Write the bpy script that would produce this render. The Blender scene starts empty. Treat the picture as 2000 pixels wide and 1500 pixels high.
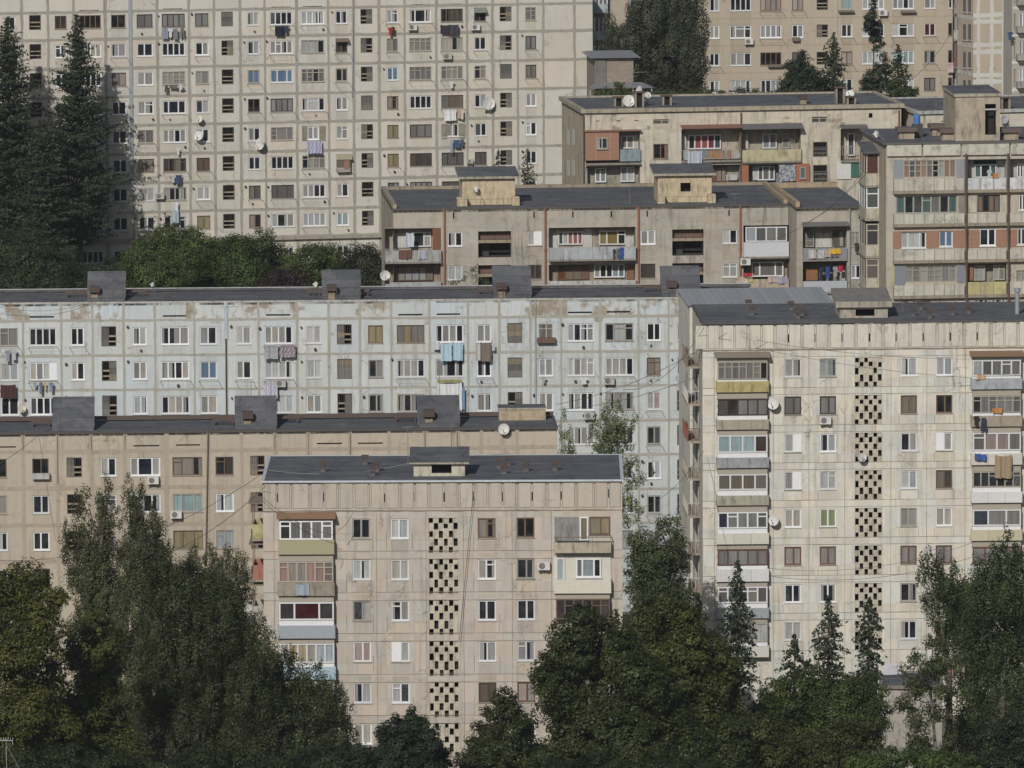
import bpy, math, random
import numpy as np
from mathutils import Vector, Matrix

# ------------------------------------------------------------------ camera
sc = bpy.context.scene
col = sc.collection
FPX, PITCH, ROLL = 14300.0, math.radians(7.25), 0.005
CAM = Vector((0, 0, 95))
cF = Vector((0, math.cos(PITCH), -math.sin(PITCH)))
cU0 = Vector((0, math.sin(PITCH), math.cos(PITCH)))
cR0 = Vector((1, 0, 0))
cR = cR0 * math.cos(ROLL) - cU0 * math.sin(ROLL)
cU = cU0 * math.cos(ROLL) + cR0 * math.sin(ROLL)
cam_d = bpy.data.cameras.new('camera')
cam = bpy.data.objects.new('camera', cam_d)
col.objects.link(cam)
cam.matrix_world = Matrix(((cR.x, cU.x, -cF.x, CAM.x), (cR.y, cU.y, -cF.y, CAM.y), (cR.z, cU.z, -cF.z, CAM.z), (0, 0, 0, 1)))
cam_d.sensor_width = 36
cam_d.lens = 36 * FPX / 2000
cam_d.clip_start = 1
cam_d.clip_end = 8000
sc.camera = cam

# ------------------------------------------------------------------ light
SUN_AZ, SUN_EL = math.radians(17), math.radians(33)      # sun behind the camera, a little to its left
world = bpy.data.worlds.new('World')
sc.world = world
world.use_nodes = True
wn = world.node_tree
bg = wn.nodes['Background']
sky = wn.nodes.new('ShaderNodeTexSky')
sky.sky_type = 'NISHITA'
sky.sun_disc = False
sky.sun_elevation = SUN_EL
sky.sun_rotation = math.pi + SUN_AZ
sky.air_density = 1.0
sky.dust_density = 1.5
wn.links.new(sky.outputs[0], bg.inputs['Color'])
bg.inputs['Strength'].default_value = 0.055
sun_d = bpy.data.lights.new('sun', 'SUN')
sun_d.energy = 3.25
sun_d.angle = math.radians(0.55)
sun_d.color = (1.0, 0.955, 0.89)
sun = bpy.data.objects.new('sun', sun_d)
col.objects.link(sun)
to_sun = Vector((-math.sin(SUN_AZ) * math.cos(SUN_EL), -math.cos(SUN_AZ) * math.cos(SUN_EL), math.sin(SUN_EL)))
sun.rotation_euler = to_sun.to_track_quat('Z', 'Y').to_euler()
sun.location = (-60, 0, 160)
sc.view_settings.view_transform = 'Standard'
sc.view_settings.look = 'None'
sc.view_settings.exposure = 0.0
sc.view_settings.gamma = 1.0
sc.cycles.max_bounces = 5
sc.cycles.diffuse_bounces = 3
sc.cycles.glossy_bounces = 2
sc.cycles.transmission_bounces = 2
sc.cycles.transparent_max_bounces = 4

# ------------------------------------------------------------------ helpers
def ray(px, py):
    return cF * FPX + cR * (px - 1000) - cU * (py - 750)

def at_depth(px, py, d):
    r = ray(px, py)
    return CAM + r * (d / r.y)

def smooth(v, a, b):
    t = min(1, max(0, (v - a) / (b - a)))
    return t * t * (3 - 2 * t)

def ground(x, y):
    z = 14 * smooth(y, 604, 614)
    z = max(z, 13 * smooth(x, 16, 28) * smooth(y, 562, 582))
    z += 13 * smooth(y, 668, 690) * smooth(x, 8.5, 13)
    z += max(0, y - 775) * 0.16
    return z

def tag(o, label=None, cat=None, group=None, kind=None):
    if label: o['label'] = label
    if cat: o['category'] = cat
    if group: o['group'] = group
    if kind: o['kind'] = kind
    return o

def empty(name, loc, rz=0.0):
    o = bpy.data.objects.new(name, None)
    o.location = loc
    o.rotation_euler = (0, 0, rz)
    o.empty_display_size = 0.5
    col.objects.link(o)
    return o

class MB:
    """collects faces and links them as ONE mesh object; every face has a colour (rgb + a free fourth value)"""
    def __init__(s):
        s.v, s.f, s.m, s.c = [], [], [], []
    def face(s, pts, m=0, c=(1, 1, 1, 0)):
        i = len(s.v)
        s.v.extend(pts)
        s.f.append(tuple(range(i, i + len(pts))))
        s.m.append(m)
        s.c.append(c if len(c) == 4 else (c[0], c[1], c[2], 0))
    def box(s, x0, x1, y0, y1, z0, z1, m=0, c=(1, 1, 1, 0), skip=''):
        a, b, d, e = (x0, y0, z0), (x1, y0, z0), (x1, y1, z0), (x0, y1, z0)
        A, B, D, E = (x0, y0, z1), (x1, y0, z1), (x1, y1, z1), (x0, y1, z1)
        if 'f' not in skip: s.face([a, b, B, A], m, c)
        if 'b' not in skip: s.face([d, e, E, D], m, c)
        if 'l' not in skip: s.face([e, a, A, E], m, c)
        if 'r' not in skip: s.face([b, d, D, B], m, c)
        if 't' not in skip: s.face([A, B, D, E], m, c)
        if 'd' not in skip: s.face([e, d, b, a], m, c)
    def prism(s, pts, y0, y1, m=0, c=(1, 1, 1, 0)):
        """outline in (x, z) given a thickness along y"""
        n = len(pts)
        s.face([(p[0], y0, p[1]) for p in pts], m, c)
        s.face([(p[0], y1, p[1]) for p in reversed(pts)], m, c)
        for i in range(n):
            p, q = pts[i], pts[(i + 1) % n]
            s.face([(q[0], y0, q[1]), (p[0], y0, p[1]), (p[0], y1, p[1]), (q[0], y1, q[1])], m, c)
    def tube(s, p, q, r0, r1=None, n=6, m=0, c=(1, 1, 1, 0), cap=True):
        p, q = Vector(p), Vector(q)
        r1 = r0 if r1 is None else r1
        d = (q - p).normalized()
        a = d.cross(Vector((0, 0, 1)) if abs(d.z) < 0.9 else Vector((1, 0, 0))).normalized()
        b = d.cross(a)
        R0 = [tuple(p + (a * math.cos(t) + b * math.sin(t)) * r0) for t in [2 * math.pi * k / n for k in range(n)]]
        R1 = [tuple(q + (a * math.cos(t) + b * math.sin(t)) * r1) for t in [2 * math.pi * k / n for k in range(n)]]
        for k in range(n):
            s.face([R0[k], R0[(k + 1) % n], R1[(k + 1) % n], R1[k]], m, c)
        if cap:
            s.face(R0[::-1], m, c)
            s.face(R1, m, c)
    def build(s, name, mats, parent=None, smooth_shade=False):
        me = bpy.data.meshes.new(name)
        me.from_pydata(s.v, [], s.f)
        for mt in (mats if isinstance(mats, (list, tuple)) else [mats]):
            me.materials.append(mt)
        me.polygons.foreach_set('material_index', s.m)
        ca = me.color_attributes.new('Col', 'FLOAT_COLOR', 'CORNER')
        flat = []
        for f, c in zip(s.f, s.c):
            flat.extend(list(c) * len(f))
        ca.data.foreach_set('color', flat)
        if smooth_shade:
            me.polygons.foreach_set('use_smooth', [True] * len(s.f))
        me.update()
        o = bpy.data.objects.new(name, me)
        col.objects.link(o)
        if parent is not None:
            o.parent = parent
        return o

# ------------------------------------------------------------------ materials
def new_mat(name):
    m = bpy.data.materials.new(name)
    m.use_nodes = True
    nt = m.node_tree
    return m, nt, nt.nodes['Principled BSDF'], nt.nodes.new, nt.links.new

def mathn(N, L, op, a, b=None, clamp=False):
    n = N('ShaderNodeMath')
    n.operation = op
    n.use_clamp = clamp
    for i, v in enumerate((a, b)):
        if v is None: continue
        if isinstance(v, (int, float)): n.inputs[i].default_value = v
        else: L(v, n.inputs[i])
    return n.outputs[0]

def mixc(N, L, f, a, b, mode='MIX'):
    n = N('ShaderNodeMix')
    n.data_type = 'RGBA'
    n.blend_type = mode
    for k, v in ((0, f), (6, a), (7, b)):
        if isinstance(v, (int, float)): n.inputs[k].default_value = v
        elif isinstance(v, tuple): n.inputs[k].default_value = (v[0], v[1], v[2], 1)
        else: L(v, n.inputs[k])
    return n.outputs[2]

def noise(N, L, vec, scale, detail=4, rough=0.55, stretch=None):
    n = N('ShaderNodeTexNoise')
    n.inputs['Scale'].default_value = scale
    n.inputs['Detail'].default_value = detail
    n.inputs['Roughness'].default_value = rough
    if stretch:
        mp = N('ShaderNodeMapping')
        mp.inputs['Scale'].default_value = stretch
        L(vec, mp.inputs[0])
        vec = mp.outputs[0]
    L(vec, n.inputs['Vector'])
    return n.outputs[0]

def ramp(N, L, v, lo, hi):
    n = N('ShaderNodeMapRange')
    n.inputs[1].default_value, n.inputs[2].default_value = lo, hi
    n.inputs[3].default_value, n.inputs[4].default_value = 0, 1
    L(v, n.inputs[0])
    return n.outputs[0]

def wall_mat(name, base, under, dirt=(0.10, 0.085, 0.065), streak=0.35, blotch=0.5, peel_scale=0.5, fine=0.35, seed=0.0):
    """painted or bare concrete: Col rgb tints a panel, Col alpha (0..1) says how much of the paint has come off there"""
    m, nt, P, N, L = new_mat(name)
    tc = N('ShaderNodeTexCoord').outputs['Object']
    off = N('ShaderNodeVectorMath'); off.operation = 'ADD'
    off.inputs[1].default_value = (seed * 13.1, 0, seed * 7.7)
    L(tc, off.inputs[0]); tc = off.outputs[0]
    at = N('ShaderNodeAttribute'); at.attribute_name = 'Col'
    n_big = noise(N, L, tc, 0.32, 5, 0.6)
    n_mid = noise(N, L, tc, 1.4, 6, 0.65)
    n_fin = noise(N, L, tc, 7.0, 5, 0.7)
    n_str = noise(N, L, tc, 1.0, 4, 0.6, (2.6, 2.6, 0.22))
    n_st2 = noise(N, L, tc, 1.0, 3, 0.6, (0.35, 0.35, 0.12))
    c = mixc(N, L, mathn(N, L, 'MULTIPLY', ramp(N, L, n_big, 0.35, 0.7), blotch), base, under)
    c = mixc(N, L, 1.0, c, at.outputs['Color'], 'MULTIPLY')
    # paint gone: edge of the remaining paint follows noise
    pk = noise(N, L, tc, peel_scale, 8, 0.62)
    pm = mathn(N, L, 'ADD', pk, mathn(N, L, 'MULTIPLY', at.outputs['Alpha'], 0.5))
    pm = ramp(N, L, pm, 0.785, 0.85)
    c = mixc(N, L, pm, c, mixc(N, L, ramp(N, L, n_mid, 0.3, 0.7), under, (under[0] * 0.6, under[1] * 0.57, under[2] * 0.5)))
    # run-off streaks and dirt
    sk = mathn(N, L, 'MULTIPLY', ramp(N, L, n_str, 0.48, 0.72), ramp(N, L, n_st2, 0.38, 0.62))
    c = mixc(N, L, mathn(N, L, 'MULTIPLY', sk, streak), c, dirt)
    dm = mathn(N, L, 'MULTIPLY', ramp(N, L, n_mid, 0.52, 0.82), fine)
    c = mixc(N, L, dm, c, dirt)
    lt = mathn(N, L, 'MULTIPLY', ramp(N, L, n_fin, 0.3, 0.75), 0.16)
    c = mixc(N, L, lt, c, (base[0] * 1.25, base[1] * 1.25, base[2] * 1.25))
    # hairline cracks
    vo = N('ShaderNodeTexVoronoi'); vo.feature = 'DISTANCE_TO_EDGE'; vo.inputs['Scale'].default_value = 0.36
    wv = N('ShaderNodeVectorMath'); wv.operation = 'ADD'
    nz = N('ShaderNodeTexNoise'); nz.inputs['Scale'].default_value = 0.9; nz.inputs['Detail'].default_value = 4
    L(tc, nz.inputs['Vector'])
    sv = N('ShaderNodeVectorMath'); sv.operation = 'SCALE'; sv.inputs['Scale'].default_value = 2.2
    L(nz.outputs['Color'], sv.inputs[0]); L(tc, wv.inputs[0]); L(sv.outputs[0], wv.inputs[1]); L(wv.outputs[0], vo.inputs['Vector'])
    cr = mathn(N, L, 'MULTIPLY', mathn(N, L, 'LESS_THAN', vo.outputs['Distance'], 0.012), ramp(N, L, n_st2, 0.5, 0.6))
    c = mixc(N, L, mathn(N, L, 'MULTIPLY', cr, 0.45), c, dirt)
    L(c, P.inputs['Base Color'])
    P.inputs['Roughness'].default_value = 0.92
    P.inputs['Specular IOR Level'].default_value = 0.15
    bp = N('ShaderNodeBump'); bp.inputs['Strength'].default_value = 0.35; bp.inputs['Distance'].default_value = 0.03
    L(n_fin, bp.inputs['Height']); L(bp.outputs[0], P.inputs['Normal'])
    return m

def col_mat(name, rough=0.6, spec=0.3, nscale=6.0, var=0.3, metallic=0.0, streaks=0.0, dirt=(0.09, 0.075, 0.06)):
    """a plain surface whose colour comes from the Col attribute, worn by noise"""
    m, nt, P, N, L = new_mat(name)
    tc = N('ShaderNodeTexCoord').outputs['Object']
    at = N('ShaderNodeAttribute'); at.attribute_name = 'Col'
    n1 = noise(N, L, tc, nscale, 5, 0.65)
    c = mixc(N, L, mathn(N, L, 'MULTIPLY', ramp(N, L, n1, 0.35, 0.8), var), at.outputs['Color'], dirt)
    if streaks:
        n2 = noise(N, L, tc, 1.0, 5, 0.65, (3.0, 3.0, 0.8))
        c = mixc(N, L, mathn(N, L, 'MULTIPLY', ramp(N, L, n2, 0.5, 0.7), streaks), c, dirt)
    L(c, P.inputs['Base Color'])
    P.inputs['Roughness'].default_value = rough
    P.inputs['Specular IOR Level'].default_value = spec
    P.inputs['Metallic'].default_value = metallic
    return m

M = {}
M['paint'] = col_mat('weathered_paint', 0.55, 0.3, 5.0, 0.18)
M['stain'] = col_mat('stained_panel', 0.85, 0.15, 1.6, 0.35, 0.0, 0.6, (0.06, 0.056, 0.05))
M['peel'] = col_mat('peeling_paint', 0.85, 0.15, 3.0, 0.9, 0.0, 0.85, (0.34, 0.30, 0.21))
M['metal'] = col_mat('dull_metal', 0.5, 0.5, 3.0, 0.3)
M['dark'] = col_mat('dark_interior', 1.0, 0.0, 2.0, 0.2)
M['cloth'] = col_mat('cotton_cloth', 0.95, 0.05, 2.5, 0.15)

def glass_mat():
    """window glass over a curtain or a dark room; Col is what stands behind the glass, alpha 1 = patterned cloth"""
    m, nt, P, N, L = new_mat('window_glass')
    tc = N('ShaderNodeTexCoord').outputs['Object']
    at = N('ShaderNodeAttribute'); at.attribute_name = 'Col'
    fold = noise(N, L, tc, 1.0, 3, 0.5, (9.0, 1.0, 0.35))
    big = noise(N, L, tc, 0.9, 3, 0.5)
    f = mathn(N, L, 'MULTIPLY', ramp(N, L, fold, 0.40, 0.64), 0.42)  # shade of the curtain folds, painted into the colour as darker upright stripes
    c = mixc(N, L, f, at.outputs['Color'], mixc(N, L, 1.0, at.outputs['Color'], (0.42, 0.42, 0.42), 'MULTIPLY'))
    c = mixc(N, L, mathn(N, L, 'MULTIPLY', ramp(N, L, big, 0.45, 0.7), 0.25), c, (0.10, 0.11, 0.12))
    vo = N('ShaderNodeTexVoronoi'); vo.inputs['Scale'].default_value = 22
    L(tc, vo.inputs['Vector'])
    pat = mathn(N, L, 'MULTIPLY', mathn(N, L, 'LESS_THAN', vo.outputs['Distance'], 0.42), at.outputs['Alpha'])
    c = mixc(N, L, mathn(N, L, 'MULTIPLY', pat, 0.7), c, (0.42, 0.42, 0.44))
    L(c, P.inputs['Base Color'])
    P.inputs['Roughness'].default_value = 0.12
    P.inputs['Specular IOR Level'].default_value = 0.5
    # old panes are never quite flat
    bp = N('ShaderNodeBump'); bp.inputs['Strength'].default_value = 0.08; bp.inputs['Distance'].default_value = 0.05
    L(noise(N, L, tc, 1.2, 1, 0.5), bp.inputs['Height']); L(bp.outputs[0], P.inputs['Normal'])
    return m
M['glass'] = glass_mat()

def felt_mat(name, c0, c1, rough=0.85):
    m, nt, P, N, L = new_mat(name)
    tc = N('ShaderNodeTexCoord').outputs['Object']
    at = N('ShaderNodeAttribute'); at.attribute_name = 'Col'
    n1 = noise(N, L, tc, 0.35, 5, 0.6)
    n2 = noise(N, L, tc, 5.0, 5, 0.7)
    br = N('ShaderNodeTexBrick')
    br.inputs['Scale'].default_value = 1.0
    br.inputs['Brick Width'].default_value = 4.6
    br.inputs['Row Height'].default_value = 1.0
    br.inputs['Mortar Size'].default_value = 0.03
    br.offset = 0.37
    br.inputs['Color1'].default_value = (1, 1, 1, 1); br.inputs['Color2'].default_value = (0.74, 0.74, 0.75, 1)
    br.inputs['Mortar'].default_value = (0.6, 0.6, 0.6, 1)
    L(tc, br.inputs['Vector'])
    c = mixc(N, L, ramp(N, L, n1, 0.35, 0.65), c0, c1)
    n3 = noise(N, L, tc, 0.9, 6, 0.7)
    c = mixc(N, L, mathn(N, L, 'MULTIPLY', ramp(N, L, n3, 0.50, 0.60), 0.6), c, (c0[0] * .55, c0[1] * .55, c0[2] * .58))
    c = mixc(N, L, mathn(N, L, 'MULTIPLY', ramp(N, L, n2, 0.45, 0.8), 0.3), c, (c1[0] * 1.4, c1[1] * 1.38, c1[2] * 1.3))
    c = mixc(N, L, 1.0, c, br.outputs['Color'], 'MULTIPLY')
    c = mixc(N, L, 1.0, c, at.outputs['Color'], 'MULTIPLY')
    L(c, P.inputs['Base Color'])
    P.inputs['Roughness'].default_value = rough
    P.inputs['Specular IOR Level'].default_value = 0.25
    return m
M['felt'] = felt_mat('roofing_felt', (0.098, 0.103, 0.114), (0.130, 0.133, 0.140))

def brick_mat(name, a, b, mortar, w=0.5, h=0.14):
    m, nt, P, N, L = new_mat(name)
    tc = N('ShaderNodeTexCoord').outputs['Object']
    mp = N('ShaderNodeMapping'); mp.inputs['Rotation'].default_value = (math.pi / 2, 0, 0)
    L(tc, mp.inputs[0])
    br = N('ShaderNodeTexBrick')
    br.inputs['Scale'].default_value = 1.0
    br.inputs['Brick Width'].default_value = w
    br.inputs['Row Height'].default_value = h
    br.inputs['Mortar Size'].default_value = 0.012
    for k, v in (('Color1', a), ('Color2', b), ('Mortar', mortar)):
        br.inputs[k].default_value = (v[0], v[1], v[2], 1)
    L(mp.outputs[0], br.inputs['Vector'])
    n1 = noise(N, L, tc, 1.3, 5, 0.6)
    c = mixc(N, L, mathn(N, L, 'MULTIPLY', ramp(N, L, n1, 0.4, 0.8), 0.35), br.outputs['Color'], mortar)
    L(c, P.inputs['Base Color'])
    P.inputs['Roughness'].default_value = 0.9
    return m
M['brick'] = brick_mat('red_brick', (0.285, 0.145, 0.095), (0.235, 0.115, 0.075), (0.30, 0.19, 0.135), 0.25, 0.075)
M['stone'] = brick_mat('grey_block', (0.20, 0.17, 0.14), (0.27, 0.22, 0.18), (0.22, 0.19, 0.16), 0.42, 0.2)

def leaf_mat(name, trans=0.25, rough=0.5):
    m, nt, P, N, L = new_mat(name)
    at = N('ShaderNodeAttribute'); at.attribute_name = 'Col'
    L(at.outputs['Color'], P.inputs['Base Color'])
    P.inputs['Roughness'].default_value = rough
    P.inputs['Specular IOR Level'].default_value = 0.22
    tr = N('ShaderNodeBsdfTranslucent')
    L(mixc(N, L, 1.0, at.outputs['Color'], (1.2, 1.3, 0.55), 'MULTIPLY'), tr.inputs['Color'])
    mx = N('ShaderNodeMixShader'); mx.inputs[0].default_value = trans
    L(P.outputs[0], mx.inputs[1]); L(tr.outputs[0], mx.inputs[2])
    L(mx.outputs[0], nt.nodes['Material Output'].inputs['Surface'])
    return m
M['leaf'] = leaf_mat('leaves', 0.22)
M['needle'] = leaf_mat('needles', 0.08, 0.7)

def bark_mat():
    m, nt, P, N, L = new_mat('bark')
    tc = N('ShaderNodeTexCoord').outputs['Object']
    at = N('ShaderNodeAttribute'); at.attribute_name = 'Col'
    n1 = noise(N, L, tc, 1.0, 6, 0.7, (6, 6, 1.0))
    c = mixc(N, L, ramp(N, L, n1, 0.35, 0.7), at.outputs['Color'], mixc(N, L, 1.0, at.outputs['Color'], (0.45, 0.42, 0.4), 'MULTIPLY'))
    L(c, P.inputs['Base Color'])
    P.inputs['Roughness'].default_value = 0.95
    return m
M['bark'] = bark_mat()

def ground_mat():
    m, nt, P, N, L = new_mat('dry_earth_and_grass')
    tc = N('ShaderNodeTexCoord').outputs['Object']
    n1 = noise(N, L, tc, 0.08, 6, 0.65)
    n2 = noise(N, L, tc, 1.5, 5, 0.7)
    c = mixc(N, L, ramp(N, L, n1, 0.4, 0.6), (0.045, 0.055, 0.022), (0.14, 0.115, 0.08))
    c = mixc(N, L, mathn(N, L, 'MULTIPLY', n2, 0.6), c, (0.05, 0.05, 0.03))
    L(c, P.inputs['Base Color'])
    P.inputs['Roughness'].default_value = 0.95
    return m
M['ground'] = ground_mat()

# ------------------------------------------------------------------ ground
def make_ground():
    xs = [-2500, -1200, -600, -300] + list(range(-160, 161, 5)) + [300, 600, 1200, 2500]
    ys = [-400, -100, 150, 300, 400, 450] + list(range(480, 800, 4)) + [850, 950, 1100, 1400, 2000, 3000]
    g = MB()
    vs = {}
    for i, x in enumerate(xs):
        for j, y in enumerate(ys):
            vs[i, j] = len(g.v)
            z = ground(x, min(y, 1100))
            if y < 300: z = 55.0 * smooth(-y, -300, -20)
            g.v.append((x, y, z))
    for i in range(len(xs) - 1):
        for j in range(len(ys) - 1):
            g.f.append((vs[i, j], vs[i + 1, j], vs[i + 1, j + 1], vs[i, j + 1]))
            g.m.append(0); g.c.append((1, 1, 1, 0))
    o = g.build('hillside_ground', M['ground'], None, True)
    tag(o, kind='structure')
make_ground()

# ------------------------------------------------------------------ the thin summer haze
def make_haze():
    g = MB()
    g.box(-2600, 2600, -480, 3100, -2.5, 112, 0)
    m = bpy.data.materials.new('haze_air')
    m.use_nodes = True
    nt = m.node_tree
    nt.nodes.remove(nt.nodes['Principled BSDF'])
    v = nt.nodes.new('ShaderNodeVolumePrincipled')
    v.inputs['Color'].default_value = (0.86, 0.92, 1.0, 1)
    v.inputs['Density'].default_value = HAZE
    v.inputs['Anisotropy'].default_value = 0.0
    nt.links.new(v.outputs[0], nt.nodes['Material Output'].inputs['Volume'])
    tag(g.build('haze', m), kind='stuff')
HAZE = 0.000045
make_haze()

# ------------------------------------------------------------------ buildings
WHITE, CREAM, BROWN, DKBROWN, RUST, GREYW = (0.69, 0.70, 0.71), (0.52, 0.47, 0.36), (0.16, 0.10, 0.065), (0.055, 0.045, 0.038), (0.17, 0.062, 0.035), (0.34, 0.33, 0.30)
CONC = (0.36, 0.32, 0.26)
DARKP = [(0.010, 0.012, 0.016), (0.014, 0.015, 0.018), (0.02, 0.022, 0.026), (0.012, 0.016, 0.024)]
CURT = [(0.33, 0.33, 0.32), (0.27, 0.265, 0.255), (0.25, 0.255, 0.26), (0.34, 0.315, 0.28), (0.29, 0.32, 0.335), (0.22, 0.215, 0.205), (0.40, 0.40, 0.40)]
TINTS = {'W': CURT, 'D': DARKP, 'K': [(0.20, 0.20, 0.20), (0.16, 0.155, 0.15), (0.11, 0.10, 0.10)], 'B': [(0.25, 0.23, 0.20), (0.17, 0.15, 0.125), (0.05, 0.045, 0.04), (0.02, 0.02, 0.02)],
         'R': [(0.27, 0.265, 0.26), (0.31, 0.28, 0.26), (0.22, 0.22, 0.22)], 'O': [(0.20, 0.195, 0.185), (0.15, 0.15, 0.15), (0.25, 0.24, 0.22)], 'L': [(0.10, 0.16, 0.25), (0.12, 0.19, 0.29)],
         'Y': [(0.29, 0.255, 0.15), (0.24, 0.215, 0.13), (0.13, 0.11, 0.085), (0.17, 0.165, 0.16)], 'X': [(0.007, 0.007, 0.008)], 'P': [(0.34, 0.37, 0.38), (0.38, 0.40, 0.40)], 'G': [(0.20, 0.28, 0.29), (0.23, 0.32, 0.33)],
         'N': [(0.11, 0.078, 0.06), (0.15, 0.12, 0.10), (0.07, 0.055, 0.048)], 'I': [(0.36, 0.265, 0.265), (0.31, 0.25, 0.25)], 'E': [(0.17, 0.22, 0.10), (0.21, 0.25, 0.13)], 'A': [(0.06, 0.014, 0.015), (0.03, 0.012, 0.013)]}
FRAME = {'W': WHITE, 'D': WHITE, 'M': WHITE, 'K': DKBROWN, 'B': BROWN, 'R': (0.16, 0.068, 0.045), 'O': (0.40, 0.365, 0.31), 'L': WHITE, 'Y': BROWN, 'X': BROWN, 'P': WHITE, 'G': WHITE, 'N': DKBROWN, 'I': WHITE, 'E': WHITE, 'A': WHITE, 'V': WHITE}

class Bld:
    def __init__(s, label, PL, PR, dist, back_py=None, depth=12.0, ext=(0.0, 0.0), base=None, name='apartment_block', seed=1, cat='apartment building'):
        s.rng = random.Random(seed)
        a = at_depth(PL[0], PL[1], dist)
        r = ray(*PR)
        b = CAM + r * ((a.z - CAM.z) / r.z)
        d = Vector((b.x - a.x, b.y - a.y, 0))
        s.W = d.length
        s.yaw = math.atan2(d.y, d.x)
        s.ul, s.ur = -ext[0], s.W + ext[1]
        mid = (a + b) / 2
        s.base = base if base is not None else min(ground(a.x, a.y), ground(b.x, b.y), ground(mid.x, mid.y)) - 0.4
        s.H = a.z - s.base
        s.org = Vector((a.x, a.y, s.base))
        s.Mi = Matrix.Rotation(-s.yaw, 3, 'Z')
        s.o = s.Mi @ (CAM - s.org)
        s.root = empty(name, s.org, s.yaw)
        tag(s.root, label, cat)
        s.holes, s.late, s.seam_u, s.seam_z, s.patch = [], [], [], [], []
        s.depth = depth
        if back_py is not None:
            s.depth = s.rp(PL[0] * 0.5 + PR[0] * 0.5, back_py, s.H)[1]
        s.mask = []
    def pt(s, px, py, y=0.0):
        d = s.Mi @ ray(px, py)
        t = (y - s.o.y) / d.y
        return s.o.x + d.x * t, s.o.z + d.z * t
    def rp(s, px, py, z):
        d = s.Mi @ ray(px, py)
        t = (z - s.o.z) / d.z
        return s.o.x + d.x * t, s.o.y + d.y * t
    def rect(s, x0, x1, y0, y1, y=0.0):
        xm, ym = (x0 + x1) / 2, (y0 + y1) / 2
        return s.pt(x0, ym, y)[0], s.pt(x1, ym, y)[0], s.pt(xm, y1, y)[1], s.pt(xm, y0, y)[1]
    def side(s, px, py, u):
        """a point on the end wall (plane u) seen at a pixel -> (depth y, z)"""
        d = s.Mi @ ray(px, py)
        t = (u - s.o.x) / d.x
        return s.o.y + d.y * t, s.o.z + d.z * t
    # ---- windows
    def win(s, x0, x1, y0, y1, code='W', n=None, **k):
        s.win_uz(*s.rect(x0, x1, y0, y1, k.get('yl', 0.0)), code, n, **k)
    def win_uz(s, u0, u1, z0, z1, code='W', n=None, yl=0.0, hole=True, parent=None, merged=False, name=None, rev=0.17, sill=True, cols=None, bw=None, xopen=None):
        if hole: s.holes.append((u0, u1, z0, z1, rev))
        rng = s.rng
        w, h = u1 - u0, z1 - z0
        fc = FRAME.get(code, WHITE)
        if code in 'WDMLPG' and rng.random() < 0.12: fc = GREYW
        k = rng.uniform(0.74, 1.04)
        fc = (fc[0] * k, fc[1] * k, fc[2] * k)
        b = bw or (0.10 if code in 'WDMLPGIEAV' else 0.075)
        n = n or (2 if w < 1.65 else rng.choice([3, 4, 4, 4]))
        if n == 3: cut = [0, 0.27 + rng.uniform(-.02, .05), 0.73 + rng.uniform(-.05, .02), 1]
        elif n == 2: cut = [0, rng.choice([0.5, 0.5, 0.47, 0.54]), 1]
        else: cut = [i / n for i in range(n + 1)]
        yf0, yf1, yg = yl + rev - 0.11, yl + rev - 0.02, yl + rev - 0.045
        fr, gl = MB(), MB()
        fr.box(u0, u1, yf0, yf1, z1 - b, z1, 0, fc); fr.box(u0, u1, yf0, yf1, z0, z0 + b, 0, fc)
        fr.box(u0, u0 + b, yf0, yf1, z0 + b, z1 - b, 0, fc); fr.box(u1 - b, u1, yf0, yf1, z0 + b, z1 - b, 0, fc)
        for c in cut[1:-1]:
            um = u0 + w * c
            fr.box(um - b * .6, um + b * .6, yf0 - 0.004, yf1, z0 + b, z1 - b, 0, fc)
        if sill:
            ks = fc if code in 'WDMLPG' else (0.3, 0.28, 0.24)
            fr.box(u0 - 0.05, u1 + 0.05, yl - 0.07, yf0 + 0.02, z0 - 0.055, z0 + 0.004, 0, ks)
        mixk = rng.random()
        base_c = rng.choice(TINTS.get(code, CURT)) if code != 'M' else None
        for i in range(n):
            a0, a1 = u0 + w * cut[i], u0 + w * cut[i + 1]
            if cols: c = cols[i % len(cols)]
            elif code == 'M': c = rng.choice(DARKP) if (i == int(mixk * n)) else rng.choice(CURT[:4])
            elif code == 'V': c = rng.choice(CURT)
            elif code == 'D': c = rng.choice(DARKP) if rng.random() < .85 else (0.07, 0.075, 0.08)
            else: c = base_c if rng.random() < .72 else rng.choice(TINTS.get(code, CURT))
            if code in 'WOB' and not cols and rng.random() < 0.12: c = rng.choice(DARKP)
            kk = rng.uniform(0.82, 1.15)
            c = (c[0] * kk, c[1] * kk, c[2] * kk, c[3] if len(c) == 4 else (.35 if code in 'WKOM' and rng.random() < .16 else 0))
            gl.face([(a0, yg, z0), (a1, yg, z0), (a1, yg, z1), (a0, yg, z1)], 1 if merged else 0, c)
            # part of a pane left dark where the curtain is not drawn right across
            if code in 'WMPB' and not cols and rng.random() < 0.28:
                q = a0 + (a1 - a0) * rng.uniform(0.3, 0.7)
                s0, s1 = (a0, q) if rng.random() < .5 else (q, a1)
                gl.face([(s0, yg - .006, z0), (s1, yg - .006, z0), (s1, yg - .006, z1), (s0, yg - .006, z1)], 1 if merged else 0, rng.choice(DARKP))
            tr = code == 'O' and rng.random() < .85 or code in 'WB' and rng.random() < 0.13
            if tr:
                zt = z0 + h * (0.72 if code != 'R' else 0.5)
                fr.box(a0 + b * .5, a1 - b * .5, yf0 + .004, yf1 - .004, zt - b * .45, zt + b * .45, 0, fc)
                if code in 'R' or (code == 'O' and rng.random() < .4):
                    fr.box(a0 + b * .5, a1 - b * .5, yf0 + .004, yf1 - .004, z0 + h * .36, z0 + h * .40, 0, fc)
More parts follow.
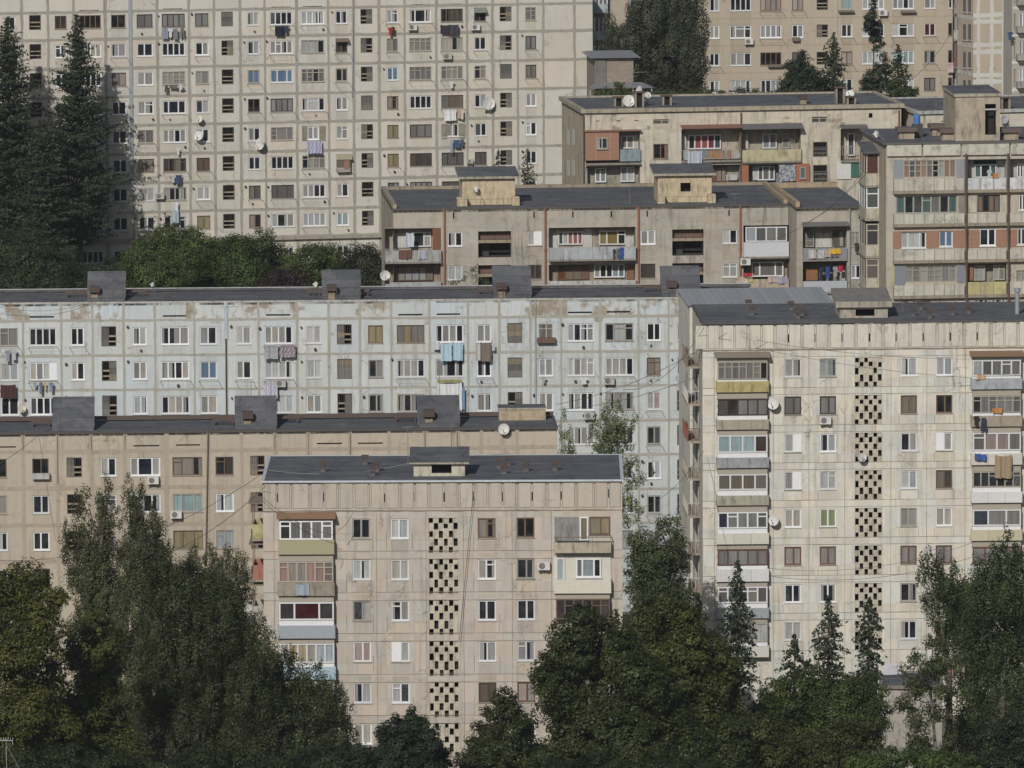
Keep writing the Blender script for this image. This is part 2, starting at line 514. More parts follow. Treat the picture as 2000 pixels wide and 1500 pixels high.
        if code == 'V':      # one casement swung back flat against the light: a white leaf with its handle
            i = 0 if mixk < .5 else n - 1
            a0, a1 = u0 + w * cut[i], u0 + w * cut[i + 1]
            fr.box(a0, a1, yf0 - .05, yf0 - .01, z0 + .02, z1, 0, (0.72, 0.73, 0.75))
        nm = name or ('wide_window' if w > 1.65 else 'window')
        par = parent or s.root
        if merged:
            for f in range(len(gl.f)): fr.face([gl.v[i] for i in gl.f[f]], 1, gl.c[f])
            return fr.build(nm, [M['paint'], M['glass']], par)
        o = fr.build(nm, M['paint'], par)
        gl.build('pane', M['glass'], o)
        return o
    # ---- stair-hall opening: a dark well with landing slabs and bars across it
    def stair(s, u0, u1, z0, z1, kind='S'):
        d = 1.6
        s.holes.append((u0, u1, z0, z1, 0.02))
        g, rng = MB(), s.rng
        dk = (0.035, 0.032, 0.03)
        g.face([(u0, d, z0), (u1, d, z0), (u1, d, z1), (u0, d, z1)], 1, dk)
        for q in ([(u0, .02, z0), (u0, d, z0), (u0, d, z1), (u0, .02, z1)], [(u1, .02, z0), (u1, .02, z1), (u1, d, z1), (u1, d, z0)],
                  [(u0, .02, z0), (u1, .02, z0), (u1, d, z0), (u0, d, z0)], [(u0, .02, z1), (u0, d, z1), (u1, d, z1), (u1, .02, z1)]):
            g.face(q, 1, (0.09, 0.08, 0.07))
        h = z1 - z0
        sl = (0.34, 0.29, 0.22)
        for t, th in ((0.20, 0.055), (0.46, 0.07)) if kind != 's' else ((0.3, 0.06),):
            k = rng.uniform(.8, 1.1)
            g.box(u0 + .01, u1 - .01, .12, .25, z0 + h * t, z0 + h * (t + th) + .02, 0, (sl[0] * k, sl[1] * k, sl[2] * k))
        fr = (0.15, 0.135, 0.115)
        g.box(u0, u1, .05, .11, z0, z0 + .07, 0, fr); g.box(u0, u1, .05, .11, z1 - .06, z1, 0, fr)
        g.box(u0, u0 + .06, .05, .11, z0 + .07, z1 - .06, 0, fr); g.box(u1 - .06, u1, .05, .11, z0 + .07, z1 - .06, 0, fr)
        for i in range(1, 7):
            um = u0 + (u1 - u0) * i / 7
            g.box(um - .012, um + .012, .06, .085, z0 + h * .56, z1 - .06, 0, (0.10, 0.09, 0.08))
        if kind in 'sh':
            q0, q1 = (u0 + .06, u1 - .06) if kind == 's' else ((u0 + .06, (u0 + u1) / 2) if rng.random() < .5 else ((u0 + u1) / 2, u1 - .06))
            for r in range(3):
                a, bq = z0 + .07 + (h - .13) * r / 3, z0 + .07 + (h - .13) * (r + 1) / 3
                g.face([(q0, .09, a), (q1, .09, a), (q1, .09, bq), (q0, .09, bq)], 2, rng.choice([(0.16, 0.15, 0.14), (0.20, 0.19, 0.17), (0.12, 0.12, 0.12), (0.26, 0.22, 0.16)]))
                g.box(q0, q1, .075, .088, bq - .03, bq, 0, fr)
            um = (q0 + q1) / 2
            g.box(um - .02, um + .02, .074, .087, z0 + .07, z1 - .06, 0, fr)
        g.build('stair_opening', [M['stain'], M['dark'], M['glass']], s.root)
    # ---- joints between panels
    def seam(s, g, p, q, w, m=1, jit=0.35, y=-0.010, c=(1, 1, 1, 0)):
        """irregular strip from p to q (u, z)"""
        rng = s.rng
        L = math.hypot(q[0] - p[0], q[1] - p[1])
        n = max(2, int(L / 0.45))
        dx, dz = (q[0] - p[0]) / L, (q[1] - p[1]) / L
        prev = None
        a = b = w / 2
        for i in range(n + 1):
            t = i / n
            a += (w / 2 * (1 + rng.uniform(-jit, jit) * 1.3) - a) * 0.6
            b += (w / 2 * (1 + rng.uniform(-jit, jit) * 1.3) - b) * 0.6
            x, z = p[0] + (q[0] - p[0]) * t, p[1] + (q[1] - p[1]) * t
            cur = ((x - dz * a, y, z + dx * a), (x + dz * b, y, z - dx * b))
            if prev: g.face([prev[1], cur[1], cur[0], prev[0]], m, c)
            prev = cur
    # ---- the walls, with every opening cut through
    def walls(s, mat, seam_mat=None, tint=None, seam_w=0.28, zb=None, us=(), zs=(), side_holes=(), peel=None, side_col=(0.97, 0.97, 0.97), joint=None):
        zb = 0.0 if zb is None else zb
        hs = [tuple(round(v, 3) for v in h) for h in s.holes]
        U = sorted({round(v, 3) for v in [s.ul, s.ur] + [h[0] for h in hs] + [h[1] for h in hs] + list(s.seam_u) + list(us) if s.ul <= v <= s.ur})
        Z = sorted({round(v, 3) for v in [zb, s.H] + [h[2] for h in hs] + [h[3] for h in hs] + list(s.seam_z) + list(zs) if zb <= v <= s.H})
        U = [v for i, v in enumerate(U) if i == 0 or v - U[i - 1] > 1e-4]
        Z = [v for i, v in enumerate(Z) if i == 0 or v - Z[i - 1] > 1e-4]
        g, rng = MB(), s.rng
        su, sz = sorted(s.seam_u), sorted(s.seam_z)
        cache = {}
        for i in range(len(U) - 1):
            uc = (U[i] + U[i + 1]) / 2
            col_h = [h for h in hs if h[0] < uc < h[1]]
            for j in range(len(Z) - 1):
                zc = (Z[j] + Z[j + 1]) / 2
                if any(h[2] < zc < h[3] for h in col_h): continue
                key = (sum(1 for v in su if v < uc), sum(1 for v in sz if v < zc)) if tint is None or tint[0] == 'panel' else (i, j)
                if key not in cache:
                    a = tint[1] if tint else 0.05
                    k = 1 + rng.uniform(-a, a); hsh = rng.uniform(-a, a) * 0.6
                    cache[key] = (k * (1 + hsh), k, k * (1 - hsh))
                c = cache[key]
                below = [h for h in col_h if h[4] > .03 and zc < h[2] and zc > h[2] - 1.35]
                if below:                                  # dirt and patching under a sill
                    kb = ('b', i, j)
                    if kb not in cache: q = rng.uniform(.86, 1.03); cache[kb] = (q, q * rng.uniform(.97, 1.0), q * rng.uniform(.93, 1.0))
                    c = tuple(a * b for a, b in zip(c, cache[kb]))
                al = peel(uc, zc, rng) if peel else 0.0
                g.face([(U[i], 0, Z[j]), (U[i + 1], 0, Z[j]), (U[i + 1], 0, Z[j + 1]), (U[i], 0, Z[j + 1])], 0, (c[0], c[1], c[2], al))
        for h in hs:
            u0, u1, z0, z1, rv = h
            c = (0.92, 0.92, 0.92, 0)
            if rv <= 0.03: continue
            g.face([(u0, 0, z0), (u0, rv, z0), (u0, rv, z1), (u0, 0, z1)], 0, c); g.face([(u1, 0, z0), (u1, 0, z1), (u1, rv, z1), (u1, rv, z0)], 0, c)
            g.face([(u0, 0, z0), (u1, 0, z0), (u1, rv, z0), (u0, rv, z0)], 0, c); g.face([(u0, 0, z1), (u0, rv, z1), (u1, rv, z1), (u1, 0, z1)], 0, c)
        d = s.depth
        sc4 = side_col + (0.0,) if len(side_col) == 3 else side_col
        g.face([(s.ul, d, zb), (s.ul, 0, zb), (s.ul, 0, s.H), (s.ul, d, s.H)], 0, sc4)
        g.face([(s.ur, 0, zb), (s.ur, d, zb), (s.ur, d, s.H), (s.ur, 0, s.H)], 0, sc4)
        g.face([(s.ur, d, zb), (s.ul, d, zb), (s.ul, d, s.H), (s.ur, d, s.H)], 0, sc4)
        mats = [mat]
        if seam_mat:
            mats.append(seam_mat)
            for u in su: s.seam(g, (u, zb), (u, s.H - .02), seam_w * rng.uniform(.8, 1.15), y=-0.008)
            for z in sz: s.seam(g, (s.ul, z), (s.ur, z), seam_w * rng.uniform(.9, 1.1), y=-0.016)
        for (p, q, w) in (joint or []):
            s.seam(g, p, q, w, 1, 0.5, y=-0.022)
        return g.build('wall', mats, s.root)
    def flat_roof(s, mat=None, edge=None, edge_col=CONC, edge_w=0.3, edge_h=0.12, over=0.12, back=True, z=None, cut=None):
        z = s.H if z is None else z
        g = MB()
        g.box(s.ul, s.ur, 0.0, s.depth, z - 0.25, z + 0.03, 0, (1, 1, 1, 0), skip='d')
        r = g.build('roof', mat or M['felt'], s.root)
        if edge:
            e = MB()
            o = over
            e.box(s.ul - o, s.ur + o, -o, edge_w - o, z - edge_h, z + edge_h, 0, edge_col)
            if back: e.box(s.ul - o, s.ur + o, s.depth - edge_w + o, s.depth + o, z - edge_h, z + edge_h, 0, edge_col)
            e.box(s.ul - o, s.ul - o + edge_w, edge_w - o, s.depth - edge_w + o, z - edge_h, z + edge_h - .004, 0, edge_col)
            e.box(s.ur + o - edge_w, s.ur + o, edge_w - o, s.depth - edge_w + o, z - edge_h, z + edge_h - .004, 0, edge_col)
            e.build('roof_edge', edge, s.root)
        return r
    # ---- a projecting balcony: slab and parapet, glazing and roof as its pieces
    def balcony(s, x0, x1, ypt, ypb, par, glaze=None, proj=0.65, par_mat='stain', roof=None, lintel=None, rail=None, wallc=None, groove=3, sides=True, seedpat=None):
        u0, u1, z0, z1 = s.rect(x0, x1, ypt, ypb, -proj)
        g = MB()
        t = 0.07
        g.box(u0, u1, -proj + .02, 0.01, z0 - .02, z0 + .14, 1, (0.30, 0.28, 0.25))
        nseg = groove
        for i in range(nseg):
            a, b = u0 + (u1 - u0) * i / nseg, u0 + (u1 - u0) * (i + 1) / nseg
            k = s.rng.uniform(.92, 1.05)
            g.box(a + .012, b - .012, -proj, -proj + t, z0, z1, 0, (par[0] * k, par[1] * k, par[2] * k))
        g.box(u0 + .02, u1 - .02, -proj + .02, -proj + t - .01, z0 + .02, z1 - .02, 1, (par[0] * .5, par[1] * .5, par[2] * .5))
        g.box(u0, u0 + t, -proj + t, 0, z0 + .14, z1 - .003, 0, par); g.box(u1 - t, u1, -proj + t, 0, z0 + .14, z1 - .003, 0, par)
        bal = g.build('balcony', [M[par_mat], M['stain']], s.root)
        if glaze:
            y0, y1, code, n = glaze[:4]
            yl = -proj + 0.10
            gu0, gu1, gz0, gz1 = s.rect(x0 + 3, x1 - 3, y0, y1, yl)
            gz0 = min(gz0, z1 + .02) if glaze[4:5] != ('gap',) else gz0
            s.win_uz(gu0, gu1, gz0, gz1, code, n, yl=yl - .06, hole=False, parent=bal, merged=True, name='glazing', rev=0.12, sill=False, cols=glaze[5] if len(glaze) > 5 else None)
            sd = MB()
            fc = FRAME.get(code, WHITE)
            if sides:
                for ua in (gu0 + .01, gu1 - .01):
                    sd.face([(ua, yl + .07, gz0), (ua, 0, gz0), (ua, 0, gz1), (ua, yl + .07, gz1)], 1, (0.12, 0.12, 0.12))
                    for za in (gz0, gz1 - .09, (gz0 + gz1) / 2):
                        sd.box(ua - .03, ua + .03, yl + .075, -0.004, za, za + .09, 0, fc)
            ztop = lintel if lintel is not None else gz1 + 0.35
            sd.box(gu0, gu1, yl + .10, 0.0, gz1 + .003, ztop, 0, wallc or (0.34, 0.31, 0.26))
            if gz0 > z1 + .03:
                sd.box(gu0, gu1, yl + .02, yl + .06, z1 - .3, gz0 - .004, 0, WHITE)
            sd.build('side_glazing', [M['paint'], M['glass']], bal)
        if roof:
            ry, rc = roof
            zt = s.pt((x0 + x1) / 2, ry, -proj - .15)[1]
            r = MB()
            P0 = [(u0 - .1, -proj - .18, zt), (u1 + .1, -proj - .18, zt), (u1 + .1, 0.0, zt + .3), (u0 - .1, 0.0, zt + .3)]
            r.face(P0, 0, rc); r.face([(p[0], p[1], p[2] - .07) for p in P0[::-1]], 0, rc)
            for i in range(4):
                p, q = P0[i], P0[(i + 1) % 4]
                r.face([(p[0], p[1], p[2] - .07), (q[0], q[1], q[2] - .07), q, p], 0, rc)
            r.build('balcony_roof', M['metal'], bal)
        if rail:
            r = MB()
            zr = z1 + rail
            r.box(u0, u1, -proj + .01, -proj + .05, zr - .03, zr + .03, 0, (0.16, 0.13, 0.10))
            for k in range(4):
                ua = u0 + .03 + (u1 - u0 - .06) * k / 3
                r.box(ua - .02, ua + .02, -proj + .015, -proj + .045, z1, zr - .03, 0, (0.16, 0.13, 0.10))
            for ua in (u0 + .02, u1 - .02):
                r.box(ua - .02, ua + .02, -proj + .05, 0, zr - .03, zr + .03, 0, (0.16, 0.13, 0.10))
            r.build('railing', M['paint'], bal)
        return bal, (u0, u1, z0, z1)
    # ---- a recessed loggia
    def loggia(s, x0, x1, ytop, ybot, ypar, par=None, back=(0.30, 0.27, 0.23), wins=(), d=1.1, par_mat='stain', proj=0.12, groove=3, panels=(), roof=None, rails=None, slab=(0.26, 0.24, 0.21)):
        u0, u1, z0, z1 = s.rect(x0, x1, ytop, ybot)
        s.holes.append((u0, u1, z0, z1, 0.02))
        g = MB()
        g.face([(u0, d, z0), (u1, d, z0), (u1, d, z1), (u0, d, z1)], 0, back)
        sdc = (back[0] * .95, back[1] * .95, back[2] * .95)
        g.face([(u0, .02, z0), (u0, d, z0), (u0, d, z1), (u0, .02, z1)], 0, sdc); g.face([(u1, .02, z0), (u1, .02, z1), (u1, d, z1), (u1, d, z0)], 0, sdc)
        g.face([(u0, .02, z1), (u0, d, z1), (u1, d, z1), (u1, .02, z1)], 0, (0.3, 0.28, 0.25))
        g.box(u0 - .02, u1 + .02, -proj, d, z0 - .16, z0 + .002, 0, slab)
        for (a0, a1, b0, b1, pc, yy) in panels:          # painted or tiled patches of the back wall, or boards at its front
            pu0, pu1, pz0, pz1 = s.rect(a0, a1, b0, b1, yy)
            g.box(pu0, pu1, yy, yy + .04, pz0, pz1, 0, pc)
        bal = g.build('balcony', M['stain'], s.root)
        for w in wins:
            a0, a1, b0, b1, code, n = w[:6]
            yl = w[6] if len(w) > 6 else d - 0.10
            cols = w[7] if len(w) > 7 else None
            q = s.rect(a0, a1, b0, b1, yl)
            s.win_uz(*q, code, n, yl=yl - .1, hole=False, parent=bal, merged=True, name='glazing', rev=0.16, sill=False, cols=cols)
        if par:
            pz1 = s.pt((x0 + x1) / 2, ypar, -proj)[1]
            p = MB()
            for i in range(groove):
                a, b = u0 + (u1 - u0) * i / groove, u0 + (u1 - u0) * (i + 1) / groove
                k = s.rng.uniform(.9, 1.06)
                p.box(a + .014, b - .014, -proj, -proj + .06, z0 + .003, pz1, 0, (par[0] * k, par[1] * k, par[2] * k))
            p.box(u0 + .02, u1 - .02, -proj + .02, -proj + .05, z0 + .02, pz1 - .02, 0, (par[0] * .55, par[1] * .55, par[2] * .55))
            if proj > 0.2:
                for ua in (u0, u1 - .06): p.box(ua, ua + .06, -proj + .062, 0, z0 + .003, pz1, 0, par)
            p.build('parapet', M[par_mat], bal)
        if rails:
            r = MB()
            ru0, ru1, rz0, rz1 = s.rect(*rails, -proj)
            n = max(3, int((ru1 - ru0) / .16))
            for i in range(n + 1):
                ua = ru0 + (ru1 - ru0) * i / n
                r.box(ua - .014, ua + .014, -proj, -proj + .03, rz0, rz1, 0, (0.34, 0.33, 0.31))
            r.box(ru0, ru1, -proj - .002, -proj + .032, rz1, rz1 + .04, 0, (0.3, 0.28, 0.26))
            r.build('railing', M['paint'], bal)
        if roof:
            ry0, ry1, rc, pr = roof
            zt0, zt1 = s.pt((x0 + x1) / 2, ry1, -pr)[1], s.pt((x0 + x1) / 2, ry0, -.02)[1]
            r = MB()
            P0 = [(u0 - .1, -pr, zt0), (u1 + .1, -pr, zt0), (u1 + .1, -.005, zt1), (u0 - .1, -.005, zt1)]
            r.face(P0, 0, rc); r.face([(p[0], p[1], p[2] - .06) for p in P0[::-1]], 0, rc)
            for i in range(4):
                p, q = P0[i], P0[(i + 1) % 4]
                r.face([(p[0], p[1], p[2] - .06), (q[0], q[1], q[2] - .06), q, p], 0, rc)
            r.build('balcony_roof', M['metal'], bal)
        return bal
    # ---- smaller pieces
    def panel(s, x0, x1, y0, y1, c, mat='stain', t=0.06, name='wall_panel', y=0.0):
        u0, u1, z0, z1 = s.rect(x0, x1, y0, y1, y - t)
        g = MB(); g.box(u0, u1, y - t, y + .004, z0, z1, 0, c, skip='b')
        return g.build(name, M[mat], s.root)
    def slot(s, x0, x1, y0, y1, name='vent_slot', d=0.3):
        u0, u1, z0, z1 = s.rect(x0, x1, y0, y1)
        s.holes.append((u0, u1, z0, z1, 0.02))
        g = MB(); g.box(u0, u1, 0.02, d, z0, z1, 0, (0.03, 0.028, 0.026), skip='f')
        g.build(name, M['dark'], s.root)
    def pipe(s, x, y0, y1, r=0.07, c=(0.20, 0.09, 0.05), name='drain_pipe', x1=None, off=0.1, box=None):
        u, z1 = s.pt(x, y0, -off); u1, z0 = s.pt(x1 if x1 is not None else x, y1, -off)
        u1 = u if x1 is None else u1
        g = MB()
        if box: g.box(u - box, u + box, -0.05, 0.0, z0, z1, 0, c, skip='b')
        else:
            n = max(1, int((z1 - z0) / 3))
            for i in range(n):
                a, b = i / n, (i + 1) / n
                g.tube((u + (u1 - u) * a, -off, z1 + (z0 - z1) * a), (u + (u1 - u) * b, -off, z1 + (z0 - z1) * b), r, None, 7, 0, c)
                g.tube((u + (u1 - u) * b, -off, z1 + (z0 - z1) * b), (u + (u1 - u) * b, -off, z1 + (z0 - z1) * b - .12), r * 1.35, None, 7, 0, c)
        return g.build(name, M['metal'], s.root)
    def poles(s, u0, u1, z, ln=1.1):
        """the two poles of a washing line sticking out under a window"""
        g = MB()
        c = (0.16, 0.13, 0.11)
        for u in (u0, u1):
            g.tube((u, 0, z), (u, -ln, z + .05), .022, None, 5, 0, c)
        for k in (0.6, 0.95):
            g.tube((u0, -ln * k, z + .04), (u1, -ln * k, z + .04), .008, None, 4, 0, c)
        g.build('line_bracket', M['metal'], s.root)
    def flue(s, u, z):
        """the mouth of a stove flue or boiler vent: a short pipe out of the wall"""
        g = MB()
        r = s.rng.uniform(.07, .12)
        g.tube((u, 0, z), (u, -.18, z - .03), r, None, 9, 0, (0.10, 0.085, 0.07)); g.tube((u, -.181, z - .03), (u, -.182, z - .03), r * .8, None, 9, 0, (.01, .01, .01))
        g.build('vent_hole', M['metal'], s.root)
    def hut(s, x0, x1, ytop, ybot, kind='box', yd=0.4, dep=2.8, c=(1, 1, 1), wmat=None, open_=None, ov=0.18, slope=0.0, rz=0.0, roof_t=0.16, roofmat=None):
        z0 = s.H + .03 + rz
        u0, u1 = s.pt(x0, ybot, yd)[0], s.pt(x1, ybot, yd)[0]
        if kind == 'wedge':
            # a felted lean-to: its whole front is the sloping roof
            g = MB()
            y1 = yd + dep
            zt = s.pt((x0 + x1) / 2, ytop, y1)[1]
            f = .2
            g.face([(u0, yd, z0), (u1, yd, z0), (u1, yd, z0 + f), (u0, yd, z0 + f)])
            g.face([(u0, yd, z0 + f), (u1, yd, z0 + f), (u1, y1, zt), (u0, y1, zt)])
            g.face([(u0, y1, z0), (u0, yd, z0), (u0, yd, z0 + f), (u0, y1, zt)])
            g.face([(u1, yd, z0), (u1, y1, z0), (u1, y1, zt), (u1, yd, z0 + f)])
            g.face([(u1, y1, z0), (u0, y1, z0), (u0, y1, zt), (u1, y1, zt)])
            g.face([(u0 - .05, yd + .002, z0 + f + .01), (u1 + .05, yd + .002, z0 + f + .01), (u1 + .05, y1 + .1, zt + .05), (u0 - .05, y1 + .1, zt + .05)])
            return g.build('roof_hatch', wmat or M['felt'], s.root)
        zt = s.pt((x0 + x1) / 2, ytop, yd)[1]
        g = MB()
        y1 = yd + dep
        if open_:
            ou0, ou1, oz0, oz1 = s.rect(*open_, yd)
            oz0 = max(oz0, z0)
            us, zs = [u0, ou0, ou1, u1], [z0, oz0, oz1, zt]
            for i in range(3):
                for j in range(3):
                    if (i, j) == (1, 1) or us[i + 1] - us[i] < .01 or zs[j + 1] - zs[j] < .01: continue
                    g.face([(us[i], yd, zs[j]), (us[i + 1], yd, zs[j]), (us[i + 1], yd, zs[j + 1]), (us[i], yd, zs[j + 1])], 0, c)
            g.box(ou0, ou1, yd, yd + 1.0, oz0, oz1, 1, (0.03, 0.03, 0.03), skip='f')
        else:
            g.face([(u0, yd, z0), (u1, yd, z0), (u1, yd, zt), (u0, yd, zt)], 0, c)
        g.face([(u0, y1, z0), (u0, yd, z0), (u0, yd, zt), (u0, y1, zt + slope)], 0, c)
        g.face([(u1, yd, z0), (u1, y1, z0), (u1, y1, zt + slope), (u1, yd, zt)], 0, c)
        g.face([(u1, y1, z0), (u0, y1, z0), (u0, y1, zt + slope), (u1, y1, zt + slope)], 0, c)
        h = g.build('roof_hut', [wmat or M['stain'], M['dark']], s.root)
        r = MB()
        P0 = [(u0 - ov, yd - ov, zt + .02), (u1 + ov, yd - ov, zt + .02), (u1 + ov, y1 + ov, zt + slope + .02), (u0 - ov, y1 + ov, zt + slope + .02)]
        P1 = [(p[0], p[1], p[2] + roof_t) for p in P0]
        r.face(P0[::-1], 1, (0.35, 0.32, 0.27)); r.face(P1, 0, (1, 1, 1) if roofmat is None else (0.20, 0.195, 0.18))
        for i in range(4):
            k = (i + 1) % 4
            r.face([P0[i], P0[k], P1[k], P1[i]], 1, (0.36, 0.33, 0.27))
        r.build('hut_roof', [roofmat or M['felt'], M['stain']], h)
        return h
    def vent(s, px, py, kind='cap', h=0.9):
        """a vent stack standing on the roof at the pixel of its foot"""
        z0 = s.H + .02
        u, y = s.rp(px, py, z0)
        y = max(.35, min(s.depth - .4, y))
        g = MB()
        if kind == 'cap':
            g.box(u - .28, u + .28, y - .25, y + .25, z0, z0 + h * .55, 0, (0.30, 0.24, 0.17))
            o = g.build('vent_stack', M['stain'], s.root)
            c = MB()
            c.box(u - .24, u - .16, y - .2, y + .2, z0 + h * .55, z0 + h * .72, 0, (0.1, .06, .045)); c.box(u + .16, u + .24, y - .2, y + .2, z0 + h * .55, z0 + h * .72, 0, (0.1, .06, .045))
            c.box(u - .42, u + .42, y - .42, y + .42, z0 + h * .72, z0 + h * 1.2, 0, (0.065, 0.042, 0.034))
            c.build('vent_cap', M['metal'], o)
        elif kind == 'plate':
            g.box(u - .17, u + .17, y - .15, y + .15, z0, z0 + .18, 0, (0.13, 0.12, 0.11))
            g.tube((u - .12, y, z0 + .18), (u - .12, y, z0 + .50), .02, None, 5, 1, (0.09, 0.05, 0.035)); g.tube((u + .12, y, z0 + .18), (u + .12, y, z0 + .50), .02, None, 5, 1, (0.09, 0.05, 0.035))
            o = g.build('vent_stack', [M['stain'], M['metal']], s.root)
            c = MB()
            c.face([(u - .26, y - .12, z0 + .48), (u + .26, y - .12, z0 + .48), (u + .26, y + .16, z0 + .70), (u - .26, y + .16, z0 + .70)], 0, (0.065, 0.046, 0.038))
            c.face([(u - .26, y + .16, z0 + .67), (u + .26, y + .16, z0 + .67), (u + .26, y - .12, z0 + .45), (u - .26, y - .12, z0 + .45)], 0, (0.065, 0.046, 0.038))
            c.build('vent_cap', M['metal'], o)
        else:                                            # masonry stack with dark mouth
            g.box(u - .42, u + .42, y - .3, y + .3, z0, z0 + h, 0, (0.30, 0.26, 0.21), skip='f')
            for a, b in ((-.42, -.26), (.26, .42)): g.box(u + a, u + b, y - .3, y - .02, z0, z0 + h - .002, 0, (0.30, 0.26, 0.21))
            g.box(u - .26, u + .26, y - .02, y, z0, z0 + h - .004, 1, (0.02, 0.02, 0.02))
            g.box(u - .5, u + .5, y - .38, y + .38, z0 + h, z0 + h + .1, 0, (0.12, 0.08, 0.06))
            g.build('vent_stack', [M['stain'], M['dark']], s.root)
    def lattice(s, x0, x1, y0, y1, flip=False):
        """pierced concrete screen in front of the stair hall"""
        u0, u1, z0, z1 = s.rect(x0, x1, y0, y1)
        s.holes.append((u0, u1, z0, z1, 0.02))
        W6, H = (u1 - u0) / 6, z1 - z0
        rows_a = [(1.0, 0.83), (0.65, 0.42), (0.20, 0.0)]       # upper, middle and lower slots, fractions of the height
        rows_b = [(0.86, 0.66), (0.43, 0.17)]
        hol = []
        for k in range(6):
            ra = rows_a if (k + (1 if flip else 0)) % 2 == 0 else rows_b
            for (t, b) in ra:
                if s.rng.random() < .03: continue          # bricked up
                t, b = t - (s.rng.uniform(0, .035) if t < 1 else 0), b + s.rng.uniform(-.015, .03) * (b > 0)
                hol.append((u0 + W6 * (k + .11 + s.rng.uniform(-.05, .05)), u0 + W6 * (k + .89 + s.rng.uniform(-.05, .05)), z0 + H * b + .02, z0 + H * t - (.02 if t == 1 else 0)))
        U = sorted({u0, u1} | {h[0] for h in hol} | {h[1] for h in hol})
        Z = sorted({z0, z1} | {h[2] for h in hol} | {h[3] for h in hol})
        g = MB()
        yf = 0.06
        for i in range(len(U) - 1):
            for j in range(len(Z) - 1):
                a, b = (U[i] + U[i + 1]) / 2, (Z[j] + Z[j + 1]) / 2
                if any(h[0] < a < h[1] and h[2] < b < h[3] for h in hol): continue
                g.face([(U[i], yf, Z[j]), (U[i + 1], yf, Z[j]), (U[i + 1], yf, Z[j + 1]), (U[i], yf, Z[j + 1])], 0, (0.50, 0.455, 0.37))
        for (a, b, p, q) in hol:
            c = (0.40, 0.36, 0.29)
            y2 = yf + .22
            g.face([(a, yf, p), (a, y2, p), (a, y2, q), (a, yf, q)], 0, c); g.face([(b, yf, p), (b, yf, q), (b, y2, q), (b, y2, p)], 0, c)
            g.face([(a, yf, p), (b, yf, p), (b, y2, p), (a, y2, p)], 0, c); g.face([(a, yf, q), (a, y2, q), (b, y2, q), (b, yf, q)], 0, c)
            # relief of the block above the slot
        for k in range(6):
            for r in range(5):
                if s.rng.random() < .5: continue
                zz = z0 + H * (r + .5) / 5
                a, b = u0 + W6 * (k + .16), u0 + W6 * (k + .84)
                if any(h[0] < (a + b) / 2 < h[1] and h[2] - .1 < zz < h[3] + .1 for h in hol): continue
                g.box(a, b, yf - .03, yf, zz - .08, zz + .08, 0, (0.52, 0.475, 0.39), skip='b')
        g.face([(u0, 1.4, z0), (u1, 1.4, z0), (u1, 1.4, z1), (u0, 1.4, z1)], 1, (0.03, 0.028, 0.025))
        for q in ([(u0, .02, z0), (u0, 1.4, z0), (u0, 1.4, z1), (u0, .02, z1)], [(u1, .02, z0), (u1, .02, z1), (u1, 1.4, z1), (u1, 1.4, z0)],
                  [(u0, .02, z0), (u1, .02, z0), (u1, 1.4, z0), (u0, 1.4, z0)], [(u0, .02, z1), (u0, 1.4, z1), (u1, 1.4, z1), (u1, .02, z1)]):
            g.face(q, 1, (0.10, 0.09, 0.08))
        g.build('pierced_screen', [M['stain'], M['dark']], s.root)

# ------------------------------------------------------------------ things that hang on, or stand by, the buildings
def placed(b, name, label, cat, u, y, z, group=None, rz=0.0):
    e = empty(name, b.org + Matrix.Rotation(b.yaw, 3, 'Z') @ Vector((u, y, z)), b.yaw + rz)
    return tag(e, label, cat, group)

def air_con(b, px, py, label, w=0.85, dark=False):
    u, z = b.pt(px, py, -0.35)
    e = placed(b, 'air_conditioner', label, 'air conditioner', u, 0, z, 'air conditioners on the facades')
    h = w * .68
    c = (0.58, 0.58, 0.56) if not dark else (0.42, 0.42, 0.40)
    g = MB(); g.box(-w / 2, w / 2, -.46, -.14, -h / 2, h / 2, 0, c)
    g.box(-w / 2 + .02, w / 2 - .02, -.465, -.46, h / 2 - .06, h / 2 - .02, 0, (c[0] * .8, c[1] * .8, c[2] * .8))
    g.build('housing', M['paint'], e)
    f = MB()
    cx = -w * .14; R = h * .40
    for k in range(16):
        a0, a1 = 2 * math.pi * k / 16, 2 * math.pi * (k + 1) / 16
        f.face([(cx, -.468, 0), (cx + R * math.cos(a0), -.468, R * math.sin(a0)), (cx + R * math.cos(a1), -.468, R * math.sin(a1))], 0, (0.10, 0.10, 0.10))
        for r in (.35, .68, 1.0):
            f.face([(cx + R * (r - .10) * math.cos(a0), -.475, R * (r - .10) * math.sin(a0)), (cx + R * r * math.cos(a0), -.475, R * r * math.sin(a0)), (cx + R * r * math.cos(a1), -.475, R * r * math.sin(a1)), (cx + R * (r - .10) * math.cos(a1), -.475, R * (r - .10) * math.sin(a1))], 0, (0.33, 0.33, 0.32))
    f.build('fan_grille', M['paint'], e)
    k = MB()
    for x in (-w * .33, w * .33):
        k.box(x - .02, x + .02, -.46, -.003, -h / 2 - .05, -h / 2 - .004, 0, (0.2, 0.19, 0.18)); k.tube((x, -.004, -h / 2 - .35), (x, -.40, -h / 2 - .05), .015, None, 5, 0, (0.2, 0.19, 0.18))
    k.build('bracket', M['metal'], e)

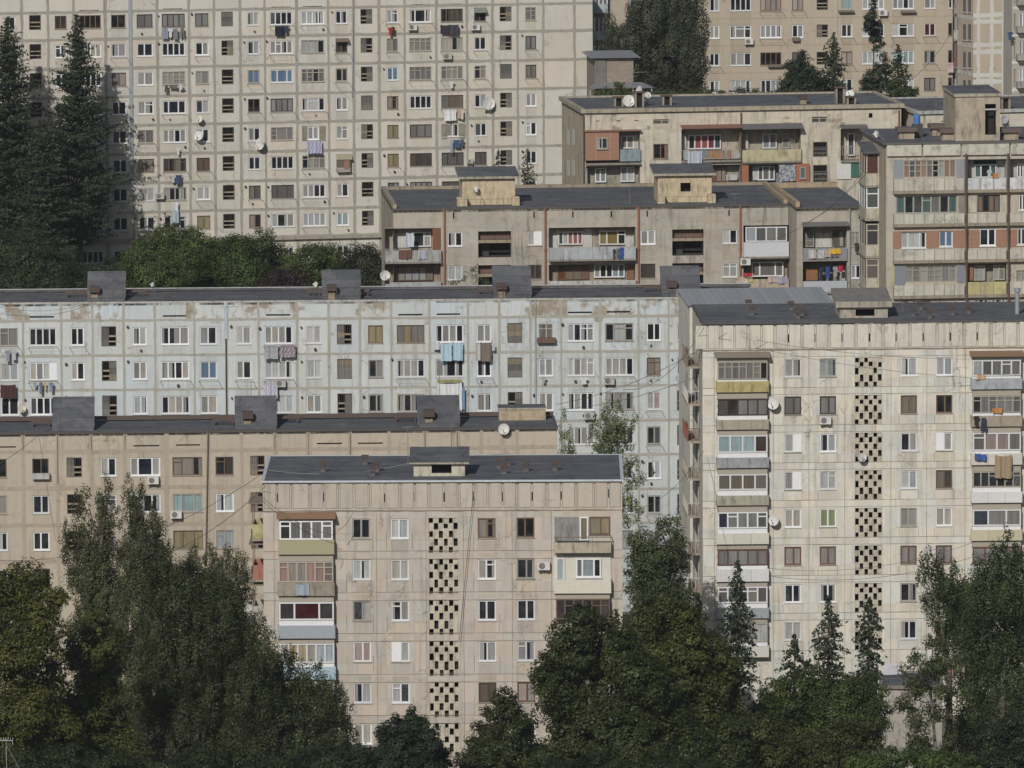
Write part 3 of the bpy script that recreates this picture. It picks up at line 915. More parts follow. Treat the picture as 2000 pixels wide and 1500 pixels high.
def dish(b, px, py, rpx, label, y=-0.55, aim=(-0.25, 0.25), c=(0.60, 0.60, 0.58), roof=False, foot=None, c2=None):
    """satellite dish: reflector, feed arm and mount; aim = turn sideways, tilt upward"""
    if roof:
        z0 = b.H + .03
        u, yy = b.rp(px, foot, z0)
        yy = max(.3, min(b.depth - .3, yy))
        u, z = b.pt(px, py, yy)
    else:
        yy = y
        u, z = b.pt(px, py, yy)
    d = math.hypot(b.org.x + u - CAM.x, (b.org.y + yy) - CAM.y)
    R = rpx / FPX * d
    e = placed(b, 'satellite_dish', label, 'satellite dish', u, yy, z, 'satellite dishes')
    rot = Matrix.Rotation(aim[0], 3, 'Z') @ Matrix.Rotation(-aim[1], 3, 'X')
    T = lambda p: tuple(rot @ Vector(p))
    g = MB()
    nr, na = 5, 24
    for i in range(nr):
        r0, r1 = R * i / nr, R * (i + 1) / nr
        y0, y1 = .22 * R * (1 - (i / nr) ** 2), .22 * R * (1 - ((i + 1) / nr) ** 2)
        for k in range(na):
            a0, a1 = 2 * math.pi * k / na, 2 * math.pi * (k + 1) / na
            q = [(r0 * math.cos(a0), y0, r0 * math.sin(a0)), (r1 * math.cos(a0), y1, r1 * math.sin(a0)), (r1 * math.cos(a1), y1, r1 * math.sin(a1)), (r0 * math.cos(a1), y0, r0 * math.sin(a1))]
            if i == 0: q = q[1:] if False else [q[0], q[1], q[2]]
            cc = c2 if c2 and (i * 7 + k * 3) % 5 == 0 else c
            g.face([T(p) for p in q], 0, cc)
            g.face([T((p[0], p[1] + .03, p[2])) for p in q[::-1]], 0, (c[0] * .8, c[1] * .8, c[2] * .8))
    for k in range(na):
        a0, a1 = 2 * math.pi * k / na, 2 * math.pi * (k + 1) / na
        p, q = (R * math.cos(a0), 0, R * math.sin(a0)), (R * math.cos(a1), 0, R * math.sin(a1))
        g.face([T(p), T(q), T((q[0], .03, q[2])), T((p[0], .03, p[2]))], 0, c)
    g.build('reflector', M['metal'], e)
    a = MB()
    a.tube(T((0, 0, -R * .95)), T((0, -R * 1.0, -R * .1)), .025, None, 5, 0, (0.3, 0.3, 0.3))
    a.tube(T((0, -R * .92, -R * .12)), T((0, -R * 1.12, -R * .02)), .06, None, 6, 0, (0.45, 0.45, 0.44))
    a.build('feed_arm', M['metal'], e)
    m = MB()
    if roof:
        m.tube(T((0, .2 * R + .04, 0)), (0, .45 * R, -.05), .04, None, 6, 0, (0.2, 0.19, 0.18)); m.tube((0, .45 * R, .1), (0, .45 * R, z0 - z + .0), .035, None, 6, 0, (0.2, 0.19, 0.18))
    else:
        m.tube(T((0, .2 * R + .04, 0)), (0, min(-yy - .12, .5), -.05), .03, None, 6, 0, (0.25, 0.24, 0.23)); m.tube((0, min(-yy - .12, .5), -.05), (0, -yy, -.25), .03, None, 6, 0, (0.25, 0.24, 0.23))
    m.build('mount', M['metal'], e)

SHIRT = [(-.5, .78), (-.28, 1.0), (-.12, .96), (.12, .96), (.28, 1.0), (.5, .78), (.40, .58), (.27, .70), (.29, .02), (.05, -.02), (-.28, .03), (-.27, .70), (-.42, .58)]
PANTS = [(-.32, 1.0), (.32, 1.0), (.40, .0), (.12, -.03), (.03, .62), (-.08, .62), (-.16, .02), (-.44, .04)]
def cloth(b, x0, x1, y0, y1, c, label, shape='sheet', off=0.45, name=None, cat='laundry', pat=None, seed=0, skew=0.0):
    """one piece of washing on a line in front of the wall"""
    rng = random.Random(int(x0 * 31 + y0 * 17 + seed))
    u0, u1, z0, z1 = b.rect(x0, x1, y0, y1, -off)
    w, h = u1 - u0, z1 - z0
    g = MB()
    ph, fq = rng.uniform(0, 6), rng.uniform(5, 9)
    wave = lambda u, t: .05 * math.sin(u * fq + ph) * (1 - t * .7) + .03 * math.sin(u * fq * 2.3 + ph * 2)
    if shape == 'sheet':
        n, m = 14, 6
        sag = rng.uniform(.03, .10) * h
        P = {}
        for i in range(n + 1):
            for j in range(m + 1):
                s, t = i / n, j / m
                x = -w / 2 + w * (s + skew * (1 - t)) + (rng.uniform(-.02, .02) if 0 < j < m else 0)
                low = -sag * 4 * s * (1 - s) if j == m else 0
                hem = rng.uniform(-.03, .03) * h if j == 0 else 0
                P[i, j] = (x, wave(s * w, t), z0 - z1 + h * t + low * (1 if j == m else 0) + hem)
        for i in range(n):
            for j in range(m):
                cc = c
                if pat and (i + j * 2) % pat[0] == 0: cc = pat[1]
                q = [P[i, j], P[i + 1, j], P[i + 1, j + 1], P[i, j + 1]]
                g.face(q, 0, cc)
                g.face([(p[0], p[1] + .012, p[2]) for p in q[::-1]], 0, (c[0] * .85, c[1] * .85, c[2] * .85))
        for i in range(n):
            for j in (0, m):
                p, q = P[i, j], P[i + 1, j]
                g.face([p, q, (q[0], q[1] + .012, q[2]), (p[0], p[1] + .012, p[2])], 0, c)
    else:
        pts = [(p[0] * w + rng.uniform(-.02, .02), (p[1] - 1) * h + rng.uniform(-.03, .03)) for p in (SHIRT if shape == 'shirt' else PANTS)]
        g.prism(pts, -.02, .02, 0, c)
        # a second fold lying over the first gives the garment its thickness
        k = [(p[0] * .55 + .02, p[1] * .85 - .05 * h) for p in pts]
        g.prism(k, -.035, -.021, 0, (c[0] * .92, c[1] * .92, c[2] * .92))
    o = g.build(name or {'sheet': 'hanging_sheet', 'shirt': 'hanging_shirt', 'pants': 'hanging_trousers'}[shape], M['cloth'])
    o.location = b.org + Matrix.Rotation(b.yaw, 3, 'Z') @ Vector(((u0 + u1) / 2, -off, z1))
    o.rotation_euler = (0, 0, b.yaw)
    tag(o, label, cat, 'washing hung out on the facades')
    return o

def antenna(b, px, ytop, yfoot, label, bars=5, w=0.6, rz=0.3):
    z0 = b.H + .02
    u, y = b.rp(px, yfoot, z0)
    y = max(.25, min(b.depth - .25, y))
    zt = b.pt(px, ytop, y)[1]
    e = placed(b, 'aerial', label, 'aerial', u, y, z0, 'aerials on the roofs')
    g = MB(); g.tube((0, 0, 0), (0, 0, zt - z0), .03, .02, 5, 0, (0.17, 0.16, 0.15)); g.build('mast', M['metal'], e)
    if bars:
        a = MB()
        h = zt - z0 - .08
        ca, sa = math.cos(rz), math.sin(rz)
        a.tube((-w * ca, -w * sa, h), (w * ca, w * sa, h), .014, None, 4, 0, (0.35, 0.35, 0.35))
        for k in range(bars):
            q = -w + 2 * w * k / (bars - 1)
            l = w * (.55 - .06 * k)
            a.tube((q * ca + l * sa, q * sa - l * ca, h), (q * ca - l * sa, q * sa + l * ca, h), .009, None, 4, 0, (0.35, 0.35, 0.35))
        a.build('cross_bars', M['metal'], e)

def cable(p, q, sag, label, r=0.018, n=18, c=(0.05, 0.05, 0.05)):
    """overhead cable between two (px, py, depth) points"""
    a, b = at_depth(*p), at_depth(*q)
    g = MB()
    prev = None
    for i in range(n + 1):
        t = i / n
        v = a.lerp(b, t) - Vector((0, 0, sag * 4 * t * (1 - t))) - a
        if prev is not None: g.tube(prev, v, r, None, 5, 0, c, cap=False)
        prev = v
    o = g.build('overhead_cable', M['metal'])
    o.location = a
    tag(o, label, 'cable', 'overhead cables')

# ================================================================== the long pale slab at the top left (grid of panels)
wallA = wall_mat('grey_cream_panels', (0.495, 0.480, 0.435), (0.46, 0.41, 0.35), streak=0.25, blotch=0.55, fine=0.15, seed=1)
seamM = wall_mat('joint_filler', (0.305, 0.290, 0.255), (0.26, 0.245, 0.215), streak=0.3, blotch=0.7, fine=0.3, seed=9)
A = Bld('pale nine-storey grid-panelled slab filling the upper left behind the dark conifers', (0, -36), (1157, -56), 715, depth=12, ext=(12, 0), base=12.5, name='apartment_block', seed=11)
def yA(x, y): return y - 0.0175 * (x - 500)
sx = [43, 94, 144, 206, 257, 307, 369, 418, 469, 517, 579, 641, 690, 740, 790, 852, 912, 962, 1011, 1061, 1122]
A.seam_u = [A.pt(x, yA(x, 60))[0] for x in [-20] + sx]
A.seam_z = [A.pt(500, y)[1] for y in (15, 71, 127.5, 184, 240, 296.5, 353, 409.5, 463)]
colsA = [(5, 30, 'WXDDXDDD'), (57, 80, 'SSSSSSSS'), (107, 130, 'BWDDDDDD'), (155, 197, 'XWDDDDDD'), (217, 245, 'XWRDDDDD'), (267, 298, 'KDWWOBWM'), (316, 361, 'KDOWMBMW'), (381, 407, 'KMWWWNWY'),
         (432, 455, 'shSSSSSS'), (483, 506, 'WWLXWDKB'), (527, 571, 'DWLKODKW'), (588, 633, 'PWOWWOWP'), (655, 678, 'MBWWWOMG'), (704, 727, 'hhhshhSh'), (755, 777, 'WOLBYYKK'),
         (799, 842, 'WOODKNKK'), (861, 904, 'BWOYWKKB'), (926, 949, 'XDOWDKKK'), (976, 999, 'hhshhhSh'), (1026, 1047, 'OKKWWDWW')]
zw = [(A.pt(500, 24 + 56.4 * k)[1], A.pt(500, 49.5 + 56.4 * k)[1]) for k in range(8)]
for (x0, x1, codes) in colsA:
    u0, u1 = A.pt(x0, yA(x0, 40))[0], A.pt(x1, yA(x1, 40))[0]
    for k, cd in enumerate(codes):
        if x0 > 740 and k == 7: continue
        z1, z0 = zw[k]
        if cd in 'Ssh': A.stair(u0, u1, z0 - .06, z1 + .12, cd)
        else:
            bx = (u0, u1) if not (x0 == 588 and k == 4) else (u0 + .55, u1 - .62)
            A.win_uz(bx[0], bx[1], z0, z1, cd)
            if A.rng.random() < .42 and x0 > 200: A.poles(u0 - .1, u1 + .1, z0 - .15, A.rng.uniform(.8, 1.3))
            if A.rng.random() < .3: A.flue(u0 + (u1 - u0) * A.rng.choice([.3, .6, .95]), z0 - A.rng.uniform(.4, .6))
            if A.rng.random() < .3: A.flue(u0 - .35, z1 - A.rng.uniform(-.1, .2))
    # the tall ground floor below the ledge
    z1 = A.pt(500, 483)[1]; z0 = A.pt(500, 507)[1]
    if codes[1] not in 'Ssh': A.win_uz(u0, u1, z0, z1, A.rng.choice('WDMK'))
for (x0, x1) in ((155, 193), (318, 356), (530, 567), (591, 629), (802, 840), (863, 901)):
    A.slot(x0, x1, yA(x0, 13.5), yA(x0, 15.8) + .6)
A.seam_z[0] = A.pt(500, 17.5)[1]
A.walls(wallA, seamM, ('panel', 0.06), 0.27, peel=lambda u, z, r: 0.12 if r.random() < .2 else 0.0)
A.flat_roof(edge=M['stain'])
# grey sheet-metal strip over the joint between two sections, and a thin pipe
u, z = A.pt(257, 300)
g = MB(); g.box(u - .17, u + .17, -.075, -.02, A.pt(260, 362)[1], A.H - .1, 0, (0.30, 0.33, 0.36)); g.build('joint_cover', M['metal'], A.root)
A.pipe(690.5, -30, 186, .055, (0.30, 0.31, 0.33), x1=688)
g = MB(); zl = A.pt(500, 466)[1]; g.box(A.ul, A.ur, -.35, -.025, zl - .14, zl + .12, 0, (0.33, 0.30, 0.25)); g.build('ledge', M['stain'], A.root)
for (x0, x1, y0, y1) in ((590, 600, 246, 275), (624, 636, 246, 275), (862, 873, 242, 271), (897, 909, 242, 271)):
    A.panel(x0, x1, y0, y1, (0.25, 0.235, 0.18), name='shutter', t=.05)
for (x0, x1, y0, y1, c) in ((656, 682, 77, 81, (0.14, 0.11, 0.085)), (926, 951, 17, 24, (0.16, 0.19, 0.15)), (657, 688, 303, 311, (0.30, 0.27, 0.2))):
    u0, u1, z0, z1 = A.rect(x0, x1, y0, y1, -.4)
    g = MB(); g.face([(u0, -.55, z0), (u1, -.55, z0), (u1, -.02, z1 + .1), (u0, -.02, z1 + .1)], 0, c); g.face([(u0, -.55, z0 - .04), (u0, -.02, z1 + .06), (u1, -.02, z1 + .06), (u1, -.55, z0 - .04)], 0, c)
    g.face([(u0, -.55, z0 - .04), (u1, -.55, z0 - .04), (u1, -.55, z0), (u0, -.55, z0)], 0, c)
    g.build('awning', M['metal'], A.root)
u0, u1, z0, z1 = A.rect(658, 684, 311, 336, -.35)
g = MB(); g.box(u0, u1, -.5, -.03, z0, z0 + .45, 0, (0.34, 0.32, 0.29)); g.box(u0, u1, -.48, -.03, z0 + .45, z1, 0, (0.13, 0.10, 0.085)); g.box(u0 + .7, u1 - .1, -.52, -.48, z0 + .3, z1 - .1, 0, (0.24, 0.15, 0.11)); g.build('window_box', M['paint'], A.root)

# ================================================================== the pale blue slab across the middle
wallB = wall_mat('pale_blue_panels', (0.475, 0.515, 0.525), (0.36, 0.31, 0.25), streak=0.5, blotch=0.16, fine=0.26, seed=2)
seamB = wall_mat('joint_filler_pale', (0.355, 0.345, 0.305), (0.30, 0.285, 0.245), streak=0.3, blotch=0.7, fine=0.3, seed=8)
B = Bld('pale blue panel slab with peeling paint across the middle of the hillside', (0, 593), (1335, 582), 596, back_py=567, ext=(10, 6), base=-0.5, seed=12)
def yB(x, y): return y - 0.0085 * (x - 500)
sB = [-30, 45, 119.5, 180.5, 241.5, 302.5, 379, 442, 505, 580, 642, 703, 764, 839, 914, 975, 1036, 1096, 1172, 1247, 1306]
B.seam_u = [B.pt(x, yB(x, 640))[0] for x in sB]
B.seam_z = [B.pt(1200, y)[1] for y in (617.5, 686, 753, 821, 888, 955, 1021.5, 1088, 1155)]
colsB = [(0, 35, 'OWD'), (57, 110, 'DVD'), (138, 164, 'DMD'), (198, 227, 'hhh'), (259, 286, 'WWW'), (314, 369, 'WMM'), (390, 423, 'MLW'), (461, 490, 'WMW'), (517, 571, 'MPP'), (598, 627, 'WPW'), (658, 687, 'hsh'),
         (719, 748, 'YMW'), (775, 829, 'YMW'), (850, 905, 'WWW'), (931, 959, 'WMW'), (991, 1020, 'ssh'), (1052, 1080, 'OWWWWWW'), (1108, 1160, 'WWMWWWW'), (1182, 1237, 'WMWDPWW'), (1263, 1290, 'DBWDPDW'), (1322, 1346, 'WWhhhhh')]
for (x0, x1, codes) in colsB:
    u0, u1 = B.pt(x0, yB(x0, 650))[0], B.pt(x1, yB(x1, 650))[0]
    for k, cd in enumerate(codes):
        yt = 631.5 + 67.4 * k
        z1, z0 = B.pt(1200, yt)[1], B.pt(1200, yt + 34.5)[1]
        if cd in 'Ssh': B.stair(u0, u1, z0 - .1, z1 + .1, cd)
        else:
            B.win_uz(u0, u1, z0, z1, cd)
            if B.rng.random() < .38: B.poles(u0 - .1, u1 + .1, z0 - .15, B.rng.uniform(.8, 1.2))
            if B.rng.random() < .3: B.flue(u0 + (u1 - u0) * B.rng.choice([.3, .6]), z0 - B.rng.uniform(.35, .5))
            if B.rng.random() < .4: B.flue(u0 - .4, z1 - B.rng.uniform(-.1, .2))
for (x0, x1, y) in ((58, 106, 619), (318, 363, 617), (520, 567, 615), (778, 825, 614.5), (853, 899, 613.5), (1109, 1156, 610), (1185, 1231, 609)):
    B.slot(x0, x1, y - 1.4, y + 1.6)
topB = B.pt(1200, 617)[1]
rowB = {}
def peelB(u, z, r):
    k = int(u / 2.9)
    if z > topB: return rowB.setdefault(k, r.choice([0.0, 0.15, 0.3, 0.5, 0.6]) if u < 38 else r.choice([0.56, 0.64, 0.48]))
    if z > topB - 2.8: return 0.25 if r.random() < .7 else 0.42
    return r.choice([0, 0.1, 0.2, 0.28, 0.32])
B.walls(wallB, seamB, ('panel', 0.06), 0.21, peel=peelB, side_col=(0.85, 0.75, 0.65, 0.3))
B.flat_roof(edge=M['stain'], edge_col=(0.44, 0.43, 0.40), edge_w=.16, edge_h=.07, over=.02)
# low upstand and railing at the back of the roof
g = MB(); g.box(B.ul, B.ur, B.depth - .3, B.depth, B.H + .12, B.H + .30, 0, (1, 1, 1)); g.box(B.ul, B.ur, B.depth - .33, B.depth + .03, B.H + .303, B.H + .34, 1, (.5, .5, .5)); g.build('roof_upstand', [M['felt'], M['stain']], B.root)
g = MB()
zr = B.H + .03
for i in range(36):
    u = B.ul + .6 + (B.W + 14) * i / 36
    g.tube((u, .5, zr), (u, .5, zr + 1.05), .022, None, 5, 0, (0.09, 0.06, 0.05))
for h in (.55, 1.02): g.tube((B.ul + .6, .5, zr + h), (B.ul + .6 + (B.W + 14) * 35 / 36, .5, zr + h), .014, None, 4, 0, (0.09, 0.06, 0.05))
g.build('roof_railing', M['metal'], B.root)
g = MB()
for (x0, x1, dy) in ((128, 170, 3.5), (600, 628, 3.5), (932, 962, 3.5), (246, 285, 4), (706, 722, 3), (1256, 1290, 4)):
    u0, u1 = B.pt(x0, 590, dy)[0], B.pt(x1, 590, dy)[0]
    for k in (0, 1): g.box(u0, u1, dy + k * .8, dy + .12 + k * .8, zr + .35, zr + .50, 0, (0.085, 0.055, 0.045))
    for u in (u0 + .1, u1 - .2): g.box(u, u + .1, dy + .01, dy + .9, zr, zr + .35, 0, (0.085, 0.055, 0.045))
    g.build('duct_rail', M['metal'], B.root); g = MB()
for (x0, x1, yt, yb) in ((171, 244, 531, 592), (630, 704, 528, 588), (964, 1038, 520, 585), (1293, 1368, 520, 582)):
    B.hut(x0, x1, yt, yb, 'wedge', yd=.9, dep=3.2)
for (x, y) in ((185, 588), (648, 585), (980, 582), (1312, 578)): B.vent(x, y - .5, 'cap', 1.0)
# sheet-metal strip and open joint between sections
u, z = B.pt(441, 610)
g = MB(); g.box(u - .15, u + .15, -.09, -.03, B.pt(441, 662)[1], B.H - .02, 0, (0.40, 0.46, 0.50)); g.build('joint_cover', M['metal'], B.root)
g = MB(); g.box(u - .06, u + .06, -.034, -.0225, B.base * 0, B.pt(441, 663)[1], 0, (0.05, 0.045, 0.04)); g.build('open_joint', M['dark'], B.root)
B.pipe(1045.5, 584, 900, .05, (0.42, 0.44, 0.43))
u0, u1, z0, z1 = B.rect(1049, 1085, 660, 670, -.4)
g = MB(); g.box(u0, u1, -.45, -.02, z0, z1, 0, (0.13, 0.08, 0.06)); g.build('window_box', M['paint'], B.root)
for (x0, x1, y0, y1) in ((424, 429, 639, 672), (908, 914, 636, 672), (380, 388, 708, 740)): pass

# ================================================================== the beige slab at the left
wallC = wall_mat('beige_panels', (0.415, 0.365, 0.295), (0.40, 0.36, 0.30), streak=0.5, blotch=0.5, fine=0.22, seed=3)
seamC = wall_mat('smeared_joint', (0.355, 0.31, 0.25), (0.315, 0.275, 0.225), streak=0.4, blotch=0.7, fine=0.3, seed=7)
C = Bld('beige panel slab behind the tall poplars, below the pale blue slab', (0, 847), (1088, 836), 556, back_py=819, ext=(10, 0), base=-0.5, seed=13)
def yC(x, y): return y - 0.0085 * (x - 500)
sC = [-22, 45, 112, 178, 244, 325, 407, 472, 537, 603, 684, 760, 830, 894, 940, 1010]
C.seam_u = [C.pt(x, yC(x, 860))[0] for x in sC]
C.seam_z = [C.pt(500, y)[1] for y in (878.5, 949.5, 1021, 1092.5, 1164, 1235.5)]
colsC = [(-28, 13, 'XOPD'), (63, 95, 'XDDX'), (130, 160, 'hSSS'), (196, 227, 'WWWW'), (254, 313, 'MMWW'), (337, 395, 'BGYW'), (421, 456, 'BPWW'), (489, 517, 'hhhh'), (553, 583, 'WWWW'), (612, 671, 'WWWW'), (695, 753, 'WWWW'), (780, 812, 'WWWW'), (846, 875, 'hhhh'), (960, 1000, 'WWWW')]
for (x0, x1, codes) in colsC:
    u0, u1 = C.pt(x0, yC(x0, 910))[0], C.pt(x1, yC(x1, 910))[0]
    for k, cd in enumerate(codes):
        yt = 891.5 + 71.6 * k
        z1, z0 = C.pt(500, yt)[1], C.pt(500, yt + 35.5)[1]
        if cd in 'Ssh': C.stair(u0, u1, z0 - .06, z1 + .06, cd)
        else: C.win_uz(u0, u1, z0, z1, cd, n=3 if u1 - u0 > 1.7 else None)
for (x0, x1, y) in ((-20, 31, 873), (261, 311, 870.5), (344, 391, 869), (619, 668, 866), (699, 748, 865.5)): C.slot(x0, x1, y - 1.2, y + 1.4)
C.walls(wallC, seamC, ('panel', 0.035), 0.30, peel=lambda u, z, r: r.choice([0, 0, .05]), joint=[((C.pt(x, 870)[0], C.pt(x, y0)[1]), (C.pt(x, 870)[0], C.pt(x, y1)[1]), .05) for x, y0, y1 in ()])
g = MB()
for x, y0, y1 in ((45, 845, 880), (112, 845, 945), (178, 846, 880), (244, 842, 880), (602, 840, 895), (684, 838, 895), (893, 838, 875), (537, 842, 880), (830, 838, 880)):
    u = C.pt(x, y0)[0]; C.seam(g, (u, C.pt(x, y1)[1]), (u, C.pt(x, y0)[1]), .05, 0, .6, y=-.026, c=(0.11, 0.085, 0.065))
g.build('open_joint', M['dark'], C.root)
C.flat_roof(edge=M['metal'], edge_col=(0.075, 0.062, 0.055), edge_w=.2, edge_h=.08, over=.08)
g = MB(); g.box(C.ul, C.ur, C.depth - .35, C.depth - .05, C.H + .14, C.H + .42, 0, (0.085, 0.058, 0.048)); g.build('roof_upstand', M['metal'], C.root)
for (x0, x1, yt, yb) in ((103, 183, 776, 841), (460, 540, 774, 838), (817, 898, 773, 834)): C.hut(x0, x1, yt, yb, 'wedge', yd=.9, dep=3.2)
for (x, y) in ((484, 836.9), (838, 833.3)): C.vent(x, y, 'cap', 1.1)
C.hut(975, 1066, 801, 838, 'box', yd=4.5, dep=2.2, c=(0.42, 0.34, 0.24), ov=.05)
g = MB()
for (x0, x1, dy) in ((60, 100, 3.2), (415, 458, 3.2), (545, 585, 4), (770, 815, 4)):
    u0, u1 = C.pt(x0, 835, dy)[0], C.pt(x1, 835, dy)[0]
    for k in (0, 1): g.box(u0, u1, dy + k * .8, dy + .12 + k * .8, C.H + .4, C.H + .55, 0, (0.085, 0.055, 0.045))
    for u in (u0 + .1, u1 - .2): g.box(u, u + .1, dy + .01, dy + .9, C.H, C.H + .4, 0, (0.085, 0.055, 0.045))
    g.build('duct_rail', M['metal'], C.root); g = MB()

C.pipe(406.5, 840, 1100, .06, (0.13, 0.105, 0.085), x1=402)
u0, u1, z0, z1 = C.rect(63, 97, 925, 936, -.35)
g = MB(); g.box(u0, u1, -.4, -.03, z0, z1, 0, (0.42, 0.42, 0.40)); g.build('window_box', M['stain'], C.root)

# ================================================================== the front block with pierced screens
wallF = wall_mat('pinkish_beige_blocks', (0.44, 0.41, 0.355), (0.43, 0.38, 0.345), streak=0.5, blotch=0.9, fine=0.3, seed=4)
lineM = wall_mat('dark_joint_line', (0.22, 0.185, 0.14), (0.17, 0.14, 0.105), streak=0.3, blotch=0.8, fine=0.3, seed=6)
F = Bld('beige block with pierced stair screens standing in front, dark felt roof with shiny metal edges', (513, 941), (1215, 938), 500, back_py=890, base=-0.5, seed=14)
F.seam_u = []
F.seam_z = []
rowsF = [1013 + 80.25 * k for k in range(7)]
uF = {}
def colwin(b, x0, x1, codes, ys, h, yref, **k):
    u0, u1 = b.pt(x0, yref)[0], b.pt(x1, yref)[0]
    for y, cd in zip(ys, codes):
        z1, z0 = b.pt((x0 + x1) / 2, y)[1], b.pt((x0 + x1) / 2, y + h)[1]
        if cd != '-': b.win_uz(u0, u1, z0, z1, cd, bw=.095, **k)
colwin(F, 688, 723, 'DPMIWWW', rowsF, 39, 1030)
colwin(F, 763, 798, 'PWWVWWW', rowsF, 39, 1030)
colwin(F, 933, 968, 'BWDWNBW', [y - 1 for y in rowsF], 39, 1030)
colwin(F, 1009, 1044, 'XMDWRDW', [y - 2 for y in rowsF], 39, 1030)
for k in range(6): F.lattice(837 + k * .4, 895 + k * .4, 1011.5 + 80.3 * k, 1080 + 80.3 * k, flip=k in (4, 5))
zF = [F.pt(700, 1076.5 + 80.25 * k)[1] for k in range(7)] + [F.pt(700, 1092 + 80.25 * k)[1] for k in range(7)]
zF0 = F.pt(700, 998)[1]
xsF = [535, 678, 688, 723, 732, 763, 798, 832, 900, 925, 933, 968, 1000, 1009, 1044, 1060, 1080, 1196]
usF = [F.pt(x, 1030)[0] for x in xsF]
for x, y0, y1 in ((542, 964, 981), (632, 962, 980), (695, 960, 978), (751, 964, 981), (808, 960, 979), (867.5, 962, 980), (924, 960, 978), (981, 961, 979), (1039.5, 961, 978), (1096, 960, 976), (1189, 955, 972)):
    F.slot(x - 1.3, x + 1.3, y0, y1)
jl = []
for z in zF: jl.append(((F.ul, z), (F.ur, z), .035))
jl.append(((F.ul, zF0), (F.ur, zF0), .10))
F.walls(wallF, lineM, ('cell', 0.085), us=usF, zs=zF + [zF0] + [F.pt(700, y - 4)[1] for y in rowsF] + [F.pt(700, y + 44)[1] for y in rowsF], joint=[], side_col=(0.92, 0.92, 0.92))
g = MB()
for p, q, w in jl: F.seam(g, p, q, w, 0, .6, y=-.012)
for x in (535, 735, 832, 905, 1000, 1077): F.seam(g, (F.pt(x, 1060)[0], 0.5), (F.pt(x, 1060)[0], zF0), .025, 0, .7, y=-.020)
for x in (676, 728, 755, 805, 925, 975):
    for k in range(6):
        ua = F.pt(x, 1060)[0]
        if F.rng.random() < .8: F.seam(g, (ua, zF[k] + .1), (ua, zF[k] + 1.3), .022, 0, .8, y=-.028)
g.build('wall_joint', lineM, F.root)
# frieze of tall panels under the eaves: raised borders
def outl(g, p, q, a, b, w=.035):
    for x0, x1, z0, z1 in ((p - w, p, a, b), (q, q + w, a, b), (p - w, q + w, a - w, a)): g.box(x0, x1, -.010, -.001, z0, z1, 1, (1, 1, 1), skip='b')
g = MB()
fx = [513, 569, 605, 661, 722, 782, 838, 896, 954, 1010, 1068, 1125, 1161, 1215]
zt, zb = F.H - .12, F.pt(800, 995)[1]
for i in range(len(fx) - 1):
    a, b = F.pt(fx[i], 965)[0], F.pt(fx[i + 1], 965)[0]
    for (p, q) in ([(a + .13, (a + b) / 2 - .09), ((a + b) / 2 + .09, b - .13)] if fx[i + 1] - fx[i] > 50 else [(a + .13, b - .13)]):
        lip = .03
        k = F.rng.uniform(.9, 1.05)
        c = (k, k * F.rng.uniform(.965, 1.0), k * F.rng.uniform(.95, 1.0), F.rng.choice([0, 0, .15]))
        g.box(p, q, -lip, -.002, zb + .12, zt - .05, 0, c, skip='b'); outl(g, p, q, zb + .12, zt - .05)
    g.box(a - .02, a + .02, -.012, -.001, zb, zt, 1, (1, 1, 1), skip='b')
g.build('frieze', [wallF, lineM], F.root)
F.flat_roof(edge=M['metal'], edge_col=(0.50, 0.54, 0.57), edge_w=.22, edge_h=.06, over=.12)
F.hut(808, 908, 906, 930, 'box', yd=2.2, dep=3.0, c=(0.50, 0.47, 0.39), open_=(843, 882, 908, 924), ov=.3, slope=.62, roof_t=.12)
for (x, y) in ((631, 922), (713, 908), (736, 921), (728, 930), (975, 915), (985, 926), (993, 910), (1084, 919), (1028, 921)): F.vent(x, y, 'plate')
# balconies of the left-hand bay
lt = lambda y: F.pt(600, y, -.6)[1]
F.balcony(543, 653, 1055, 1083, (0.33, 0.325, 0.20), (1017, 1053, 'W', 5, None, [(.02, .02, .02), (.15, .15, .14), (.14, .14, .135), (.15, .15, .14), (.12, .12, .11)]), par_mat='peel', roof=(1012, (0.22, 0.13, 0.075)), groove=1)
F.balcony(542, 654, 1138, 1164, (0.30, 0.275, 0.22), (1097, 1133, 'O', 6, None, [(.30, .20, .165), (.28, .24, .20), (.26, .25, .22), (.30, .20, .16), (.30, .2, .17), (.16, .13, .11)]), lintel=lt(1085), groove=3)
F.balcony(542, 655, 1222, 1247, (0.33, 0.37, 0.40), (1176, 1211, 'A', 3, 'gap', [(.05, .045, .045), (.055, .012, .014), (.05, .045, .045)]), par_mat='paint', lintel=lt(1166), groove=1)
F.balcony(543, 656, 1303, 1328, (0.36, 0.47, 0.54), (1257, 1295, 'W', 6, 'gap', [(.28, .27, .25), (.34, .28, .15), (.33, .28, .18), (.30, .29, .26), (.34, .36, .38), (.32, .37, .42)]), par_mat='paint', lintel=lt(1250), groove=1)
F.balcony(543, 656, 1384, 1409, (0.30, 0.30, 0.28), (1338, 1376, 'A', 4, 'gap'), lintel=lt(1331), groove=3)
F.balcony(543, 656, 1464, 1490, (0.30, 0.30, 0.28), (1418, 1456, 'W', 4, 'gap'), lintel=lt(1412), groove=3)
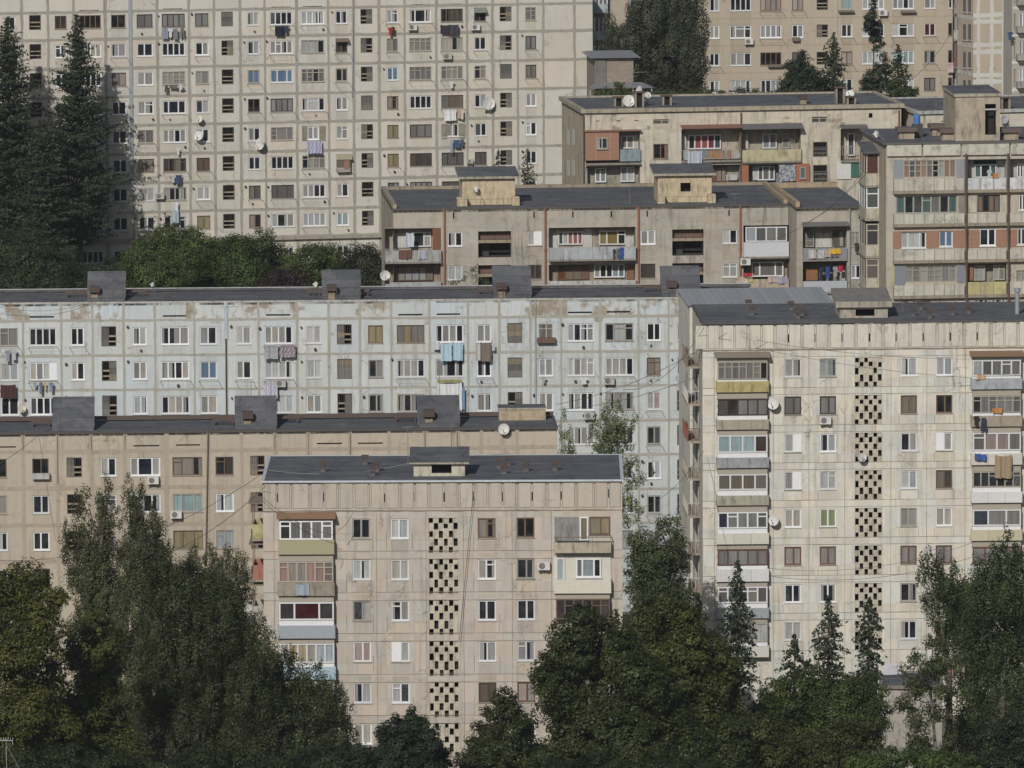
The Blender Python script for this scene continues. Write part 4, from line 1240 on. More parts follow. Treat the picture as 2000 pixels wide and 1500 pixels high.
# right-hand bay
F.panel(1083, 1131, 1010, 1058, (0.25, 0.25, 0.24), t=.05)
F.win(1132, 1149, 1009, 1056, 'W', 1, hole=False, rev=.02, yl=-.04, cols=[(.20, .19, .13)]); F.win(1151, 1191, 1009, 1043, 'B', 2, hole=False, rev=.02, yl=-.04, cols=[(.22, .20, .13), (.27, .22, .14)])
F.balcony(1083, 1194, 1060, 1080, (0.42, 0.38, 0.29), None, rail=.38)
F.panel(1081, 1193, 1087, 1140, (0.56, 0.545, 0.48), t=.05, mat='paint')
F.win(1086, 1103, 1090, 1140, 'W', 1, hole=False, yl=-.23, cols=[(.30, .34, .34)]); F.win(1125, 1174, 1091, 1128, 'W', 3, hole=False, yl=-.23, cols=[(.14, .14, .14), (.18, .22, .25), (.02, .02, .02)])
F.balcony(1082, 1194, 1132, 1159, (0.58, 0.56, 0.48), None, par_mat='paint', groove=1)
F.balcony(1083, 1194, 1217, 1239, (0.38, 0.345, 0.27), (1170, 1212, 'B', 6, None, [(.045, .04, .04), (.02, .018, .02), (.03, .027, .027), (.02, .02, .02), (.05, .047, .047), (.055, .05, .05)]), lintel=F.pt(1140, 1161, -.6)[1], rail=.3)
F.panel(1081, 1193, 1245, 1300, (0.55, 0.55, 0.53), t=.05, mat='paint')
F.balcony(1083, 1194, 1297, 1320, (0.40, 0.37, 0.29), (1252, 1290, 'W', 4), groove=3)
F.balcony(1083, 1194, 1377, 1400, (0.40, 0.37, 0.29), (1332, 1370, 'W', 4), groove=3)
# balconies on the left end wall, seen edge-on
for k, c in ((0, (0.42, 0.40, 0.20)), (1, (0.35, 0.16, 0.12)), (2, (0.42, 0.40, 0.36))):
    zt, zb = F.pt(500, 1035 + 80 * k)[1], F.pt(500, 1063 + 80 * k)[1]
    g = MB(); g.box(-.85, -.78, 2.6, 5.6, zb, zt, 0, c); g.box(-.78, -.003, 2.6, 2.66, zb, zt - .002, 0, c); g.box(-.78, -.003, 5.54, 5.6, zb, zt - .002, 0, c); g.box(-.9, -.003, 2.5, 5.7, zb - .16, zb - .003, 0, (0.3, 0.27, 0.22))
    o = g.build('end_balcony', M['stain'], F.root)
    g = MB()
    for y in (2.63, 5.57): g.tube((-.82, y, zt + .003), (-.82, y, zt + 1.45), .03, None, 5, 0, (0.14, 0.10, 0.07))
    g.box(-1.1, -.003, 2.4, 5.8, zt + 1.45, zt + 1.52, 0, (0.20, 0.16, 0.11)); g.build('balcony_frame', M['metal'], o)

# ================================================================== the tall block at the right
wallG = wall_mat('cream_blocks', (0.575, 0.555, 0.49), (0.49, 0.47, 0.43), streak=0.6, blotch=0.75, fine=0.34, seed=5)
G = Bld('tall cream block with pierced stair screens at the right, under the metal-roofed rear wing', (1372, 632), (2000, 626), 546, back_py=593, ext=(0, 6), base=-0.5, seed=15)
yG = lambda x, y: y - 0.0108 * (x - 1532)
def rowG(k): return 701 + 73.45 * k
def colG(x0, x1, codes, **kw):
    for k, cd in enumerate(codes):
        u0, u1 = G.pt(x0, yG(x0, 880))[0], G.pt(x1, yG(x1, 880))[0]
        z1, z0 = G.pt(1532, rowG(k))[1], G.pt(1532, rowG(k) + 35.5)[1]
        G.win_uz(u0, u1, z0, z1, cd, bw=.095)
colG(1532, 1565, 'WKVVWRMW')
colG(1601, 1633, 'WKPWERWW')
colG(1759, 1791, 'WBMWWRMM')
colG(1828, 1860, 'WXVBWRXX')
for k in range(8):
    y = yG(1695, rowG(k)) - 1
    G.lattice(1669.5, 1723, y, y + 57.5)
zG0 = G.pt(1532, 683.5)[1]
zGa = [G.pt(1532, rowG(k) - 4)[1] for k in range(8)]; zGb = [G.pt(1532, rowG(k) + 56)[1] for k in range(8)]
zGc = [G.pt(1532, rowG(k) + 39)[1] for k in range(8)]
for x in (1540, 1591.5, 1644.5, 1698, 1750, 1803, 1856, 1908.5, 1992, 1400): G.slot(x - 1.2, x + 1.2, yG(x, 653), yG(x, 669))
usG = [G.pt(x, 880)[0] for x in (1375, 1395, 1505, 1532, 1565, 1601, 1633, 1663, 1728, 1759, 1791, 1828, 1860, 1892)]
G.walls(wallG, lineM, ('cell', 0.085), us=usG, zs=[zG0] + zGa + zGb + zGc, side_col=(0.88, 0.84, 0.78, 0.05), peel=lambda u, z, r: r.choice([0, 0, 0, .07, .14]))
g = MB()
G.seam(g, (G.ul, zG0), (G.ur, zG0), .11, 0, .5, y=-.012)
for z in zGa + zGb: G.seam(g, (G.ul, z), (G.ur, z), .03, 0, .7, y=-.012)
for x in (1395, 1510, 1580, 1650, 1740, 1810, 1885): G.seam(g, (G.pt(x, 880)[0], .5), (G.pt(x, 880)[0], zG0), .025, 0, .8, y=-.02)
for x in (1529, 1568, 1598, 1636, 1756, 1794, 1825, 1863):
    for k in range(8):
        if G.rng.random() < .8: G.seam(g, (G.pt(x, 880)[0], zGb[k]), (G.pt(x, 880)[0], zGc[k]), .022, 0, .7, y=-.028)
g.build('wall_joint', lineM, G.root)
g = MB()
zt, zb = G.H - .12, zG0 + .15
xx = 1355.5
while xx < 2040:
    a, b = G.pt(xx, 650)[0], G.pt(xx + 52.7, 650)[0]
    for (p, q) in ((a + .13, (a + b) / 2 - .08), ((a + b) / 2 + .08, b - .13)):
        k = G.rng.uniform(.9, 1.05)
        c = (k, k * G.rng.uniform(.97, 1.0), k * G.rng.uniform(.94, 1.0), G.rng.choice([0, .1, .25, .4]))
        g.box(p, min(q, G.ur - .1), -.03, -.002, zb, zt - .05, 0, c, skip='b'); outl(g, p, min(q, G.ur - .1), zb, zt - .05)
    g.box(a - .02, a + .02, -.012, -.001, zb - .1, zt, 1, (1, 1, 1), skip='b')
    xx += 52.7
g.build('frieze', [wallG, lineM], G.root)
G.flat_roof(edge=M['stain'], edge_col=(0.10, 0.098, 0.096), edge_w=.18, edge_h=.06, over=.06)
G.hut(1640, 1734, 600, 618, 'box', yd=2.4, dep=4.2, c=(0.38, 0.35, 0.29), open_=(1671, 1708, 604, 617), ov=.3, slope=.5, roof_t=.45, roofmat=M['stain'])
for (x, y) in ((1558, 622), (1566, 617), (1545, 606), (1783, 618), (1798, 605), (1815, 622), (1892, 612), (1860, 616), (1468, 616), (1462, 603)): G.vent(x, y, 'plate')
# left bay of balconies: (top of parapet, foot, colour, glazing top, bottom, code, sashes)
ltG = lambda y: G.pt(1450, y, -.6)[1]
gl = [(745, 766, (0.42, 0.36, 0.17), 707, 741, 'O', 7, [(.12, .12, .115), (.15, .15, .14), (.14, .14, .14), (.17, .16, .15), (.16, .15, .14), (.2, .19, .17), (.02, .02, .02)]),
      (820, 839, (0.36, 0.33, 0.26), 779, 811, 'K', 5, [(.10, .085, .08), (.03, .025, .022), (.18, .175, .165), (.17, .165, .155), (.16, .155, .15)]),
      (894, 914, (0.30, 0.31, 0.325), 850, 884, 'G', 4, [(.25, .33, .34), (.27, .35, .36), (.26, .34, .35), (.05, .03, .025)]),
      (968, 987, (0.38, 0.36, 0.29), 926, 957, 'W', 4, [(.12, .1, .085), (.16, .13, .10), (.15, .12, .09), (.12, .1, .085)]),
      (1042, 1063, (0.54, 0.52, 0.45), 1000, 1032, 'W', 5, [(.03, .035, .06), (.17, .18, .18), (.18, .19, .19), (.17, .18, .17), (.10, .10, .10)]),
      (1112, 1136, (0.58, 0.58, 0.57), 1073, 1104, 'R', 5, [(.17, .17, .165), (.20, .20, .195), (.21, .21, .2), (.19, .19, .18), (.2, .19, .18)]),
      (1188, 1208, (0.36, 0.38, 0.40), 1146, 1178, 'W', 5, [(.12, .11, .11), (.16, .15, .15), (.03, .03, .03), (.17, .15, .13), (.10, .09, .085)]),
      (1262, 1284, (0.55, 0.54, 0.50), 1217, 1254, 'W', 4, None)]
prev = 694
for (pt_, pb, pc, g0, g1, cd, n, cs) in gl:
    G.balcony(1399, 1502, pt_, pb, pc, (g0, g1, cd, n, 'gap', cs), par_mat='paint' if pc[0] > .5 else 'stain', lintel=ltG(prev + 2), groove=1 if pc[0] < .33 else 3, roof=(697, (0.20, 0.17, 0.14)) if prev == 694 else None)
    prev = pb
gr = [(739, 760, (0.36, 0.38, 0.41), 703, 734, 'W', 5, [(.35, .38, .4), (.10, .10, .10), (.13, .13, .13), (.12, .12, .13), (.16, .16, .16)]),
      (812, 833, (0.33, 0.29, 0.23), 773, 806, 'O', 6, [(.02, .02, .02), (.14, .15, .16), (.15, .15, .15), (.13, .14, .15), (.2, .2, .2), (.12, .12, .13)]),
      (886, 908, (0.56, 0.54, 0.48), 845, 880, 'W', 4, [(.10, .095, .09), (.22, .175, .165), (.22, .175, .165), (.15, .14, .13)]),
      (961, 982, (0.60, 0.60, 0.60), 921, 951, 'O', 6, [(.02, .025, .03), (.018, .02, .026), (.016, .02, .025), (.02, .02, .02), (.02, .022, .03), (.05, .06, .07)]),
      (1035, 1056, (0.50, 0.46, 0.33), 995, 1027, 'W', 3, [(.03, .035, .05), (.21, .21, .2), (.18, .18, .17)]),
      (1110, 1132, (0.46, 0.46, 0.46), 1068, 1102, 'R', 4, None), (1184, 1206, (0.40, 0.37, 0.29), 1141, 1174, 'W', 4, None)]
ltR = lambda y: G.pt(1946, y, -.6)[1]
prev = 692
for (pt_, pb, pc, g0, g1, cd, n, cs) in gr:
    G.balcony(1897, 1997, pt_, pb, pc, (g0, g1, cd, n, 'gap', cs), par_mat='paint' if pc[0] > .45 else 'stain', lintel=ltR(prev + 2), groove=1 if pc[0] < .40 else 3, roof=(695, (0.19, 0.115, 0.07)) if prev == 692 else None)
    prev = pb
# balconies along the left end wall
for k in range(8):
    y0 = 700 + 73.4 * k
    zt, zb = G.pt(1360, y0 + 2)[1], G.pt(1360, y0 + 26)[1]
    c = [(0.20, 0.15, 0.12), (0.45, 0.45, 0.44), (0.22, 0.075, 0.05), (0.34, 0.30, 0.24), (0.40, 0.38, 0.34), (0.40, 0.38, 0.35), (0.46, 0.46, 0.46), (0.36, 0.34, 0.3)][k]
    g = MB(); g.box(-.95, -.003, 3.2, 9.4, zb - .16, zb, 0, (0.33, 0.29, 0.23))
    o = g.build('end_balcony', M['stain'], G.root)
    g = MB()
    n = 16
    for i in range(n + 1):
        y = 3.25 + 6.1 * i / n
        g.box(-.93, -.90, y - .02, y + .02, zb, zt, 0, c)
    for i in range(4): g.box(-.93 + .28 * i, -.90 + .28 * i, 3.22, 3.25, zb, zt, 0, c)
    g.box(-.94, -.89, 3.2, 9.4, zt, zt + .05, 0, c); g.box(-.89, 0, 3.2, 3.25, zt, zt + .05, 0, c)
    if k in (0, 1, 2, 6): g.box(-.88, -.86, 3.3, 6.4, zb + .05, zt + (1.3 if k in (1,) else .3), 0, (c[0] * .8, c[1] * .8, c[2] * .8))
    g.build('railing', M['paint'], o)
    for (ya, yb) in ((3.6, 4.6), (6.6, 7.8)):
        g = MB()
        g.box(-.05, -.004, ya, yb, zb + .3 if ya < 4 else zb + 1.0, zt + 1.25, 0, (0.10, 0.11, 0.13)); g.box(-.07, -.052, ya, ya + .08, zb + .3, zt + 1.25, 0, WHITE); g.box(-.07, -.052, yb - .08, yb, zb + .3, zt + 1.25, 0, WHITE)
        g.build('end_window', M['paint'], o)
# the lower rear wing with its standing-seam metal roof
GW = Bld('rear wing with pale grey sheet-metal roof behind the tall cream block', (1347, 598), (1625, 594), 558.3, depth=8.2, base=-0.5, seed=21, name='rear_wing', cat='building wing')
GW.walls(wallG, None, ('cell', .03))
g = MB()
zr = GW.pt(1480, 600, 0)[1]
n = 22
for i in range(n):
    a, b = GW.ul - .2 + (GW.W + .4) * i / n, GW.ul - .2 + (GW.W + .4) * (i + 1) / n
    k = GW.rng.uniform(.9, 1.06)
    g.face([(a, -.2, GW.H + .05), (b, -.2, GW.H + .05), (b, 8.3, GW.H + .4), (a, 8.3, GW.H + .4)], 0, (0.30 * k, 0.31 * k, 0.312 * k))
    g.box(a - .012, a + .012, -.2, -.17, GW.H + .04, GW.H + .10, 0, (0.2, 0.21, 0.22))
    g.face([(a - .02, -.2, GW.H + .09), (a + .02, -.2, GW.H + .09), (a + .02, 8.3, GW.H + .44), (a - .02, 8.3, GW.H + .44)], 0, (0.26, 0.27, 0.275))
g.face([(GW.ul - .2, 8.3, GW.H + .4), (GW.ur + .2, 8.3, GW.H + .4), (GW.ur + .2, 8.3, GW.H - .2), (GW.ul - .2, 8.3, GW.H - .2)], 0, (.2, .2, .2))
g.build('metal_roof', M['metal'], GW.root)

# ================================================================== the low brown block in the middle with deep balconies
wallD = wall_mat('weathered_brown_render', (0.385, 0.355, 0.305), (0.30, 0.28, 0.24), dirt=(0.085, 0.075, 0.062), streak=1.0, blotch=1.0, fine=0.6, seed=10)
D = Bld('weathered brown block with deep balconies and two cream roof huts in the middle', (768, 410), (1540, 400), 616, back_py=366, base=11, seed=16)
yD = lambda x, y: y - 0.0098 * (x - 1000)
zfr = D.pt(1000, 440)[1]
for x in (886, 1043, 1119, 1194, 1264, 1424): D.slot(x - 1.3, x + 1.3, yD(x, 414), yD(x, 426))
for x0, x1, c0, c1 in ((874, 903, 'W', 'P'), (1030, 1058, 'V', 'B'), (1251, 1280, 'W', 'N'), (1411, 1440, 'W', 'W'), (1545, 1546, '-', '-')):
    if c0 == '-': continue
    for k, cd in enumerate((c0, c1)): D.win(x0, x1, yD(x0, 452) + 65.5 * k, yD(x0, 480) + 65.5 * k, cd)
for x0, x1 in ((934, 998), (1313, 1374)):
    for k in range(2):
        u0, u1, z0, z1 = D.rect(x0, x1, yD(x0, 451) + 66 * k, yD(x0, 502) + 66 * k)
        D.holes.append((u0, u1, z0, z1, .02))
        g = MB(); d = 2.2
        g.face([(u0, d, z0), (u1, d, z0), (u1, d, z1), (u0, d, z1)], 1, (0.03, 0.03, 0.035))
        for q in ([(u0, .02, z0), (u0, d, z0), (u0, d, z1), (u0, .02, z1)], [(u1, .02, z0), (u1, .02, z1), (u1, d, z1), (u1, d, z0)], [(u0, .02, z0), (u1, .02, z0), (u1, d, z0), (u0, d, z0)], [(u0, .02, z1), (u0, d, z1), (u1, d, z1), (u1, .02, z1)]):
            g.face(q, 1, (0.08, 0.075, 0.07))
        h = z1 - z0
        g.box(u0 + .005, u1 - .005, .03, .35, z0 + h * .55, z0 + h * .66, 0, (0.32, 0.26, 0.19))
        g.box(u0 + .02, u1 - .02, .6, .7, z0 + h * .66, z0 + h * .95, 0, (0.16, 0.10, 0.08))
        for i in range(9):
            um = u0 + (u1 - u0) * (i + .5) / 9
            g.box(um - .02, um + .02, .55, .59, z0 + h * .66, z0 + h * .93, 0, (0.2, 0.15, 0.12))
        g.box(u0 + .3, u0 + 1.0, 1.2, 1.25, z0, z0 + h * .4, 0, (0.05, 0.05, 0.055))
        g.build('stair_opening', [M['stain'], M['dark']], D.root)
bw = (0.50, 0.50, 0.48)
D.loggia(752, 861, 446, 510, 489, (0.37, 0.37, 0.36), (0.36, 0.32, 0.27), [(794, 842, 453, 482, 'W', 3)], d=1.2, proj=.5, groove=2, panels=((766, 800, 455, 484, bw, 1.1), (845, 860, 446, 489, (0.20, 0.085, 0.045), -.1)), rails=(752, 775, 487, 506))
D.loggia(752, 861, 516, 576, 551, (0.36, 0.38, 0.38), (0.30, 0.235, 0.175), [(777, 846, 521, 548, 'B', 5, .95, [(.25, .23, .21), (.30, .31, .33), (.31, .32, .33), (.32, .34, .36), (.2, .18, .15)])], d=1.1, proj=.5, groove=2)
D.loggia(1072, 1241, 444, 505, 483, (0.38, 0.40, 0.42), (0.33, 0.29, 0.24), [(1090, 1138, 452, 478, 'W', 5, None and 0 or 1.08, [(.02, .02, .02), (.33, .33, .33), (.27, .10, .09), (.27, .10, .09), (.26, .10, .09)]), (1170, 1222, 450, 478, 'W', 3, 1.08, [(.21, .16, .06), (.23, .17, .06), (.02, .02, .02)])], d=1.2, proj=.5, groove=6,
         panels=((1073, 1092, 446, 484, bw, 1.1), (1138, 1156, 446, 484, bw, 1.1), (1222, 1238, 462, 490, (.5, .48, .45), 1.1)))
D.loggia(1072, 1241, 516, 576, 548, (0.48, 0.47, 0.45), (0.30, 0.25, 0.19), [(1089, 1150, 518, 546, 'B', 4, 1.0, [(.14, .055, .03), (.22, .18, .13), (.2, .17, .13), (.15, .1, .07)]), (1160, 1220, 516, 542, 'W', 5, .95, [(.3, .3, .3), (.02, .02, .02), (.02, .02, .02), (.25, .3, .3), (.15, .2, .22)])], d=1.1, proj=.5, groove=6, panels=((1224, 1238, 520, 546, (0.24, 0.12, 0.075), .9),))
D.loggia(1452, 1540, 440, 500, 473, (0.47, 0.49, 0.53), (0.25, 0.22, 0.19), [(1456, 1537, 443, 472, 'W', 4, .05, [(.35, .38, .42), (.10, .10, .10), (.15, .15, .14), (.13, .13, .125)])], d=1.0, proj=.45, groove=1, par_mat='paint')
D.loggia(1452, 1540, 508, 566, 545, (0.40, 0.34, 0.26), (0.25, 0.22, 0.19), [(1468, 1530, 511, 540, 'W', 3, .7, [(.13, .125, .12), (.16, .155, .15), (.15, .145, .14)])], d=1.0, proj=.4, groove=3)
for x, c in ((868, 0), (1065, 0), (1247, 0), (1446, 0)): D.pipe(x, yD(x, 405), yD(x, 405) + 165, .085, (0.25, 0.105, 0.06))
D.walls(wallD, lineM, ('cell', .06), zs=[zfr, D.pt(1000, 508)[1]], peel=lambda u, z, r: r.choice([.05, .12, .2]) if z > zfr else r.choice([0, 0, .08]), side_col=(1.05, 1.0, .95, .1))
D.flat_roof(edge=M['metal'], edge_col=(0.08, 0.07, 0.06), edge_w=.18, edge_h=.06, over=.05)
g = MB(); g.box(D.ul, D.ur, D.depth - .4, D.depth, D.H + .05, D.H + .32, 0, (0.30, 0.25, 0.19)); g.box(D.ul, D.ul + .35, .6, D.depth - .42, D.H + .05, D.H + .38, 0, (0.31, 0.26, 0.2)); g.box(D.ur - .35, D.ur, .6, D.depth - .42, D.H + .05, D.H + .38, 0, (0.36, 0.29, 0.2)); g.build('roof_upstand', M['stain'], D.root)
g = MB()
for i in range(34):
    u = .5 + (D.W - 1) * i / 33
    g.tube((u, .35, D.H), (u, .35, D.H + .8), .016, None, 4, 0, (0.10, 0.09, 0.085))
g.tube((.5, .35, D.H + .78), (D.W - .5, .35, D.H + .78), .012, None, 4, 0, (0.10, 0.09, 0.085)); g.build('roof_railing', M['metal'], D.root)
cH = (0.50, 0.42, 0.29)
D.hut(903, 1006, 349, 391, 'box', yd=3.0, dep=3.6, c=cH, ov=.35, slope=.45, roof_t=.2)
D.hut(1285, 1390, 343, 386, 'box', yd=3.0, dep=3.6, c=cH, ov=.35, slope=.45, roof_t=.2, open_=(1329, 1349, 357, 374))
for x0, x1, y0, y1 in ((892, 912, 378, 396), (1000, 1014, 380, 394), (1284, 1298, 382, 396), (1382, 1397, 380, 394)):
    u0, u1, z0, z1 = D.rect(x0, x1, y0, y1, 2.4)
    g = MB(); g.box(u0, u1, 2.0, 2.9, D.H + .03, D.H + .75, 0, cH); g.build('hut_buttress', M['stain'], D.root)

# its right-hand continuation
D2 = Bld('short brown block squeezed between the cream-hutted block and the red brick infill tower', (1556, 407), (1690, 405), 614, back_py=366, base=11, seed=17, name='apartment_block')
D2.slot(1677.5, 1680, 416, 428)
D2.loggia(1568, 1654, 443, 506, 484, (0.22, 0.235, 0.26), (0.42, 0.40, 0.37), [(1573, 1590, 452, 482, 'O', 1, .9), (1627, 1648, 450, 482, 'B', 2, .9, [(.12, .1, .09), (.3, .3, .28)])], d=1.2, proj=.2, groove=1, par_mat='paint', panels=((1593, 1625, 455, 483, (.52, .51, .48), 1.0),), roof=(433, 441, (0.12, 0.12, 0.125), .7))
D2.loggia(1568, 1654, 511, 570, 549, (0.42, 0.45, 0.49), (0.22, 0.20, 0.18), [], d=1.4, proj=.2, groove=1, par_mat='paint', panels=((1574, 1597, 523, 548, (0.26, 0.13, 0.06), 1.0), (1634, 1652, 520, 548, (.45, .45, .43), 1.2)))
D2.win(1662, 1679, 453, 482, 'O'); D2.win(1662, 1682, 517, 544, 'W')
D2.pipe(1660, 408, 575, .07, (0.26, 0.26, 0.255))
D2.walls(wallD, lineM, ('cell', .06), side_col=(1.05, 1.0, .95, .1))
D2.flat_roof(edge=M['metal'], edge_col=(0.08, 0.07, 0.06), edge_w=.18, edge_h=.06, over=.05)
g = MB(); g.box(D2.ul, D2.ul + .35, .6, D2.depth - .42, D2.H + .05, D2.H + .5, 0, (0.36, 0.29, 0.2)); g.box(D2.ul, D2.ur, D2.depth - .4, D2.depth, D2.H + .05, D2.H + .5, 0, (0.36, 0.29, 0.2)); g.build('roof_upstand', M['stain'], D2.root)

# ================================================================== the decayed cream block behind, upper right
wallU = wall_mat('flaking_cream_stucco', (0.51, 0.47, 0.39), (0.34, 0.305, 0.25), dirt=(0.075, 0.064, 0.052), streak=1.0, blotch=0.4, peel_scale=0.4, fine=0.65, seed=14)
U = Bld('decayed cream stucco block with long grey roof and rebuilt balconies at upper right', (1140, 217), (1760, 206), 650, back_py=186, base=16, seed=18)
yU = lambda x, y: y - 0.0165 * (x - 1450)
zU = U.pt(1450, 250)[1]
# balcony bay 1: brick-clad box and a small glazed recess
U.loggia(1144, 1250, 256, 318, 292, None, (0.38, 0.34, 0.28), [(1212, 1238, 265, 290, 'W', 2, 1.0, [(.16, .16, .15), (.22, .2, .17)])], d=1.15, proj=.35, panels=((1238, 1249, 262, 312, (0.5, 0.49, 0.46), 1.0),))
u0, u1, z0, z1 = U.rect(1143.5, 1209, 257, 313, -.35)
g = MB(); g.box(u0, u1, -.35, .3, z0, z1, 0); g.build('brick_infill', M['brick'], U.root)
g = MB()
for x in (1163, 1190): g.box(U.pt(x, 280)[0] - .02, U.pt(x, 280)[0] + .02, -.357, -.351, z0, z1, 0, (0.45, 0.30, 0.2))
g.box(u0 - .1, U.pt(1251, 255)[0], -.5, -.02, z1 + .01, z1 + .12, 0, (0.24, 0.13, 0.10)); g.build('brick_trim', M['paint'], U.root)
U.win(1165, 1187, 269, 291, 'W', 2, yl=-.42, hole=False, rev=.11)
U.panel(1211, 1251, 292, 315, (0.23, 0.29, 0.33), name='tarpaulin_screen', t=.3)
U.loggia(1144, 1250, 325, 380, 366, (.4, .37, .3), (0.33, 0.31, 0.26), [(1162, 1184, 328, 356, 'W', 2, .9), (1212, 1239, 326, 355, 'W', 2, .9)], d=1.1, proj=.1, panels=((1144, 1147, 326, 372, (.5, .49, .46), .2),))
u0, u1, z0, z1 = U.rect(1276, 1305, 281, 310); U.win(1276, 1305, 281, 310, 'X', 2, cols=[(.008, .008, .008), (.008, .008, .008)], sill=True)
U.panel(1298, 1304, 283, 309, (0.20, 0.13, 0.10), name='open_shutter', t=.1)
U.win(1276, 1307, 233, 243, 'O', 2, cols=[(.06, .065, .07), (.09, .095, .10)], rev=.25, sill=False)
U.win(1586, 1616, 228, 240, 'O', 2, cols=[(.05, .055, .06), (.06, .065, .07)], rev=.25, sill=False)
U.slot(1697, 1704, 221, 230, 'wall_hole', 1.0)
for x in (1167, 1208, 1243): U.slot(x - 4, x + 4, yU(x, 231), yU(x, 232.6))
# bay 2: open balcony with red curtains
U.loggia(1331, 1446, 252, 313, 293, None, (0.40, 0.365, 0.30), [(1344, 1408, 263, 291, 'W', 5, .95, [(.02, .015, .015), (.23, .06, .06), (.25, .07, .07), (.15, .045, .045), (.06, .08, .09)])], d=1.15, proj=.3, rails=(1331, 1446, 293, 309), roof=(243, 250, (0.17, 0.075, 0.06), .8),
         panels=((1331, 1340, 262, 292, (.5, .49, .46), 1.0), (1380, 1416, 294, 309, (0.38, 0.21, 0.09), -.2), (1420, 1428, 294, 309, (0.36, 0.2, 0.12), -.2), (1429, 1446, 299, 309, (.5, .5, .5), -.2)))
U.loggia(1331, 1446, 322, 382, 366, (.34, .3, .24), (0.33, 0.31, 0.26), [(1389, 1418, 325, 355, 'R', 3, .9, [(.22, .1, .08), (.26, .2, .17), (.24, .2, .17)])], d=1.1, proj=.1, panels=((1418, 1440, 341, 352, (.45, .45, .45), .4),))
# bay 3: sheet-roofed, yellow clapboard parapet
U.loggia(1449, 1564, 253, 314, 292, (0.47, 0.43, 0.28), (0.36, 0.32, 0.26), [(1489, 1517, 261, 290, 'W', 2, 1.0, [(.2, .21, .22), (.18, .18, .18)]), (1527, 1542, 261, 290, 'W', 1, 1.0, [(.2, .2, .2)])], d=1.15, proj=.35, groove=1, roof=(241, 251, (0.095, 0.097, 0.105), .9), panels=((1451, 1461, 262, 291, (.55, .54, .52), 1.05), (1543, 1553, 270, 278, (.5, .5, .48), 1.0)))
U.loggia(1449, 1564, 321, 380, 366, (.34, .3, .24), (0.22, 0.24, 0.28), [(1480, 1513, 324, 352, 'W', 3, .8, [(.10, .10, .10), (.13, .13, .13), (.12, .12, .12)])], d=1.1, proj=.1, panels=((1470, 1481, 324, 352, (.48, .48, .47), .8),))
u0, u1, z0, z1 = U.rect(1522, 1554, 322, 354, -.3)
g = MB()
for i in range(12):
    for j in range(12):
        g.box(u0 + (u1 - u0) * i / 12, u0 + (u1 - u0) * (i + 1) / 12, -.3, -.26, z0 + (z1 - z0) * j / 12, z0 + (z1 - z0) * (j + 1) / 12, 0, (0.36, 0.37, 0.38) if (i * 5 + j * 3 + (i * j) % 3) % 4 < 2 else (0.15, 0.17, 0.20), skip='lrtd')
g.box(u0, u1, -.259, -.02, z0 + .01, z1 - .01, 0, (.2, .2, .2)); g.build('patterned_screen', M['paint'], U.root)
U.panel(1449, 1462, 323, 358, (0.30, 0.125, 0.07), name='brick_pier', mat='paint', t=.25); U.panel(1555, 1581, 320, 360, (0.31, 0.13, 0.075), name='brick_pier', mat='paint', t=.32)
U.win(1562, 1574, 326, 349, 'W', 1, yl=-.40, hole=False, rev=.1, cols=[(.12, .16, .17)])
# stair openings with bars
for k, (y0, y1) in enumerate(((277, 306), (322, 358))):
    u0, u1, z0, z1 = U.rect(1588, 1616, y0, y1)
    U.stair(u0, u1, z0, z1, 'S')
    g = MB()
    for i in range(9):
        um = u0 + (u1 - u0) * (i + .5) / 9
        g.box(um - .02, um + .02, -.05, -.02, z0, z0 + (z1 - z0) * .62, 0, (0.10, 0.10, 0.10))
    g.box(u0, u1, -.055, -.015, z0 + (z1 - z0) * .62, z0 + (z1 - z0) * .66, 0, (0.10, 0.10, 0.10)); g.build('window_bars', M['metal'], U.root)
# bay 4
U.loggia(1642, 1690, 252, 313, 305, None, (0.42, 0.38, 0.31), [(1655, 1669, 260, 304, 'W', 1, .9, [(.015, .015, .015)]), (1682, 1692, 262, 300, 'W', 1, .9)], d=1.1, proj=.3, rails=(1642, 1688, 286, 304), roof=(243, 250, (0.095, 0.097, 0.105), .9))
U.panel(1634, 1662, 315, 350, (0.56, 0.56, 0.55), mat='paint', t=.12); U.panel(1662, 1686, 314, 346, (0.045, 0.13, 0.095), mat='paint', t=.1, name='green_screen')
for x, c in ((1138, (0.085, 0.06, 0.05)), (1445.5, (0.11, 0.055, 0.04)), (1754, (0.13, 0.07, 0.05))): U.pipe(x + 2, yU(x, 220), yU(x, 220) + 145, .075, c)
topU = U.pt(1450, 250)[1]
U.walls(wallU, lineM, ('cell', .05), us=[2 * i for i in range(20)], zs=[topU, topU + .9], peel=lambda u, z, r: r.choice([.3, .45, .2, .5]) if z > topU else r.choice([.1, .25, .38]), side_col=(.80, .76, .68, .2))
U.flat_roof(edge=M['stain'], edge_col=(0.36, 0.32, 0.25), edge_w=.4, edge_h=.18, over=.25)
for (x, y, k, h) in ((1208, 207, 'mouth', .75), (1248, 209, 'mouth', 1.3), (1302, 205, 'mouth', .8), (1568, 203, 'cap', .7), (1640, 202, 'mouth', 1.4), (1662, 205, 'mouth', .7)): U.vent(x, y, k, h)
